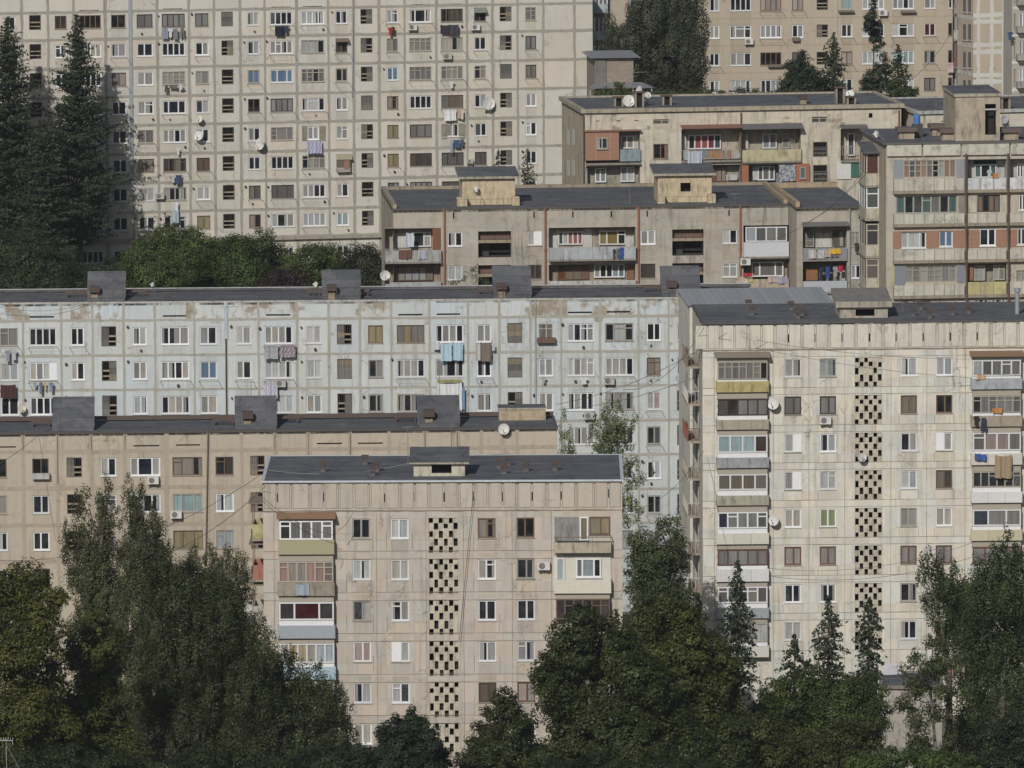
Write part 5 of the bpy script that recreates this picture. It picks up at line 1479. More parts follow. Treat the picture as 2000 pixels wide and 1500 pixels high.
# side windows on its left end wall
for px in (1109, 1119):
    for (ya, yb) in ((252, 282), (312, 342)):
        g = MB()
        y, z0 = U.side(px, yb, 0); _, z1 = U.side(px, ya, 0)
        g.box(-.03, -.004, y - 1.0, y + .4, z0, z1, 0, (0.48, 0.47, 0.44)); g.build('end_window', M['paint'], U.root)
U2 = Bld('continuation of the decayed cream block behind the roof hut, far right', (1792, 220), (2010, 215), 652, back_py=190, base=16, ext=(0, 6), seed=22)
U2.slot(1838, 1848, 236, 238, 'wall_hole')
U2.walls(wallU, lineM, ('cell', .05), us=[2 * i for i in range(9)], zs=[U2.H - 1.5], peel=lambda u, z, r: r.choice([.16, .28, .32]) if z > U2.H - 3 else .1)
U2.flat_roof(edge=M['stain'], edge_col=(0.40, 0.40, 0.38), edge_w=.4, edge_h=.15, over=.2)
U2.vent(1963, 213, 'mouth', 1.0)

# ================================================================== the infilled loggia block at the far right
wallE = wall_mat('stained_concrete_and_cream', (0.43, 0.39, 0.315), (0.365, 0.34, 0.29), dirt=(0.075, 0.068, 0.058), streak=0.7, blotch=0.8, fine=0.45, seed=15)
tileM = wall_mat('stained_cream_panels', (0.50, 0.48, 0.415), (0.40, 0.385, 0.335), dirt=(0.10, 0.098, 0.09), streak=0.7, blotch=0.6, fine=0.95, seed=16)
E = Bld('block of bricked-in and glazed loggias at the right edge, tall stair hut on its roof', (1731, 281), (2000, 277), 583, back_py=251, ext=(0, 6), base=11, seed=19)
yE = lambda x, y: y - 0.011 * (x - 1850)
E.seam_z = []
g = MB()
zt, zb = E.H - .1, E.pt(1850, 303)[1]
for a, b in ((1731, 1800), (1802, 1876), (1878, 1971), (1973, 2050)):
    k = E.rng.uniform(.9, 1.05)
    g.box(E.pt(a, 290)[0] + .03, min(E.pt(b, 290)[0] - .03, E.ur - .02), -.22, -.002, zb, zt, 0, (k, k, k, 0), skip='b')
g.build('frieze_panel', tileM, E.root)
def parE(x0, x1, y0, y1, n, c=(1, 1, 1, 0), proj=.30):
    u0, u1, z0, z1 = E.rect(x0, x1, y0, y1, -proj)
    g = MB()
    for i in range(n):
        k = E.rng.uniform(.86, 1.06)
        a, b = u0 + (u1 - u0) * i / n, u0 + (u1 - u0) * (i + 1) / n
        g.box(a + .025, b - .025, -proj, -.002, z0, z1, 0, (c[0] * k, c[1] * k, c[2] * k, E.rng.choice([0, 0, .1])), skip='b')
    g.box(u0, u1, -proj + .02, -.004, z0 + .02, z1 - .02, 1, (0.25, 0.23, 0.19), skip='b')
    g.box(u0 - .05, u1 + .05, -proj - .06, 0, z0 - .25, z0 - .01, 1, (0.30, 0.26, 0.20))
    g.build('parapet', [tileM, M['stain']], E.root)
for (y0, y1) in ((349, 372), (418, 437), (488, 508), (557, 577)):
    parE(1746, 1884, y0, y1, 7)
    if y0 == 349: parE(1890, 1966, y0 - 1, y1 - 2, 3, (1.12, 1.2, 1.45)); parE(1972, 2020, y0 - 2, y1 - 3, 2, (1.12, 1.2, 1.45))
    elif y0 == 557: parE(1890, 1966, y0 - 6, y1 - 2, 3, (.88, .82, .45)); parE(1972, 2020, y0 - 7, y1 - 3, 2)
    else: parE(1890, 1966, y0 - 1, y1 - 2, 4); parE(1972, 2020, y0 - 2, y1 - 3, 2)
tw = lambda *c: [x if isinstance(x, tuple) else {'d': (.015, .017, .02), 'g': (.16, .155, .145), 'n': (.22, .155, .115), 't': (.07, .12, .12), 'p': (.28, .30, .30), 'b': (.20, .26, .31)}[x] for x in c]
E.win(1765, 1867, 313, 347, 'O', 9, cols=tw('n', 't', 'n', 'n', 'g', 'd', 'p', 'n', 'n'), sill=False); E.panel(1745, 1763, 312, 350, (0.24, 0.26, 0.285), mat='paint', t=.06, name='wall_sheet'); E.panel(1868, 1884, 311, 347, (0.24, 0.26, 0.285), mat='paint', t=.06, name='wall_sheet')
E.win(1750, 1870, 382, 417, 'W', 7, cols=tw('t', 'd', 'd', 't', 'g', 'd', 't')); E.panel(1872, 1884, 382, 416, (0.26, 0.235, 0.195))
E.loggia(1890, 1966, 311, 369, 347, None, (0.44, 0.44, 0.43), [(1903, 1946, 321, 347, 'D', 3, 1.0, tw('t', 'd', 't'))], d=1.1, proj=.1, panels=((1902, 1946, 313, 320, (.03, .035, .04), 1.05),))
E.loggia(1973, 2020, 310, 368, 347, None, (0.44, 0.44, 0.43), [(1986, 1999, 319, 347, 'D', 2, 1.0, tw('d', 'd'))], d=1.1, proj=.1)
E.panel(1890, 1907, 382, 415, (0.46, 0.435, 0.36), t=.05, name='block_infill'); E.win(1909, 1953, 381, 414, 'K', 4, cols=tw('n', 'd', 'n', 'g'), sill=False); E.win(1990, 2004, 380, 411, 'W', 2, cols=tw('d', 'd'))
u0, u1 = E.pt(1743, 466)[0], E.ur
z1, z0 = E.pt(1850, 450)[1], E.pt(1850, 484)[1]
for (a, b, wx) in ((1744, 1884, ((1760, 1809, 452, 484, 'P', 3), (1834, 1861, 451, 482, 'L', 2))), (1890, 1966, ((1913, 1945, 447, 481, 'D', 2),)), (1972, 2030, ((1986, 2004, 447, 480, 'W', 2),))):
    ua, ub = E.pt(a, 466)[0], min(E.pt(b, 466)[0], E.ur)
    hs = []
    for (x0, x1, y0, y1, cd, n) in wx:
        q = E.rect(x0, x1, yE(x0, y0 + 0), yE(x0, y1 + 0)); hs.append(q)
    g = MB()
    U_ = sorted({ua, ub} | {h[0] for h in hs} | {h[1] for h in hs}); Z_ = sorted({z0, z1} | {min(max(h[2], z0), z1) for h in hs} | {min(max(h[3], z0), z1) for h in hs})
    for i in range(len(U_) - 1):
        for j in range(len(Z_) - 1):
            if Z_[j + 1] - Z_[j] < .005: continue
            a_, b_ = (U_[i] + U_[i + 1]) / 2, (Z_[j] + Z_[j + 1]) / 2
            if any(h[0] < a_ < h[1] and h[2] < b_ < h[3] for h in hs): continue
            g.face([(U_[i], -.06, Z_[j]), (U_[i + 1], -.06, Z_[j]), (U_[i + 1], -.06, Z_[j + 1]), (U_[i], -.06, Z_[j + 1])])
    g.build('brick_infill', M['brick'], E.root)
    for q, w in zip(hs, wx): E.win_uz(*q, w[4], w[5], sill=True)
E.panel(1748, 1768, 519, 556, (0.19, 0.21, 0.24), mat='paint', t=.06, name='wall_sheet'); E.panel(1869, 1884, 518, 552, (0.19, 0.21, 0.24), mat='paint', t=.06, name='wall_sheet'); E.panel(1742, 1747, 518, 552, (0.4, 0.38, 0.2), mat='paint', t=.05)
E.win(1769, 1868, 519, 551, 'O', 7, cols=tw((.27, .27, .25), 'g', (.28, .28, .26), (.27, .27, .25), (.27, .27, .25), 'g', (.28, .28, .26)), sill=False)
E.loggia(1890, 1966, 515, 570, 551, None, (0.28, 0.26, 0.23), [(1902, 1924, 518, 548, 'O', 2, .5, tw('p', 'p')), (1940, 1962, 517, 547, 'O', 2, .5, tw('p', 'g'))], d=.9, proj=.05, panels=((1891, 1901, 518, 548, (0.26, 0.14, 0.08), .3),))
E.win(1985, 2004, 528, 549, 'O', 2)
for k, x in enumerate(range(1760, 1880, 22)): E.win(x, x + 14, 587, 600, 'W', 2, sill=False)
E.win(1903, 1930, 584, 598, 'W', 3); E.win(1936, 1964, 584, 598, 'W', 3)
for x, xb in ((1886.5, 1888), (1968.5, 1970)): E.pipe(x, 300, 595, .085, (0.10, 0.065, 0.055), x1=xb, off=.42)
E.walls(wallE, lineM, ('cell', .05), peel=lambda u, z, r: r.choice([0, 0, .12, .2]), side_col=(.90, .86, .80, .12))
E.flat_roof(edge=M['metal'], edge_col=(0.11, 0.105, 0.10), edge_w=.2, edge_h=.07, over=.25)
cE = (0.40, 0.345, 0.27)
E.hut(1866, 1953, 189, 276, 'box', yd=1.2, dep=6.0, c=cE, open_=(1924, 1945, 203, 263), ov=.12, slope=.15, roof_t=.25)
g = MB()
u0, u1, z0, z1 = E.rect(1924, 1946, 212, 215, 1.15); g.box(u0, u1, 1.12, 1.24, z0, z1, 0, (0.42, 0.42, 0.41)); g.build('door_transom', M['paint'], E.root)
for x0, x1, y0, y1, yd in ((1757, 1786, 258, 268, 3.5), (1821, 1846, 246, 260, 6.0), (1840, 1914, 262, 276, 2.0), (1961, 1989, 260, 275, 1.6)):
    u0, u1, z0, z1 = E.rect(x0, x1, y0, y1, yd)
    g = MB(); g.box(u0, u1, yd, yd + 1.0, E.H + .03, E.H + .62, 0, (0.36, 0.30, 0.23)); o = g.build('roof_duct', M['stain'], E.root)
    g = MB(); g.box(u0 - .2, u1 + .2, yd - .25, yd + 1.2, E.H + .63, E.H + .95, 0, (0.115, 0.085, 0.075)); g.build('duct_cover', M['metal'], o)
g = MB()
u, y = E.rp(1780, 263, E.H)
g.box(u - .3, u + .5, 4.8, 5.5, E.H + .03, E.H + 1.1, 0, (0.05, 0.05, 0.05), skip='') ; g.build('tank_stand', M['metal'], E.root)
# bay windows stacked on the left end wall
yb0 = E.side(1717, 330, 0)[0]
for k, (ya, yb, yc, glass) in enumerate(((299, 341, 362, (0.075, 0.028, 0.024)), (365, 407, 427, (0.06, 0.075, 0.08)), (437, 480, 500, (0.035, 0.035, 0.036)), (505, 545, 563, (0.10, 0.09, 0.085)))):
    ux = -1.05
    z = lambda y: E.pt(1705, y, yb0)[1]
    y0, y1 = yb0, yb0 + 3.6
    g = MB()
    fc = [(0.40, 0.37, 0.31), (0.66, 0.67, 0.68), (0.40, 0.37, 0.31), (0.40, 0.37, 0.31)][k]
    g.box(ux, -.003, y0, y1, z(yc), z(yb), 0, (0.46, 0.43, 0.35)); g.box(ux - .08, -.003, y0 - .1, y1 + .1, z(yc) - .18, z(yc) - .003, 0, (0.33, 0.30, 0.25))
    o = g.build('bay_window', M['stain'], E.root)
    g = MB()
    g.box(ux + .05, -.004, y0 + .05, y1 - .05, z(yb) + .003, z(ya), 0, glass)
    for u in (ux, -.11): g.box(u, u + .10, y0, y0 + .10, z(yb) + .004, z(ya), 0, fc)
    for zz in (z(yb) + .005, z(ya) - .1, z(ya) - .6)[:3 if k else 2]: g.box(ux + .104, -.115, y0 - .003, y0 + .09, zz, zz + .09, 0, fc)
    for y in (y0 + 1.2, y0 + 2.4, y1 - .1): g.box(ux - .003, ux + .09, y, y + .10, z(yb) + .004, z(ya), 0, fc)
    g.build('bay_glazing', M['paint'], o)
    if k == 0:
        g = MB(); P0 = [(ux - .25, y0 - .4, z(ya) + .02), (0, y0 - .4, z(ya) + .02), (0, y1 + .2, z(ya) + .62), (ux - .25, y1 + .2, z(ya) + .62)]
        g.face(P0, 0); g.face([(p[0], p[1], p[2] - .012) for p in P0[::-1]], 0)
        for i in range(4):
            p, q = P0[i], P0[(i + 1) % 4]; g.face([(p[0], p[1], p[2] - .012), (q[0], q[1], q[2] - .012), q, p], 0)
        g.build('bay_roof', M['felt'], o)

# ================================================================== the plain beige tower at the top right
wallH = wall_mat('plain_beige_render', (0.385, 0.335, 0.265), (0.375, 0.335, 0.27), streak=0.2, blotch=0.5, fine=0.14, seed=17)
H = Bld('plain beige apartment tower behind the conifers along the top right', (1160, -64), (1861, -72), 741, depth=13, base=27, seed=20)
yH = lambda x, y: y - 0.0125 * (x - 1600)
for x0, x1, codes in ((1170, 1192, 'WWWWW'), (1230, 1252, 'WDWMW'), (1290, 1330, 'WMWDW'), (1386, 1405, 'WMWDW'), (1426, 1467, 'WDWMP'), (1485, 1526, 'BRWXM'), (1547, 1569, 'WRMKR'), (1595, 1617, 'SShSS'), (1643, 1665, 'WGMRW'), (1684, 1727, 'PPPPO'), (1743, 1785, 'MWWGW'), (1805, 1827, 'WWAMK'), (1852, 1860, 'DDXXX')):
    u0, u1 = H.pt(x0, yH(x0, 60))[0], H.pt(x1, yH(x1, 60))[0]
    for k, cd in enumerate(codes):
        z1, z0 = H.pt(1600, -5.5 - 53.4 + 53.4 * k)[1], H.pt(1600, 19.5 - 53.4 + 53.4 * k)[1]
        if cd in 'Ssh': H.stair(u0, u1, z0, z1, cd)
        else:
            H.win_uz(u0, u1, z0, z1, cd, n=(1 if x0 == 1852 else None))
            if H.rng.random() < .3: H.poles(u0 - .1, u1 + .1, z0 - .15, 1.0)
H.pipe(1633.5, -40, 72, .05, (0.55, 0.54, 0.52))
H.walls(wallH, seamC, ('panel', .03), peel=lambda u, z, r: 0, joint=[((0, H.pt(1600, y)[1]), (H.W, H.pt(1600, y)[1]), .06) for y in (34, 87, 140)], side_col=(.9, .9, .9))
H.flat_roof(edge=M['stain'])
for (x0, x1, y0, y1) in ((1638, 1668, 20, 24), (1760, 1789, 21, 25), (1548, 1562, 73, 80), (1500, 1528, 126, 131)):
    u0, u1, z0, z1 = H.rect(x0, x1, y0, y1, -.35); g = MB(); g.box(u0, u1, -.45, -.01, z0, z1, 0, (0.15, 0.13, 0.11)); g.build('window_box', M['paint'], H.root)
# balconies on its right end
for k in range(5):
    z0 = H.pt(1868, 24 - 53.4 + 53.4 * k)[1]
    g = MB(); c = [(0.30, 0.28, 0.25), (0.30, 0.28, 0.25), (0.47, 0.48, 0.49), (0.22, 0.10, 0.085), (0.47, 0.48, 0.49)][k]
    g.box(H.W + .003, H.W + .85, .4, 2.2, z0 - .15, z0, 0, (0.3, 0.28, 0.25)); g.box(H.W + .79, H.W + .85, .4, 2.2, z0 + .003, z0 + .95, 0, c); g.box(H.W + .003, H.W + .78, .4, .47, z0 + .003, z0 + .95, 0, c)
    o = g.build('end_balcony', M['stain'], H.root)
    g = MB()
    for u in (.03, .37, .74): g.box(H.W + u, H.W + u + .08, .4, .48, z0 + .953, z0 + 2.3, 0, (0.5, 0.5, 0.5) if k != 3 else (0.2, 0.09, 0.075))
    g.box(H.W + .04, H.W + .82, .5, .52, z0 + .953, z0 + 2.3, 1, (0.15, 0.155, 0.16)); g.build('balcony_glazing', [M['paint'], M['glass']], o)
# left wing with enclosed balconies
for k in range(3):
    u0, u1, z0, z1 = H.rect(1161, 1187, 8 + 53 * k, 26 + 53 * k, -.9)
    g = MB(); g.box(u0, u1, -.9, -.003, z0, z1, 0, [(0.36, 0.42, 0.42), (0.47, 0.48, 0.48), (0.45, 0.42, 0.36)][k]); o = g.build('balcony', M['stain'], H.root)
    g = MB(); z2 = z1 + 1.35
    for i in range(4):
        u = u0 + (u1 - u0 - .1) * i / 3; g.box(u, u + .1, -.88, -.8, z1 + .003, z2, 0, WHITE)
    g.box(u0 + .02, u1 - .02, -.79, -.004, z1 + .003, z2, 1, (0.16, 0.16, 0.16)); g.build('balcony_glazing', [M['paint'], M['glass']], o)

# the corner tower with white joints
wallI = wall_mat('sandy_render_panels', (0.43, 0.365, 0.285), (0.40, 0.36, 0.30), streak=0.15, blotch=0.4, fine=0.14, seed=18)
whiteM = wall_mat('white_joint_paint', (0.56, 0.545, 0.51), (0.46, 0.45, 0.42), streak=0.3, blotch=0.5, fine=0.2, seed=19)
cI = at_depth(1901, 0, 722)
zI = at_depth(1901, -60, 722).z
# built on the long face that runs back to the right
I = Bld('sandy corner tower with white painted panel joints, top right', (1901, -60), (1972, -61.9), 738, depth=4.5, base=27, seed=23)
W_ = I.W
I.seam_u = [I.pt(x, 60)[0] for x in (1911, 1937, 1960)]
I.seam_z = [I.pt(1911, y)[1] for y in (30, 43, 88, 102, 147, 160, 205, -15, -28)]
sI, zIv = I.seam_u, I.seam_z
I.walls(wallI, whiteM, ('panel', .03), .42, side_col=(.86, .88, .92, .0))
I.flat_roof(edge=M['stain'])
for px in (1885, 1895):
    for k in range(5):
        g = MB()
        y, z0 = I.side(px, 22 - 53.4 + 54.5 * k, 0); _, z1 = I.side(px, -8 - 53.4 + 54.5 * k, 0)
        g.box(-.04, -.004, y - .5, y + .5, z0, z1, 0, (0.10, 0.095, 0.09)); g.box(-.055, -.041, y - .55, y - .42, z0, z1, 0, (0.5, 0.49, 0.46)); g.box(-.12, -.004, y - .6, y + .6, z0 - .12, z0 - .003, 0, (0.42, 0.4, 0.36)); g.build('end_window', M['paint'], I.root)
for k in range(4):
    g = MB()
    y, z0 = I.side(1890, 33 + 54.5 * k, 0)
    g.box(-.02, -.004, 0, I.depth, z0 - .25, z0 + .1, 0, (0.48, 0.47, 0.45)); g.build('white_band', M['stain'], I.root)
# the grey block cut by the right edge of the picture
J = Bld('grey block with small balconies cut off by the top right edge', (1977, -60), (2030, -61.0), 705, depth=3.2, base=24, ext=(0, 8), seed=24)
for k in range(5):
    y = -30 + 54 * k
    J.win(1980, 1984.5, y + 3, y + 33, 'O', 1); J.win(1990, 2004, y + 1, y + 30, 'W', 2)
    u0, u1, z0, z1 = J.rect(1988, 2014, y + 28, y + 40, -.8)
    g = MB(); g.box(u0, u1, -.8, -.003, z0, z1, 0, (0.33, 0.325, 0.31)); g.build('balcony', M['stain'], J.root)
wallJ = wall_mat('grey_render', (0.36, 0.345, 0.315), (0.33, 0.30, 0.25), streak=0.3, blotch=0.6, fine=0.25, seed=20)
J.walls(wallJ, whiteM, ('panel', .03), joint=[((J.ul, J.pt(1985, y)[1]), (J.ur, J.pt(1985, y)[1]), .3) for y in (15, 69, 122, 176)])
J.flat_roof(edge=M['stain'])

# ================================================================== the stone house between the slab and the poplar
K = Bld('small grey block-built house with sheet-metal roof beside the grid slab', (1162, 112), (1237, 111), 694, depth=7, base=26, seed=25, name='stone_house', cat='house')
K.walls(M['stone'], None, ('panel', .02))
g = MB()
P0 = [(-.5, -.5, K.H - .05), (K.W + .7, -.5, K.H - .05), (K.W + .2, 3.6, K.H + .35), (-.2, 3.6, K.H + .35)]
P1 = [(-.5, 7.4, K.H - .05), (K.W + .7, 7.4, K.H - .05)]
gc = (0.20, 0.205, 0.215)
g.face(P0, 0, gc); g.face([P0[3], P0[2], P1[1], P1[0]], 0, gc); g.face([P0[1], P1[1], P0[2]], 0, gc); g.face([P1[0], P0[0], P0[3]], 0, gc); g.face([P0[0], P1[0], P1[1], P0[1]], 0, (0.15, 0.12, 0.1))
g.build('hipped_roof', M['metal'], K.root)
g = MB(); zz = K.pt(1200, 171, -2)[1]
P0 = [(-1.0, -2.4, zz - .05), (K.W + 1.8, -2.4, zz - .05), (K.W + .8, -.02, zz + .32), (0, -.02, zz + .32)]
g.face(P0, 0, gc); g.face([P0[0], P0[3], (0, -.02, zz - .06), ], 0, gc); g.face([P0[2], P0[1], (K.W + .8, -.02, zz - .06)], 0, gc); g.face([P0[1], P0[0], (0, -.02, zz - .06), (K.W + .8, -.02, zz - .06)], 0, (0.15, 0.12, 0.1))
g.build('porch_roof', M['metal'], K.root)
g = MB()
for u in (-.8, 1.5, K.W + 1.4): g.box(u, u + .14, -2.3, -2.16, 0, zz - .06, 0, (0.3, 0.28, 0.26))
g.build('porch_post', M['stain'], K.root)
u0, u1, z0, z1 = K.rect(1163, 1186, 110, 163, -.1); g = MB(); g.box(u0, u1 - .1, -.12, -.02, z0, z1 - .2, 0, (0.17, 0.16, 0.15)); g.build('wall_panel', M['stain'], K.root)

# ------------------------------------------------------------------ trees
def leaf_object(name, P, Nn, S, Cc, mat, parent, aspect=0.62, seed=0):
    """many small diamond leaves as one crown"""
    rs = np.random.RandomState(seed)
    n = len(P)
    Nn = Nn / np.maximum(np.linalg.norm(Nn, axis=1, keepdims=True), 1e-6)
    T = np.cross(Nn, rs.normal(size=(n, 3)))
    T /= np.maximum(np.linalg.norm(T, axis=1, keepdims=True), 1e-6)
    Bv = np.cross(Nn, T)
    h = (S / 2)[:, None]
    w = (S * aspect / 2)[:, None] if np.isscalar(aspect) else (S * aspect / 2)[:, None]
    V = np.empty((n, 4, 3), dtype=np.float32)
    V[:, 0] = P - T * h; V[:, 1] = P + Bv * w - T * h * .1; V[:, 2] = P + T * h; V[:, 3] = P - Bv * w - T * h * .1
    me = bpy.data.meshes.new(name)
    me.vertices.add(n * 4)
    me.vertices.foreach_set('co', V.reshape(-1))
    me.loops.add(n * 4)
    me.loops.foreach_set('vertex_index', np.arange(n * 4, dtype=np.int32))
    me.polygons.add(n)
    me.polygons.foreach_set('loop_start', np.arange(0, n * 4, 4, dtype=np.int32))
    ca = me.color_attributes.new('Col', 'FLOAT_COLOR', 'POINT')
    cc = np.ones((n, 4, 4), dtype=np.float32)
    cc[:, :, :3] = Cc[:, None, :]
    ca.data.foreach_set('color', cc.reshape(-1))
    me.materials.append(mat)
    me.update(calc_edges=True)
    o = bpy.data.objects.new(name, me)
    col.objects.link(o)
    o.parent = parent
    return o

TREE_N = [0]
def leafy(name, label, d, tx, lobes, cols, leaf=0.24, rc=0.75, dens=1.0, per=46, cat='tree', group='trees between the blocks', bark=(0.11, 0.10, 0.085), up=0.35, tr=0.26, fill=0.3, mat='leaf'):
    """broad-leaved tree: trunk, limbs and leaf clusters gathered round the lobes of its crown (px, py, half width, half height[, further away])"""
    TREE_N[0] += 1
    seed = 100 + TREE_N[0]
    rs = np.random.RandomState(seed)
    rng = random.Random(seed)
    foot = at_depth(tx, lobes[0][1], d)
    gz = ground(foot.x, d)
    base = Vector((foot.x, d, gz))
    e = tag(empty(name, base), label, cat, group)
    L = []
    for lb in lobes:
        dd = lb[4] if len(lb) > 4 else rng.uniform(-1.6, 1.6)
        c = at_depth(lb[0], lb[1], d + dd)
        L.append((c, lb[2] / FPX * d * 1.07, lb[3] / FPX * d * 1.07))
    poplar = name == 'poplar_tree'
    if dens >= .9 and not poplar:                                       # close the crown between neighbouring lobes
        for i in range(len(L)):
            j = min((k for k in range(len(L)) if k != i), key=lambda k: (L[k][0] - L[i][0]).length)
            c = (L[i][0] + L[j][0]) / 2 + Vector((rng.uniform(-.5, .5), rng.uniform(-1.8, .3), rng.uniform(-1.2, .2)))
            L.append((c, (L[i][1] + L[j][1]) * .42, (L[i][2] + L[j][2]) * .42))
    PP, NN, SS, CC = [], [], [], []
    for li, (c, rx, rz) in enumerate(L):
        area = 4 * math.pi * ((rx * rx + rx * rz * 2) / 3)
        n = max(6, int(dens * area / (rc * rc * 1.35)))
        D = rs.normal(size=(n, 3)); D /= np.linalg.norm(D, axis=1, keepdims=True)
        f = np.where(rs.rand(n) < fill, rs.uniform(.15, .75, n), rs.uniform(.74, 1.03, n))
        ctr = np.array(c - base)[None, :] + D * f[:, None] * np.array([rx, rx * .9, rz])[None, :]
        if poplar:                                       # upright sprays that taper to a point
            up_ = np.clip(D[:, 2] * f, -1, 1)
            tap = np.where(up_ > 0, 1 - .55 * up_, 1.0)
            cen = np.array(c - base)
            ctr = cen + (ctr - cen) * np.stack([tap, tap, np.where(up_ > 0, 1.25, 1.05)], 1)
        cw = np.exp(rs.normal(0, .22, n))
        hue = rs.rand(n)
        rcl = rc * rs.uniform(.55, 1.25, n) * (min(1.0, .45 + .35 * min(rx, rz)))
        m = np.maximum(8, (per * 1.45 * 1.45 * rs.uniform(.6, 1.3, n) * (rcl / rc) ** 2).astype(int))
        idx = np.repeat(np.arange(n), m)
        k = len(idx)
        dirs = rs.normal(size=(k, 3)); dirs /= np.linalg.norm(dirs, axis=1, keepdims=True)
        pos = ctr[idx] + dirs * (rs.uniform(.25, 1.0, k) ** .6)[:, None] * rcl[idx][:, None] * (np.array([.72, .72, 1.5]) if poplar else np.array([1, 1, .8]))
        nn = D[idx] * .7 + dirs * .55 + rs.normal(size=(k, 3)) * .40 + np.array([0, 0, up])
        h2 = np.clip(hue[idx] + rs.normal(0, .22, k), 0, 1)
        ca, cb = np.array(cols[0]), np.array(cols[1])
        cc = ca * (1 - h2[:, None]) + cb * h2[:, None]
        cc = cc * (.92 if d < 500 else 1.0) * cw[idx][:, None] * np.exp(rs.normal(0, .13, k))[:, None]
        PP.append(pos); NN.append(nn); SS.append(leaf * .80 * rs.uniform(.6, 1.3, k)); CC.append(cc)
    leaf_object('crown', np.concatenate(PP), np.concatenate(NN), np.concatenate(SS), np.concatenate(CC), M[mat], e, .66, seed)
    # trunk and limbs
    g = MB()
    bc = bark
    top = max(L, key=lambda q: q[0].z)
    tp = top[0] - base + Vector((0, .6, -top[2] * .4))
    mean = sum((q[0] for q in L), Vector()) / len(L) - base
    H = tp.z
    pts = [Vector((0, 0, -.4)), Vector((rng.uniform(-.2, .2), 0, H * .25)), Vector((mean.x * .6, mean.y * .5, H * .5)), Vector((mean.x * .5 + tp.x * .5, tp.y * .6, H * .75)), tp]
    rad = [tr * 1.25, tr, tr * .75, tr * .45, tr * .12]
    for i in range(4): g.tube(pts[i], pts[i + 1], rad[i], rad[i + 1], 8, 0, bc)
    for (c, rx, rz) in L[:len(lobes)]:
        q = c - base
        t = min(.85, max(.22, (q.z - rz * 1.4) / max(H, 1)))
        i = min(3, int(t * 4)); s = pts[i].lerp(pts[i + 1], t * 4 - i)
        mid = s.lerp(q, .55) + Vector((0, 0, -.12 * (q - s).length))
        r0 = tr * .30 * (1 - t * .5)
        g.tube(s, mid, r0, r0 * .7, 6, 0, bc); g.tube(mid, q, r0 * .7, r0 * .3, 6, 0, bc)
        for k in range(2):
            a = Vector((rng.uniform(-1, 1) * rx, rng.uniform(-1, 1) * rx, rng.uniform(-.2, 1) * rz)) * .85
            g.tube(q.lerp(mid, .3 * k / 4), q + a, r0 * .3, .012, 5, 0, bc)
    g.build('trunk', M['bark'], e)
    return e

def conifer(name, label, d, px, ytop, ybot, prof, cols, dens=1.0, wide=1.0, leaf=0.42, droop=0.35, bare=0.0, cat='conifer', group='conifers', tr=0.22, lift=0.0, gaps=0.18):
    """prof: list of (py, half width in px) from the tip downwards"""
    TREE_N[0] += 1
    seed = 300 + TREE_N[0]
    rs = np.random.RandomState(seed)
    top = at_depth(px, ytop, d)
    gz = ground(top.x, d)
    base = Vector((top.x, d, gz))
    e = tag(empty(name, base), label, cat, group)
    zb = at_depth(px, ybot, d).z - gz
    H = top.z - gz
    zs = np.array([at_depth(px, p[0], d).z - gz for p in prof][::-1]); ws = np.array([p[1] * wide / FPX * d for p in prof][::-1])
    PP, NN, SS, CC = [], [], [], []
    br = []
    z = H - .15
    lev = 0
    fa = rs.uniform(0, 6.28, 6)
    while z > zb:
        R = float(np.interp(z, zs, ws)) * rs.uniform(.82, 1.12)
        nb = max(4, int((5 + R * 3.2) * dens))
        for k in range(nb):
            if rs.rand() < gaps and R > .8: continue
            a = rs.uniform(0, 2 * math.pi)
            lump = 1 + .17 * math.sin(z * 1.15 + 2 * a + fa[0]) + .13 * math.sin(z * 2.3 - a + fa[1]) + .10 * math.sin(z * .55 + 3 * a + fa[2])
            r = R * lump * rs.uniform(.60, 1.20)
            if rs.rand() < .06: r *= 1.22
            n = max(3, int(r / .16 * dens))
            t = rs.uniform(.08, 1.0, n) ** .8
            sd = rs.normal(0, .10 + .16 * r * .4, n) * (1 - t * .55)
            dz = lift * r * t - droop * r * t ** 1.6 + .18 * r * (t > .85) * droop
            x = math.cos(a) * r * t - math.sin(a) * sd
            y = math.sin(a) * r * t + math.cos(a) * sd
            zz = z + dz + rs.normal(0, .07, n)
            PP.append(np.stack([x, y, zz], 1))
            NN.append(np.stack([math.cos(a) * .35 + rs.normal(0, .5, n), math.sin(a) * .35 + rs.normal(0, .5, n), .65 + rs.normal(0, .4, n)], 1))
            SS.append(leaf * .85 * rs.uniform(.6, 1.25, n) * (.75 + .25 * min(1, R)))
            h2 = np.clip(rs.rand() + rs.normal(0, .2, n), 0, 1)[:, None]
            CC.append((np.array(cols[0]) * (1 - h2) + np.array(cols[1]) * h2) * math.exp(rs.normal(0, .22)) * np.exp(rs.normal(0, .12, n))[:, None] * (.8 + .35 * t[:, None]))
            if r > .7 and rs.rand() < .45: br.append((z, a, r * .8, lift * r * .8 - droop * r * .5))
        z -= rs.uniform(.20, .34) * (.6 + .25 * min(2.0, R)) / max(.6, dens) ** .3
        lev += 1
    leaf_object('crown', np.concatenate(PP), np.concatenate(NN), np.concatenate(SS), np.concatenate(CC), M['needle'], e, .48, seed)
    g = MB()
    bc = (0.13, 0.105, 0.085)
    g.tube((0, 0, -.4), (0, 0, H * .5), tr, tr * .65, 8, 0, bc); g.tube((0, 0, H * .5), (0, 0, H - .1), tr * .65, .02, 8, 0, bc)
    for (z, a, r, dz) in br: g.tube((0, 0, z), (math.cos(a) * r, math.sin(a) * r, z + dz), .035, .01, 4, 0, bc, cap=False)
    g.build('trunk', M['bark'], e)
    return e

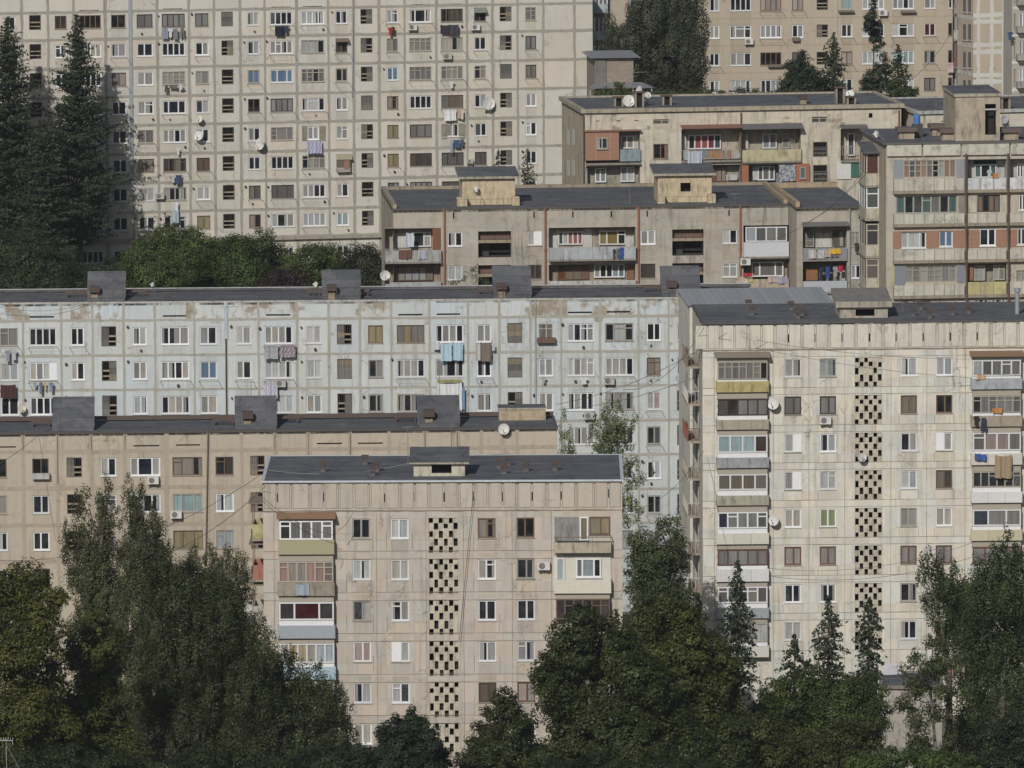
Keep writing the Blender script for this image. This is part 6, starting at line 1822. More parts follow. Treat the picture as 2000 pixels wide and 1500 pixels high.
DK1, DK2 = (0.020, 0.029, 0.018), (0.034, 0.044, 0.024)
SP1, SP2 = (0.022, 0.034, 0.022), (0.036, 0.052, 0.030)
# the dark conifers at the upper left
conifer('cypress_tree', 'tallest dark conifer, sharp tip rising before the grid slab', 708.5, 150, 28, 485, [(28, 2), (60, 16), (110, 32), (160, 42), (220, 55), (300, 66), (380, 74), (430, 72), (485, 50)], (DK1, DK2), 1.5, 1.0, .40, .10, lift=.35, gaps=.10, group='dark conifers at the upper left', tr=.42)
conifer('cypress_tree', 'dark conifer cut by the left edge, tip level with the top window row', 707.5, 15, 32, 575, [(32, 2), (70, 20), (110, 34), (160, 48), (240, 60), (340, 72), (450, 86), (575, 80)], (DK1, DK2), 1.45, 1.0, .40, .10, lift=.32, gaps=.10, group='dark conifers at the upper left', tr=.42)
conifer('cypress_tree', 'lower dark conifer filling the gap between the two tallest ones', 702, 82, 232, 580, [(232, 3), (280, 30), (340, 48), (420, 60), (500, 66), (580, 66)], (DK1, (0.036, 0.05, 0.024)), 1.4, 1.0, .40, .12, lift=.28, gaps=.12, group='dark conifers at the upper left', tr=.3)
leafy('broadleaf_tree', 'dark green spreading tree under the conifers by the bare pale trunk', 676, 60, [(20, 500, 50, 50), (70, 490, 45, 45), (110, 520, 40, 40), (30, 550, 60, 40), (95, 560, 50, 35), (150, 565, 35, 28)], ((0.026, 0.038, 0.018), (0.042, 0.055, 0.022)), .24, .7, 1.0)
# the hedge-like row of small trees in the middle left
g1 = ((0.046, 0.070, 0.020), (0.080, 0.102, 0.030))
GB = 'small trees below the grid slab'
leafy('broadleaf_tree', 'rounded green tree, tallest of the row under the grid slab', 688, 330, [(335, 478, 42, 36), (300, 500, 48, 40), (375, 485, 40, 36), (270, 530, 45, 40), (330, 540, 70, 40), (390, 530, 50, 45)], g1, .24, .7, 1.1, group=GB)
leafy('broadleaf_tree', 'green tree right of the rounded one, flatter top, in the row under the grid slab', 690, 450, [(430, 505, 45, 38), (465, 495, 42, 36), (480, 540, 50, 35), (420, 550, 50, 30)], ((0.036, 0.058, 0.018), (0.062, 0.088, 0.026)), .24, .7, 1.1, group=GB)
leafy('broadleaf_tree', 'loose pointed green tree above the dark purple shrub', 691, 515, [(515, 470, 22, 28), (505, 500, 30, 34), (535, 505, 32, 34), (560, 530, 36, 32), (510, 545, 40, 30)], ((0.036, 0.054, 0.020), (0.062, 0.080, 0.030)), .22, .6, .8, group=GB)
leafy('broadleaf_tree', 'bright green tree left of the roof hatch in the middle of the blue slab', 688, 620, [(610, 510, 40, 34), (640, 498, 26, 26), (580, 525, 30, 28), (650, 530, 40, 34), (610, 550, 50, 28)], ((0.042, 0.066, 0.018), (0.078, 0.105, 0.028)), .24, .7, 1.05, group=GB)
leafy('broadleaf_tree', 'dark olive tree beside the brown block with balconies', 672, 715, [(705, 510, 34, 34), (728, 500, 18, 22), (690, 535, 38, 32), (725, 540, 30, 36), (710, 560, 40, 24)], ((0.026, 0.034, 0.016), (0.040, 0.044, 0.022)), .22, .65, 1.15, group=GB)
leafy('shrub', 'dark purple-leaved shrub behind the roof of the blue slab', 668, 560, [(545, 548, 34, 20), (580, 545, 32, 18), (520, 558, 26, 14)], ((0.024, 0.017, 0.018), (0.036, 0.024, 0.024)), .22, .6, 1.2, cat='shrub', group=GB, tr=.1)
leafy('broadleaf_tree', 'dark shaded tree behind the leftmost roof hatch of the blue slab', 692, 225, [(220, 535, 45, 30), (180, 550, 40, 24), (255, 545, 40, 30)], ((0.020, 0.026, 0.014), (0.034, 0.040, 0.020)), .22, .65, 1.0, group=GB)
leafy('sapling', 'thin sapling with sparse pale leaves before the brown block', 612, 925, [(905, 540, 10, 14), (930, 535, 14, 18), (945, 548, 12, 12), (888, 552, 10, 8)], ((0.075, 0.09, 0.04), (0.11, 0.12, 0.06)), .2, .5, .7, 22, group=GB, tr=.06)
# behind the decayed block
GU = 'trees behind the decayed cream block'
pop = ((0.046, 0.056, 0.036), (0.072, 0.080, 0.054))
leafy('poplar_tree', 'broad grey-green poplar in front of the beige tower, crown cut by the top edge', 716, 1300, [(1265, 20, 42, 60), (1310, 10, 46, 80), (1352, 45, 32, 70), (1240, 75, 30, 50), (1300, 90, 62, 60), (1350, 120, 34, 50), (1285, 150, 60, 44), (1330, 165, 50, 34), (1240, 140, 20, 30)], pop, .22, .62, 1.25, 50, group=GU, up=.2)
leafy('poplar_tree', 'small thin poplar beside the stone house roof', 704, 1196, [(1190, 50, 16, 30), (1205, 75, 17, 26), (1186, 85, 14, 18), (1215, 85, 12, 18)], ((0.05, 0.06, 0.036), (0.075, 0.085, 0.052)), .2, .5, .75, 36, group=GU, tr=.1)
leafy('shrub', 'green shrub under the porch roof of the stone house', 668, 1190, [(1172, 182, 14, 9), (1212, 170, 12, 18), (1195, 184, 22, 9), (1235, 182, 14, 9)], ((0.05, 0.07, 0.024), (0.085, 0.10, 0.036)), .2, .5, 1.0, cat='shrub', group=GU, tr=.06)
leafy('hedge', 'low leafy hedge along the back of the long grey roof', 670, 1420, [(x, 183 + (i % 3) * 2, 22, 8 + (i * 5) % 4) for i, x in enumerate(range(1290, 1570, 26))], ((0.04, 0.055, 0.022), (0.075, 0.085, 0.036)), .2, .5, 1.0, cat='hedge', group=GU, tr=.08)
GH = 'conifers before the beige tower'
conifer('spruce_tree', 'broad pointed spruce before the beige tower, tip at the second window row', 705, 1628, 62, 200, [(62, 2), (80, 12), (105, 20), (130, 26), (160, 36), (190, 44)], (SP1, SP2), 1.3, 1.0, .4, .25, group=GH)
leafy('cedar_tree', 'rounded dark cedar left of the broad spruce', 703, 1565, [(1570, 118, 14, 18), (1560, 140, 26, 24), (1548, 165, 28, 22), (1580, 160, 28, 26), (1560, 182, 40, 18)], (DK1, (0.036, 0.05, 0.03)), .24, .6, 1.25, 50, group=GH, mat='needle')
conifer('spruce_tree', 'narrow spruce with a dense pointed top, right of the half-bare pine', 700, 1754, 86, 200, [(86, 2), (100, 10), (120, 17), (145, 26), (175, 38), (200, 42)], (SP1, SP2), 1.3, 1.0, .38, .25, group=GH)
leafy('pine_tree', 'tall half-bare pine with its bare lower trunk against the beige wall', 708, 1702, [(1706, 8, 7, 14), (1704, 32, 11, 16), (1701, 56, 14, 14), (1712, 45, 9, 8), (1707, 76, 9, 8), (1723, 86, 6, 4)], (SP1, SP2), .24, .45, 1.5, 40, group=GH, tr=.12, mat='needle')
leafy('pine_tree', 'ragged open pine between the bare trunk and the narrow spruce', 702, 1715, [(1725, 112, 9, 9), (1718, 132, 12, 10), (1704, 150, 18, 12), (1695, 170, 18, 14), (1722, 165, 18, 14), (1735, 140, 8, 10)], (SP1, (0.042, 0.055, 0.036)), .22, .45, 1.2, 36, group=GH, tr=.14, mat='needle')
leafy('shrub', 'bright round bush at the foot of the narrow spruce', 672, 1762, [(1755, 172, 22, 16), (1775, 180, 18, 12)], ((0.036, 0.052, 0.02), (0.06, 0.075, 0.028)), .2, .5, 1.2, cat='shrub', group=GU, tr=.06)
conifer('spruce_tree', 'smaller of two young spruces above the brown block roof', 668, 973, 292, 360, [(292, 1), (310, 8), (335, 15), (360, 17)], (SP1, SP2), 1.1, 1.0, .34, .2, group='young spruces by the grid slab', tr=.12)
conifer('spruce_tree', 'larger of two young spruces above the brown block roof', 664, 1030, 289, 372, [(289, 1), (305, 9), (325, 15), (345, 20), (372, 24)], (SP1, SP2), 1.1, 1.0, .36, .2, group='young spruces by the grid slab', tr=.12)
# sparse trees in front of the blue slab, right of the beige slab
GM = 'trees between the blue slab and the front blocks'
pale = ((0.095, 0.118, 0.050), (0.150, 0.165, 0.085))
leafy('poplar_tree', 'loose pale poplar just right of the beige slab end', 572, 1105, [(1103, 830, 13, 24), (1110, 865, 15, 24), (1096, 880, 10, 22), (1112, 900, 16, 28), (1105, 950, 20, 40)], pale, .19, .45, .8, 28, group=GM, tr=.12)
leafy('poplar_tree', 'sparse pale poplar whose leaves barely cover the blue slab windows', 576, 1195, [(1185, 815, 22, 24), (1215, 835, 22, 28), (1160, 835, 16, 22), (1240, 815, 10, 14), (1180, 860, 26, 22), (1220, 870, 20, 14), (1210, 895, 26, 12), (1238, 905, 20, 10), (1242, 935, 22, 12), (1230, 950, 16, 10), (1275, 920, 10, 5), (1180, 950, 30, 40), (1200, 850, 30, 26), (1190, 885, 24, 20), (1175, 905, 20, 20), (1225, 920, 14, 14), (1225, 975, 20, 24), (1245, 1000, 16, 20), (1215, 1010, 18, 24), (1160, 870, 14, 22), (1205, 790, 16, 16)], pale, .19, .45, .72, 26, group=GM, tr=.14, fill=.45)
leafy('broadleaf_tree', 'green tree filling the gap between the two front blocks', 536, 1285, [(1255, 1055, 26, 26), (1300, 1035, 24, 26), (1325, 1010, 12, 16), (1285, 1085, 46, 40), (1240, 1105, 22, 36), (1325, 1095, 26, 40), (1270, 1150, 46, 44), (1320, 1160, 34, 40), (1290, 1210, 60, 50), (1290, 1290, 70, 60)], ((0.046, 0.062, 0.026), (0.085, 0.10, 0.045)), .2, .58, 1.0, 46, group=GM)
# foreground, left
GF = 'trees in the foreground'
yel = ((0.050, 0.060, 0.014), (0.088, 0.092, 0.022))
leafy('maple_tree', 'yellow-green maple cut by the left edge at the bottom', 470, 40, [(55, 1130, 40, 34), (10, 1160, 50, 50), (95, 1175, 34, 34), (40, 1215, 60, 44), (105, 1250, 30, 40), (20, 1290, 55, 55), (95, 1330, 40, 40), (40, 1385, 65, 55), (110, 1420, 50, 50), (30, 1470, 70, 60), (110, 1500, 60, 50)], yel, .26, .62, .95, 46, group=GF, up=.5)
leafy('maple_tree', 'smaller yellow-green maple beside the poplars at the lower left', 476, 190, [(185, 1215, 34, 34), (215, 1255, 30, 40), (165, 1275, 36, 44), (200, 1320, 44, 44), (165, 1370, 50, 44), (215, 1400, 40, 50), (170, 1450, 60, 50), (240, 1470, 50, 50)], ((0.046, 0.060, 0.014), (0.078, 0.086, 0.022)), .26, .62, .95, 46, group=GF, up=.5)
gp = ((0.054, 0.062, 0.028), (0.088, 0.094, 0.046))
leafy('poplar_tree', 'tall grey-green poplar with several pointed tops before the beige slab', 534, 210, [(208, 965, 14, 32), (168, 975, 12, 26), (150, 990, 13, 28), (196, 1010, 22, 36), (160, 1040, 24, 40), (225, 1010, 14, 30), (128, 1040, 11, 26), (125, 1075, 14, 30), (205, 1080, 34, 56), (165, 1110, 38, 56), (200, 1170, 60, 70), (180, 1260, 60, 80)], gp, .18, .5, 1.0, 48, group=GF, up=.15)
leafy('poplar_tree', 'grey-green poplar with two pointed tops right of the many-topped one', 531, 275, [(250, 965, 12, 30), (274, 965, 10, 30), (260, 1005, 22, 38), (300, 1015, 18, 34), (270, 1060, 36, 50), (315, 1075, 24, 50), (260, 1120, 40, 60), (310, 1140, 44, 60), (280, 1220, 60, 80), (280, 1320, 60, 80)], gp, .18, .5, 1.0, 48, group=GF, up=.15)
leafy('poplar_tree', 'wide poplar with three blunt tops before the beige slab', 538, 420, [(378, 1095, 20, 26), (412, 1105, 24, 34), (450, 1088, 18, 20), (470, 1110, 20, 34), (440, 1135, 34, 34), (370, 1140, 36, 40), (480, 1150, 22, 34), (420, 1180, 60, 50), (420, 1260, 80, 70)], ((0.058, 0.066, 0.032), (0.094, 0.098, 0.05)), .18, .5, .85, 44, group=GF, up=.15)
dg = ((0.034, 0.044, 0.017), (0.058, 0.068, 0.029))
leafy('poplar_tree', 'largest dark green poplar, filling the lower left', 486, 380, [(322, 1135, 34, 50), (350, 1175, 44, 60), (400, 1185, 46, 50), (310, 1210, 40, 70), (440, 1220, 46, 60), (370, 1270, 74, 76), (470, 1270, 40, 60), (320, 1330, 56, 80), (430, 1350, 70, 80), (350, 1430, 80, 80), (450, 1450, 80, 70)], dg, .18, .52, 1.0, 50, group=GF, up=.2)
leafy('poplar_tree', 'dark poplar reaching up to the lower balconies of the front block', 483, 540, [(500, 1245, 26, 46), (525, 1280, 34, 50), (565, 1290, 20, 24), (545, 1330, 44, 44), (600, 1330, 30, 30), (622, 1300, 10, 14), (500, 1360, 50, 60), (590, 1390, 52, 46), (640, 1370, 34, 40), (560, 1450, 80, 60), (650, 1450, 50, 60)], dg, .18, .52, .95, 48, group=GF, up=.2)
leafy('poplar_tree', 'thin pale poplar beside the lowest windows of the front block', 488, 668, [(655, 1345, 18, 24), (672, 1380, 18, 30), (650, 1410, 26, 30), (680, 1430, 18, 30)], ((0.05, 0.062, 0.036), (0.08, 0.09, 0.056)), .17, .45, .75, 36, group=GF, tr=.1, up=.15)
leafy('pine_tree', 'very dark pine in front of the lowest pierced screen', 474, 800, [(802, 1395, 14, 20), (770, 1410, 12, 16), (830, 1420, 16, 22), (800, 1425, 32, 28), (765, 1445, 30, 30), (840, 1450, 22, 32), (800, 1470, 50, 36), (745, 1485, 34, 30), (850, 1490, 30, 34)], ((0.015, 0.024, 0.015), (0.026, 0.038, 0.020)), .24, .5, 1.3, 60, group=GF, mat='needle', up=.6)
leafy('shrub', 'dark green bushes at the bottom edge left of the very dark pine', 462, 650, [(640, 1490, 50, 30), (700, 1480, 40, 30), (590, 1500, 50, 30)], ((0.022, 0.034, 0.014), (0.036, 0.05, 0.022)), .2, .55, 1.1, cat='shrub', group=GF, tr=.1)
bl = ((0.030, 0.042, 0.013), (0.052, 0.062, 0.020))
leafy('plane_tree', 'small leafy tree before the lower right windows of the front block', 480, 985, [(975, 1358, 20, 24), (990, 1390, 28, 26), (955, 1410, 30, 26), (1025, 1410, 26, 30), (945, 1450, 40, 32), (1000, 1450, 44, 40), (920, 1490, 34, 30), (1040, 1470, 30, 40), (985, 1500, 60, 34)], bl, .24, .58, .9, 44, group=GF, up=.5)
leafy('plane_tree', 'huge spreading plane tree across the bottom centre', 474, 1200, [(1132, 1205, 30, 28), (1110, 1245, 40, 36), (1165, 1235, 34, 32), (1090, 1300, 44, 40), (1150, 1290, 46, 44), (1204, 1206, 9, 16), (1210, 1245, 34, 34), (1215, 1295, 50, 44), (1070, 1340, 26, 26), (1110, 1360, 60, 48), (1190, 1370, 60, 54), (1260, 1340, 56, 54), (1130, 1430, 66, 54), (1220, 1440, 70, 60), (1290, 1420, 60, 60), (1100, 1490, 60, 44), (1240, 1500, 80, 44)], bl, .26, .62, 1.0, 48, group=GF, up=.5, tr=.4, bark=(0.19, 0.175, 0.15))
leafy('plane_tree', 'yellowish plane tree reaching towards the tall cream block', 481, 1350, [(1262, 1215, 34, 34), (1300, 1195, 34, 32), (1338, 1215, 34, 36), (1280, 1260, 44, 40), (1345, 1270, 46, 44), (1395, 1265, 30, 34), (1420, 1290, 24, 34), (1310, 1320, 56, 46), (1385, 1330, 50, 44), (1430, 1350, 32, 40), (1360, 1390, 64, 54), (1420, 1400, 30, 44)], ((0.042, 0.055, 0.015), (0.074, 0.080, 0.022)), .26, .62, 1.0, 48, group=GF, up=.5, tr=.36, bark=(0.19, 0.175, 0.15))
leafy('plane_tree', 'shaded plane tree at the bottom edge right of the huge one', 470, 1400, [(1370, 1460, 50, 40), (1430, 1440, 44, 40), (1340, 1500, 50, 34), (1420, 1500, 60, 40)], ((0.03, 0.042, 0.012), (0.05, 0.06, 0.018)), .25, .6, 1.0, 46, group=GF, up=.5)
leafy('lime_tree', 'mid green tree below the four spruces', 488, 1590, [(1525, 1360, 40, 34), (1580, 1345, 46, 36), (1640, 1345, 44, 32), (1690, 1350, 40, 34), (1500, 1400, 40, 40), (1560, 1400, 54, 44), (1640, 1400, 56, 44), (1700, 1400, 40, 40), (1590, 1450, 70, 44)], ((0.036, 0.052, 0.015), (0.060, 0.076, 0.022)), .23, .6, 1.0, 46, group=GF, up=.4)
leafy('lime_tree', 'olive green tree at the bottom edge right of the plane trees', 472, 1520, [(1480, 1430, 40, 36), (1530, 1450, 50, 40), (1600, 1470, 50, 36), (1500, 1490, 60, 40), (1650, 1450, 40, 40), (1690, 1440, 34, 40), (1640, 1500, 60, 34)], ((0.038, 0.046, 0.013), (0.060, 0.064, 0.02)), .24, .6, 1.0, 46, group=GF, up=.4)
leafy('shrub', 'bright green bush along the bottom edge at the right', 452, 1770, [(1690, 1492, 40, 22), (1740, 1484, 46, 24), (1800, 1480, 46, 22), (1850, 1490, 40, 20), (1890, 1500, 30, 18)], ((0.046, 0.074, 0.018), (0.074, 0.108, 0.030)), .2, .5, 1.25, cat='shrub', group=GF, tr=.08)
# right-hand trees
tg = ((0.032, 0.050, 0.018), (0.056, 0.074, 0.030))
leafy('poplar_tree', 'tall green tree before the right-hand balconies, crown cut by the right edge', 512, 1960, [(1968, 1055, 12, 22), (1950, 1085, 22, 30), (1985, 1095, 24, 34), (1930, 1125, 34, 36), (1975, 1150, 44, 50), (1920, 1180, 44, 44), (1990, 1220, 44, 60), (1930, 1250, 50, 56), (1980, 1320, 54, 64), (1935, 1340, 40, 60), (1975, 1420, 60, 60), (1990, 1490, 60, 50)], tg, .2, .56, 1.05, 48, group=GF, up=.3)
leafy('poplar_tree', 'lighter green tree left of the one cut by the right edge', 518, 1850, [(1812, 1090, 14, 18), (1830, 1115, 24, 24), (1805, 1125, 18, 20), (1860, 1140, 34, 30), (1835, 1165, 34, 30), (1880, 1190, 40, 40), (1840, 1205, 30, 26), (1900, 1240, 36, 44), (1862, 1235, 26, 30), (1846, 1250, 24, 34), (1842, 1300, 20, 28), (1895, 1300, 40, 44), (1905, 1370, 40, 50), (1890, 1430, 36, 40)], ((0.040, 0.058, 0.022), (0.066, 0.084, 0.036)), .2, .54, .95, 46, group=GF, up=.3)
leafy('robinia_tree', 'open thin-leaved tree with a visible grey trunk before the shed', 492, 1845, [(1822, 1255, 20, 22), (1790, 1285, 22, 18), (1765, 1310, 18, 14), (1835, 1295, 26, 20), (1872, 1290, 18, 24), (1800, 1345, 30, 22), (1770, 1375, 24, 22), (1820, 1390, 26, 22), (1875, 1340, 18, 26), (1790, 1420, 26, 22), (1850, 1380, 12, 20), (1815, 1310, 26, 20), (1785, 1330, 20, 18), (1845, 1345, 22, 22), (1800, 1450, 30, 24), (1850, 1440, 22, 24)], ((0.056, 0.072, 0.028), (0.086, 0.10, 0.044)), .19, .5, .95, 34, group=GF, fill=.5, bark=(0.17, 0.16, 0.15), tr=.16)
leafy('lime_tree', 'dark shaded tree in the bottom right corner', 478, 1950, [(1930, 1460, 50, 44), (1980, 1440, 44, 50), (1900, 1490, 40, 30), (1970, 1500, 60, 40)], ((0.022, 0.03, 0.013), (0.036, 0.046, 0.02)), .22, .58, 1.0, group=GF)
GS = 'spruces before the tall cream block'
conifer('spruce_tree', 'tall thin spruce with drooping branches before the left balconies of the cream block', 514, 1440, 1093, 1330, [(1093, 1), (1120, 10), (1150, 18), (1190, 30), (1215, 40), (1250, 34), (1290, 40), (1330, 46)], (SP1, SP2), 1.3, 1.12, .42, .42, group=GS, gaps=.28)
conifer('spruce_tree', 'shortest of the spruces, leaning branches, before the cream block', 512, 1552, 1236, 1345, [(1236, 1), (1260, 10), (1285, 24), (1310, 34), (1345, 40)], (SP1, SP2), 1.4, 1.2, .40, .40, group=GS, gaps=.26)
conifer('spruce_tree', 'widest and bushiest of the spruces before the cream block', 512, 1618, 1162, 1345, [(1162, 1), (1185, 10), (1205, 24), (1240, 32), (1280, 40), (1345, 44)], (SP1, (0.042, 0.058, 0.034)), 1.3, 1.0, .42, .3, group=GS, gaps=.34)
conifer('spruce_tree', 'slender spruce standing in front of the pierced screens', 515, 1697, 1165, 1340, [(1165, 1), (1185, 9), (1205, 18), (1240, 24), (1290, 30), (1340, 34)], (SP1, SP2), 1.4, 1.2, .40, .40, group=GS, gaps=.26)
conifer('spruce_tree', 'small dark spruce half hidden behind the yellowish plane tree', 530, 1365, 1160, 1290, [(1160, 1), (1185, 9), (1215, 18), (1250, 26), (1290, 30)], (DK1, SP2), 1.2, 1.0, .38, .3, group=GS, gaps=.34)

# the shed among the trees at the lower right
S = Bld('low shed with dark felt roof and white sheet on top, among lower right trees', (1722, 1342), (1840, 1342), 505, depth=6, seed=31, name='garden_shed', cat='shed')
S.walls(wallD, None, ('cell', .04))
S.flat_roof(edge=M['stain'], edge_col=(0.2, 0.18, 0.16))
g = MB()
u0, u1 = S.pt(1716, 1310, 6)[0], S.pt(1765, 1310, 6)[0]
z1 = S.pt(1740, 1300, 6)[1]
P0 = [(u0, 5.0, S.H + .06), (u1, 5.0, S.H + .12), (u1 - .4, 6.6, z1), (u0 + .6, 6.6, z1 + .1)]
g.face(P0, 0, (.55, .55, .56)); g.face([(p[0], p[1], p[2] - .05) for p in P0[::-1]], 0, (.5, .5, .5))
for i in range(4):
    p, q = P0[i], P0[(i + 1) % 4]; g.face([(p[0], p[1], p[2] - .05), (q[0], q[1], q[2] - .05), q, p], 0, (.5, .5, .5))
g.build('white_sheet', M['paint'], S.root)
g = MB()
for u in (4.2, 5.0, 5.8): g.box(u, u + .07, 3.0, 3.07, S.H + .03, S.H + 1.1, 0, (0.34, 0.20, 0.17))
for h in (.6, 1.08): g.box(4.2, 5.87, 3.075, 3.12, S.H + h, S.H + h + .06, 0, (0.34, 0.20, 0.17))
g.build('roof_frame', M['metal'], S.root)

lo = ((0.022, 0.032, 0.013), (0.040, 0.050, 0.020))
leafy('shrub', 'dark bushes in the bottom left corner under the maples', 458, 120, [(40, 1495, 60, 30), (130, 1490, 60, 34), (220, 1500, 60, 34)], lo, .2, .55, 1.1, cat='shrub', group=GF, tr=.1)
leafy('shrub', 'dark bushes along the bottom edge under the largest poplar', 460, 400, [(310, 1505, 60, 34), (390, 1500, 60, 34), (480, 1505, 60, 34), (560, 1510, 50, 30)], lo, .2, .55, 1.1, cat='shrub', group=GF, tr=.1)
leafy('shrub', 'dark bushes along the bottom edge below the spreading plane tree', 456, 1180, [(1080, 1515, 60, 34), (1170, 1510, 60, 34), (1270, 1515, 70, 34), (1360, 1515, 60, 30)], lo, .2, .55, 1.1, cat='shrub', group=GF, tr=.1)

# ------------------------------------------------------------------ air conditioners, dishes, aerials
air_con(A, 806, 53, 'white air conditioner in the top row, left of the dark laundry bundle')
air_con(A, 929, 53, 'white air conditioner under the window with the dark green awning')
air_con(A, 874, 110, 'greyish air conditioner in the second row below the dark laundry bundle', dark=True)
air_con(A, 312, 383, 'grey air conditioner low on the grid slab beside the tree shadow', dark=True)
air_con(A, 918, 315, 'small dark air conditioner on the grid slab just above the left cream roof hut', w=.6, dark=True)
air_con(H, 1861 - 0 - 0 - 398, 81, 'white air conditioner on the beige tower right of the broad poplar')
air_con(H, 1725, 25, 'white air conditioner beside the top of the half-bare pine')
air_con(C, 299, 938, 'white air conditioner beside the two-topped poplar, under a three-part window of the beige slab')
air_con(C, 344, 1005, 'white air conditioner under the pale green curtained window of the beige slab')
air_con(F, 1062, 1105, 'white air conditioner beside the cream panelled balcony of the front block')
air_con(G, 1612, 821, 'white air conditioner with a looping hose on the tall cream block')
air_con(B, 1190, 744, 'grey air conditioner on the right half of the pale blue slab', dark=True)
air_con(B, 548, 749, 'air conditioner under the grey and patterned blankets on the blue slab', dark=True)
air_con(B, 1151, 812, 'grey air conditioner behind the sparse pale poplar', dark=True)
air_con(D, 1456, 511, 'white air conditioner between the two right balconies of the brown block')
air_con(D, 1140, 492, 'white air conditioner in the double balcony of the brown block')
dish(A, 955, 202, 13, 'large white dish on the grid slab, beside the white hanging sheets', aim=(.2, .15))
dish(A, 507, 281, 12, 'white dish turned sideways on the left half of the grid slab', aim=(-.9, .2))
dish(A, 388, 265, 10, 'white dish hanging beside a narrow window near the conifer shadow', aim=(-.7, .4))
dish(A, 390, 233, 7, 'smallest white dish above the dish by the conifer shadow', aim=(-.8, .5))
dish(C, 984, 838, 11, 'white dish on the parapet at the right end of the beige slab', aim=(-.1, .1))
dish(G, 1510, 788, 12, 'pale dish beside the brown curtained balcony of the cream block', aim=(-.4, .2))
dish(G, 1511, 1016, 11, 'pale dish lower on the cream block beside the white balcony', aim=(-.5, .2))
dish(G, 1684, 893, 9, 'small grey dish fixed on a pierced screen', aim=(.1, .3), c=(.45, .45, .45))
dish(B, 43, 798, 8, 'yellowish dish on the blue slab above the left roof hatch of the beige slab', aim=(.1, .25), c=(.52, .49, .38))
dish(D, 752, 538, 10, 'white dish standing at the left corner of the brown block', aim=(.1, .1), y=-1.0)
dish(D, 1449, 553, 13, 'rust-stained dish beside the red bundle on the brown block', aim=(.1, .1), y=-.9, c=(.50, .45, .38), c2=(.40, .26, .15))
dish(D, 930, 369, 7, 'narrow white dish on the left cream roof hut', y=2.6, aim=(-1.0, .2))
dish(U, 1228, 197, 12, 'large white mesh dish on the long grey roof', roof=True, foot=209, aim=(.1, .35))
dish(U, 1247, 179, 12, 'dish seen edge-on above the brown vent stack', roof=True, foot=205, aim=(-1.25, .3))
dish(U, 1265, 186, 7, 'small round dish right of the edge-on dish', roof=True, foot=206, aim=(.2, .2))
dish(U, 1660, 184, 9, 'white dish tilted skyward before the broad spruce', roof=True, foot=203, aim=(-.5, .5))
dish(B, 297, 556, 5, 'little white dish at the back edge of the blue slab roof, left part', roof=True, foot=563, aim=(-1.0, .3))
dish(B, 616, 556, 6, 'little white dish left of the second roof hatch of the blue slab', roof=True, foot=563, aim=(-.9, .3))
dish(F, 488, 1195, 14, 'white mesh dish sticking out at the left end of the front block', y=3.0, aim=(.1, .1), c=(.55, .55, .52), c2=(.2, .2, .19))
dish(U2, 1962, 234, 8, 'grey dish on the wall right of the tall roof hut', y=-.4, aim=(.3, .1), c=(.40, .43, .46))
dish(E, 1711, 262, 7, 'white dish high on the left end wall of the bricked loggia block', y=4.0, aim=(-1.0, .1))
antenna(F, 797, 832, 912, 'tall thin aerial mast left of the roof hut of the front block', 4, .35)
antenna(F, 882, 820, 886, 'short aerial mast behind the roof hut of the front block', 0)
antenna(C, 491, 745, 815, 'tripod aerial on the middle roof hatch of the beige slab', 5, .5)
antenna(C, 853, 728, 790, 'thin pole aerial on the right roof hatch of the beige slab', 0)
antenna(B, 1310, 542, 566, 'spiky pale aerial on the right-hand hatch of the blue slab', 6, .45)
antenna(B, 302, 545, 575, 'thin pole near the little white dish on the blue slab roof', 0)
antenna(D, 1437, 377, 398, 'small forked aerial on the right part of the brown block roof', 4, .4)
antenna(D, 1230, 353, 399, 'bare thin pole on the middle of the brown block roof', 0)
antenna(U, 1236, 140, 200, 'wide double-mast aerial before the broad poplar', 6, 1.4)
antenna(U2, 1828, 190, 216, 'pale thin mast on the far right continuation roof', 0)
antenna(G, 1763, 587, 612, 'leaning pale pole on the cream block roof', 0)
antenna(G, 1552, 597, 620, 'thin pole with cables on the left of the cream block roof', 0)
p = at_depth(12, 1446, 455)
gz = ground(p.x, 455)
e = tag(empty('aerial', Vector((p.x, 455, gz))), 'white comb-shaped aerial on a thin mast in the bottom left corner', 'aerial')
g = MB(); g.tube((0, 0, 0), (0, 0, p.z - gz + .1), .035, .025, 6, 0, (0.25, 0.25, 0.25)); g.tube((0, 0, p.z - gz - .3), (1.0, .2, p.z - gz - 2.2), .012, None, 4, 0, (.3, .3, .3)); g.build('mast', M['metal'], e)
g = MB(); h = p.z - gz
g.tube((-.5, 0, h), (.42, 0, h - .03), .02, None, 5, 0, (.6, .6, .62))
for k in range(7): q = -.48 + .15 * k; g.tube((q, -.12, h - .01), (q, .12, h + .16), .011, None, 4, 0, (.6, .6, .62))
g.tube((.40, 0, h - .03), (.42, 0, h - .28), .014, None, 4, 0, (.6, .6, .62)); g.build('cross_bars', M['metal'], e)
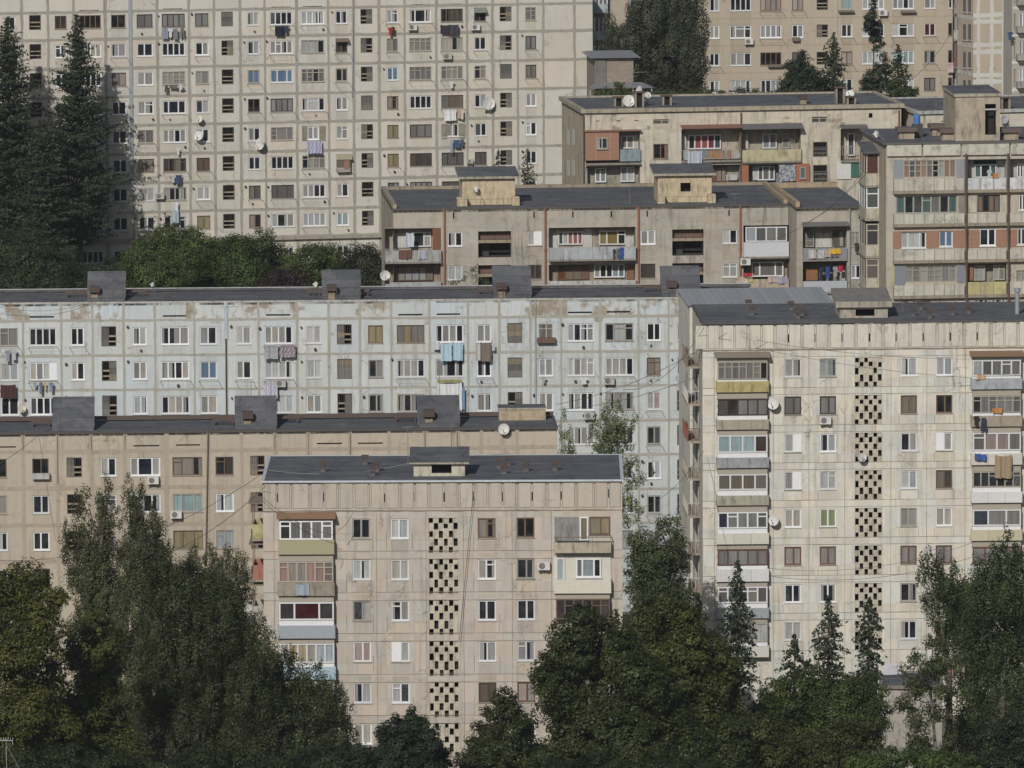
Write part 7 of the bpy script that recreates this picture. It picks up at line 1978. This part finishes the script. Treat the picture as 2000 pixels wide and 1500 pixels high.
# blue tank on the roof of the loggia block
u, y = E.rp(1780, 262, E.H)
e = placed(E, 'water_tank', 'bright blue water tank on the roof of the bricked loggia block', 'water tank', u, 5.2, E.H + 1.1)
g = MB(); R = .28
for k in range(14):
    a0, a1 = 2 * math.pi * k / 14, 2 * math.pi * (k + 1) / 14
    for r0, r1, za, zb in ((R, R, 0, .3), (R * 1.05, R * 1.05, .3, .36), (R, R, .36, .62), (R, R * .7, .62, .75)):
        g.face([(r0 * math.cos(a0), r0 * math.sin(a0), za), (r0 * math.cos(a1), r0 * math.sin(a1), za), (r1 * math.cos(a1), r1 * math.sin(a1), zb), (r1 * math.cos(a0), r1 * math.sin(a0), zb)], 0, (0.055, 0.17, 0.42))
    g.face([(0, 0, .75), (.7 * R * math.cos(a0), .7 * R * math.sin(a0), .75), (.7 * R * math.cos(a1), .7 * R * math.sin(a1), .75)], 0, (0.055, 0.17, 0.42))
g.build('tank_body', M['paint'], e)
g = MB(); g.tube((0, 0, .75), (0, 0, .84), .10, None, 10, 0, (0.05, .14, .36)); g.tube((R, 0, .1), (R + .15, 0, .1), .03, None, 6, 0, (.3, .3, .3)); g.build('tank_lid', M['paint'], e)
# chimney flue
u, y = G.rp(1985, 612, G.H)
e = placed(G, 'flue_pipe', 'grey metal flue pipe on the right end of the cream block roof', 'flue', u, 4, G.H)
g = MB(); g.tube((0, 0, 0), (0, 0, 1.7), .17, None, 12, 0, (0.26, 0.29, 0.31)); g.build('flue_body', M['metal'], e)
g = MB(); g.tube((0, 0, 1.7), (0, 0, 2.0), .25, None, 12, 0, (0.26, 0.29, 0.31)); g.build('flue_cap', M['metal'], e)

# ------------------------------------------------------------------ washing
NV, WH, GR, LB, JN = (0.018, 0.021, 0.035), (0.56, 0.57, 0.60), (0.24, 0.25, 0.26), (0.36, 0.50, 0.60), (0.055, 0.085, 0.16)
cloth(A, 316, 328, 54, 76, (.22, .25, .30), 'grey-blue garment, first of the washing under the dark-framed top window')
cloth(A, 328, 338, 55, 73, WH, 'white garment between two grey ones under the dark-framed top window', 'shirt')
cloth(A, 338, 347, 55, 77, (.17, .17, .18), 'dark grey garment right of the white one under the dark-framed top window')
cloth(A, 351, 361, 54, 74, (.15, .15, .17), 'dark pair of trousers at the end of the top washing line', 'pants')
cloth(A, 537, 555, 49, 70, NV, 'navy garment under the second wide window of the top row')
cloth(A, 554, 565, 49, 65, (.03, .05, .09), 'dark blue shirt beside the navy garment in the top row', 'shirt')
cloth(A, 758, 767, 53, 70, (.34, .025, .03), 'bright red shirt hanging in the top row', 'shirt')
cloth(A, 765, 771, 52, 66, (.03, .03, .035), 'black garment partly behind the red shirt')
cloth(A, 860, 880, 48, 66, (.035, .035, .045), 'left half of the dark laundry bundle in the top row')
cloth(A, 878, 896, 48, 68, (.05, .05, .065), 'right half of the dark laundry bundle in the top row')
cloth(A, 321, 329, 166, 181, (.07, .07, .065), 'dark trousers on the third-row line by the conifer tip', 'pants')
cloth(A, 331, 346, 165, 173, (.12, .12, .11), 'row of small dark clothes on the third-row line')
cloth(A, 350, 357, 165, 175, (.45, .52, .55), 'pale blue cloth at the end of the third-row line')
cloth(A, 344, 352, 289, 302, WH, 'white cloth under the fifth-row window beside two vent holes', 'shirt')
cloth(A, 333, 343, 342, 357, (.42, .45, .50), 'pale shirt on the line right of the conifer shadow', 'shirt')
cloth(A, 343, 355, 341, 360, (.05, .07, .13), 'navy garment on the line right of the conifer shadow')
cloth(A, 336, 348, 394, 412, (.58, .59, .60), 'white upper towel hanging above the leafy trees')
cloth(A, 335, 349, 410, 436, (.30, .42, .58), 'blue, yellow and white towel hanging above the rounded green tree', pat=(4, (.45, .42, .12)))
cloth(A, 388, 396, 229, 241, (.5, .53, .52), 'pale cloth drying above the dish by the conifer shadow')
cloth(A, 599, 629, 275, 300, (.30, .31, .47), 'big lilac-blue patterned sheet under the shuttered window', pat=(3, (.46, .47, .55)))
cloth(A, 868, 891, 213, 236, (.66, .67, .68), 'large white sheet on the grid slab')
cloth(A, 893, 899, 214, 231, (.42, .30, .21), 'narrow beige towel beside the large white sheet')
cloth(A, 900, 905, 213, 233, (.50, .46, .40), 'narrow cream towel at the right of the large white sheet')
cloth(A, 877, 887, 158, 172, (.60, .60, .60), 'white shirt on the third-row line above the large sheet', 'shirt')
cloth(A, 879, 886, 274, 299, (.26, .32, .42), 'faded blue jeans under the narrow shuttered window', 'pants')
cloth(A, 886, 898, 273, 289, JN, 'dark blue jeans folded over the line beside the faded pair')
cloth(A, 898, 907, 272, 286, (.07, .09, .14), 'navy shirt at the right end of the jeans line', 'shirt')
cloth(A, 279, 292, 444, 452, (.5, .5, .5), 'pale clothes on the lowest visible line by the rounded tree')
cloth(B, 516, 543, 672, 701, (.32, .34, .35), 'grey blanket airing on the blue slab')
cloth(B, 546, 577, 672, 698, (.36, .30, .30), 'red, white and blue patterned quilt beside the grey blanket', pat=(3, (.12, .12, .20)))
cloth(B, 846, 860, 667, 683, (.50, .50, .53), 'small white cloth left of the two sky-blue towels')
cloth(B, 861, 882, 669, 705, LB, 'left of the two sky-blue towels')
cloth(B, 884, 904, 667, 704, LB, 'right of the two sky-blue towels')
cloth(B, 929, 939, 669, 704, (.44, .42, .41), 'narrow pale towel beside the brown blanket')
cloth(B, 938, 960, 668, 706, (.17, .145, .125), 'brown blanket hanging over the window of the blue slab')
cloth(B, 961, 967, 671, 685, (.38, .43, .46), 'small grey-blue cloth at the right of the brown blanket')
cloth(B, 854, 902, 741, 748, (.25, .25, .13), 'rolled olive rug on the line under the sky-blue towels')
cloth(B, 853, 902, 748, 802, (.60, .61, .62), 'big white sheet behind the right roof hatch of the beige slab')
cloth(B, 902, 908, 755, 800, (.16, .24, .38), 'narrow blue towel right of the big white sheet')
cloth(B, 516, 542, 742, 778, (.46, .45, .50), 'white lace curtain hung above the middle roof hatch', pat=(4, (.33, .33, .42)))
cloth(B, 8, 22, 683, 706, (.26, .28, .32), 'grey garment under the leftmost window of the blue slab', 'shirt')
cloth(B, 20, 34, 682, 703, (.42, .44, .47), 'pale garment under the leftmost window of the blue slab', 'shirt')
cloth(B, 1, 31, 751, 778, (.07, .035, .035), 'dark red rug hung at the left edge of the blue slab')
cloth(B, 76, 84, 746, 769, (.14, .16, .27), 'navy cloth left of the little yellow one', 'shirt')
cloth(B, 86, 90, 746, 762, (.52, .40, .06), 'little yellow cloth on the left of the blue slab', 'shirt')
cloth(B, 95, 105, 746, 766, (.22, .24, .36), 'blue-grey shirt right of the little yellow cloth', 'shirt')
cloth(B, 65, 71, 746, 757, (.30, .36, .36), 'pale green sock-sized cloth left of the navy one')
cloth(B, 1131, 1149, 737, 750, (.60, .61, .62), 'white washing on the right half of the blue slab', 'shirt')
cloth(B, 1056, 1067, 736, 748, (.36, .36, .36), 'grey washing beside the long vertical pipe of the blue slab', 'shirt')
cloth(D, 779, 805, 488, 506, (.14, .075, .062), 'brown carpet over the balcony rail of the brown block', off=.60)
cloth(D, 817, 834, 487, 506, (.22, .24, .33), 'blue and white patterned cloth on the same rail as the brown carpet', off=.62, pat=(2, (.50, .50, .53)))
cloth(D, 793, 808, 454, 482, (.45, .47, .55), 'pale lilac sheet inside the first balcony of the brown block', off=.1)
cloth(D, 1196, 1203, 486, 505, (.05, .05, .06), 'black garment on the double balcony', off=.62, shape='shirt')
cloth(D, 1203, 1211, 485, 505, (.12, .12, .13), 'dark grey trousers on the double balcony', 'pants', off=.62)
cloth(D, 1211, 1218, 483, 506, (.035, .075, .26), 'royal blue towel on the double balcony', off=.62)
cloth(D, 1453, 1470, 533, 540, (.38, .035, .05), 'crimson bundle above the rust-stained dish', off=.55)
cloth(D, 1464, 1471, 545, 551, (.50, .45, .12), 'yellow scrap beside the rust-stained dish', off=.5)
cloth(D, 1500, 1520, 541, 552, (.44, .34, .34), 'pinkish washing on the lowest right balcony of the brown block', off=.5)
cloth(D, 1520, 1538, 539, 554, (.36, .34, .38), 'mixed pale washing at the end of the lowest right balcony', off=.5, pat=(3, (.15, .2, .35)))
cloth(D2, 1579, 1594, 487, 505, (.46, .43, .41), 'cream towel on the line above the blue and red washing', off=.35, skew=.06)
cloth(D2, 1595, 1610, 487, 505, (.44, .44, .46), 'grey-white towel beside the cream one', off=.35, skew=.06)
cloth(D2, 1611, 1622, 487, 502, (.46, .37, .26), 'beige towel left of the golden yellow one', off=.35, skew=.1)
cloth(D2, 1620, 1641, 485, 496, (.60, .38, .045), 'golden yellow towel drying on the balcony', off=.36, skew=.1)
cloth(D2, 1622, 1638, 494, 503, (.17, .13, .14), 'dark patterned cloth under the golden yellow towel', off=.33)
cloth(D2, 1598, 1609, 522, 548, (.03, .035, .05), 'black dress inside the lower balcony', off=-.4, shape='shirt')
cloth(D2, 1612, 1621, 519, 543, (.035, .06, .22), 'deep blue shirt inside the lower balcony', off=-.4)
cloth(D2, 1626, 1637, 520, 540, (.30, .30, .32), 'grey shirt inside the lower balcony', off=-.4, shape='shirt')
cloth(D2, 1638, 1646, 518, 531, (.42, .03, .06), 'small bright red cloth inside the lower balcony', off=-.3)
cloth(D2, 1668, 1678, 474, 492, (.05, .05, .055), 'black garment outside the small window by the grey pipe', off=.4, shape='shirt')
cloth(U, 1343, 1357, 294, 322, (.40, .44, .46), 'long pale grey towel on the balcony with red curtains', off=.55)
cloth(U, 1357, 1371, 294, 324, (.44, .46, .55), 'white and lilac sheet on the balcony with red curtains', off=.55, pat=(4, (.33, .35, .48)))
cloth(U, 1335, 1343, 293, 313, (.30, .32, .34), 'grey garment at the left end of the balcony with red curtains', off=.5)
cloth(U, 1371, 1378, 294, 308, (.16, .20, .26), 'dark blue-grey cloth right of the white and lilac sheet', off=.5)
cloth(G, 1943, 1976, 888, 934, (.30, .23, .15), 'large brown blanket hung from a balcony of the cream block', off=.95)
cloth(G, 1904, 1914, 885, 899, (.06, .09, .22), 'blue towel left of the royal blue one on the white balcony', off=.85)
cloth(G, 1914, 1927, 887, 900, (.05, .11, .34), 'royal blue towel on the white balcony of the cream block', off=.85)
cloth(G, 1901, 1913, 812, 831, (.035, .03, .03), 'black garment hanging from the cluttered balcony', off=.9, shape='shirt')
cloth(G, 1914, 1929, 816, 843, (.04, .05, .09), 'navy trousers hanging from the cluttered balcony', 'pants', off=.9)
cloth(G, 1938, 1957, 797, 807, (.46, .22, .075), 'orange blanket heaped on the cluttered balcony', off=.75)
cloth(G, 1907, 1924, 731, 741, (.50, .34, .22), 'salmon cloth over the rail of the top right balcony', off=.75)
cloth(F, 578, 604, 1140, 1163, (.30, .35, .41), 'blue-grey cloth hung over the second balcony of the front block', off=.75)
cloth(F, 556, 642, 1134, 1142, (.36, .17, .09), 'long orange rug along the rail of the second balcony', off=.55)
cloth(E, 1938, 1950, 338, 348, (.44, .20, .06), 'orange cloth on the white balcony of the loggia block', off=.4)
cloth(E, 1927, 1938, 332, 345, (.40, .44, .47), 'pale garment beside the orange cloth', off=.4, shape='shirt')
cloth(H, 1850, 1862, 122, 142, (.48, .38, .40), 'pink washing at the right end of the beige tower', off=.5)
cloth(J, 1967, 1979, 62, 78, (.05, .08, .17), 'dark blue garment by the top right edge', off=.8, shape='shirt')

# ------------------------------------------------------------------ overhead cables
cable((1500, 668, 545), (1090, 800, 566), 1.0, 'thin cable from the cream block corner down past the blue slab, upper strand')
cable((1420, 650, 545), (1085, 790, 566), .8, 'thin cable from the cream block corner down past the blue slab, lower strand')
cable((505, 930, 499), (0, 1095, 520), 1.6, 'cable sagging from the front block corner across the beige slab')
cable((520, 948, 499), (225, 1105, 525), 1.2, 'second cable fanning from the front block corner towards the poplars')
cable((500, 960, 499), (650, 1045, 498), .5, 'short cable across the top left balcony of the front block')
cable((660, 1035, 498), (690, 1000, 499), .25, 'short loop of cable beside the top left balcony')
cable((505, 915, 502), (797, 905, 506), .55, 'pale cable across the front block roof', c=(.30, .30, .30))
cable((924, 965, 499.6), (897, 1250, 499.6), .02, 'dark cable hanging down the front block beside the pierced screens', r=.02)
cable((1765, 165, 640), (1860, 60, 700), .6, 'thin cable rising over the right part of the beige tower', r=.02)
cable((1505, 470, 600), (1700, 330, 584), .8, 'cable crossing the gap beside the brown block')
cable((1640, 590, 556), (1480, 610, 552), .5, 'cable along the sheet-metal roof', c=(.2, .2, .2))
cable((0, 905, 545), (75, 850, 556), .1, 'short cable up the left of the beige slab')
cable((1710, 300, 584), (1560, 440, 612), 1.0, 'cable from the bay windows to the cluttered balcony')
cable((1375, 640, 545), (1216, 760, 560), 1.4, 'sagging cable from the cream block corner into the pale poplars')
cable((1990, 700, 544), (1480, 665, 545), .5, 'cable strung along the top of the cream block facade', r=.014)
cable((1900, 1060, 545), (1500, 1110, 545), .9, 'cable across the cream block above the spruces', r=.014)
cable((440, 600, 595), (770, 505, 616), .9, 'cable from the blue slab roof to the brown block corner', r=.014)
cable((1215, 1000, 499), (1375, 880, 545), 1.1, 'cable between the front block and the tall cream block')
cable((0, 600, 595), (180, 590, 596), .5, 'cable drooping across the top left panels of the blue slab', r=.014)
cable((1045, 600, 595), (1045, 900, 595.6), .02, 'thin cable beside the vertical pipe of the blue slab', r=.014)
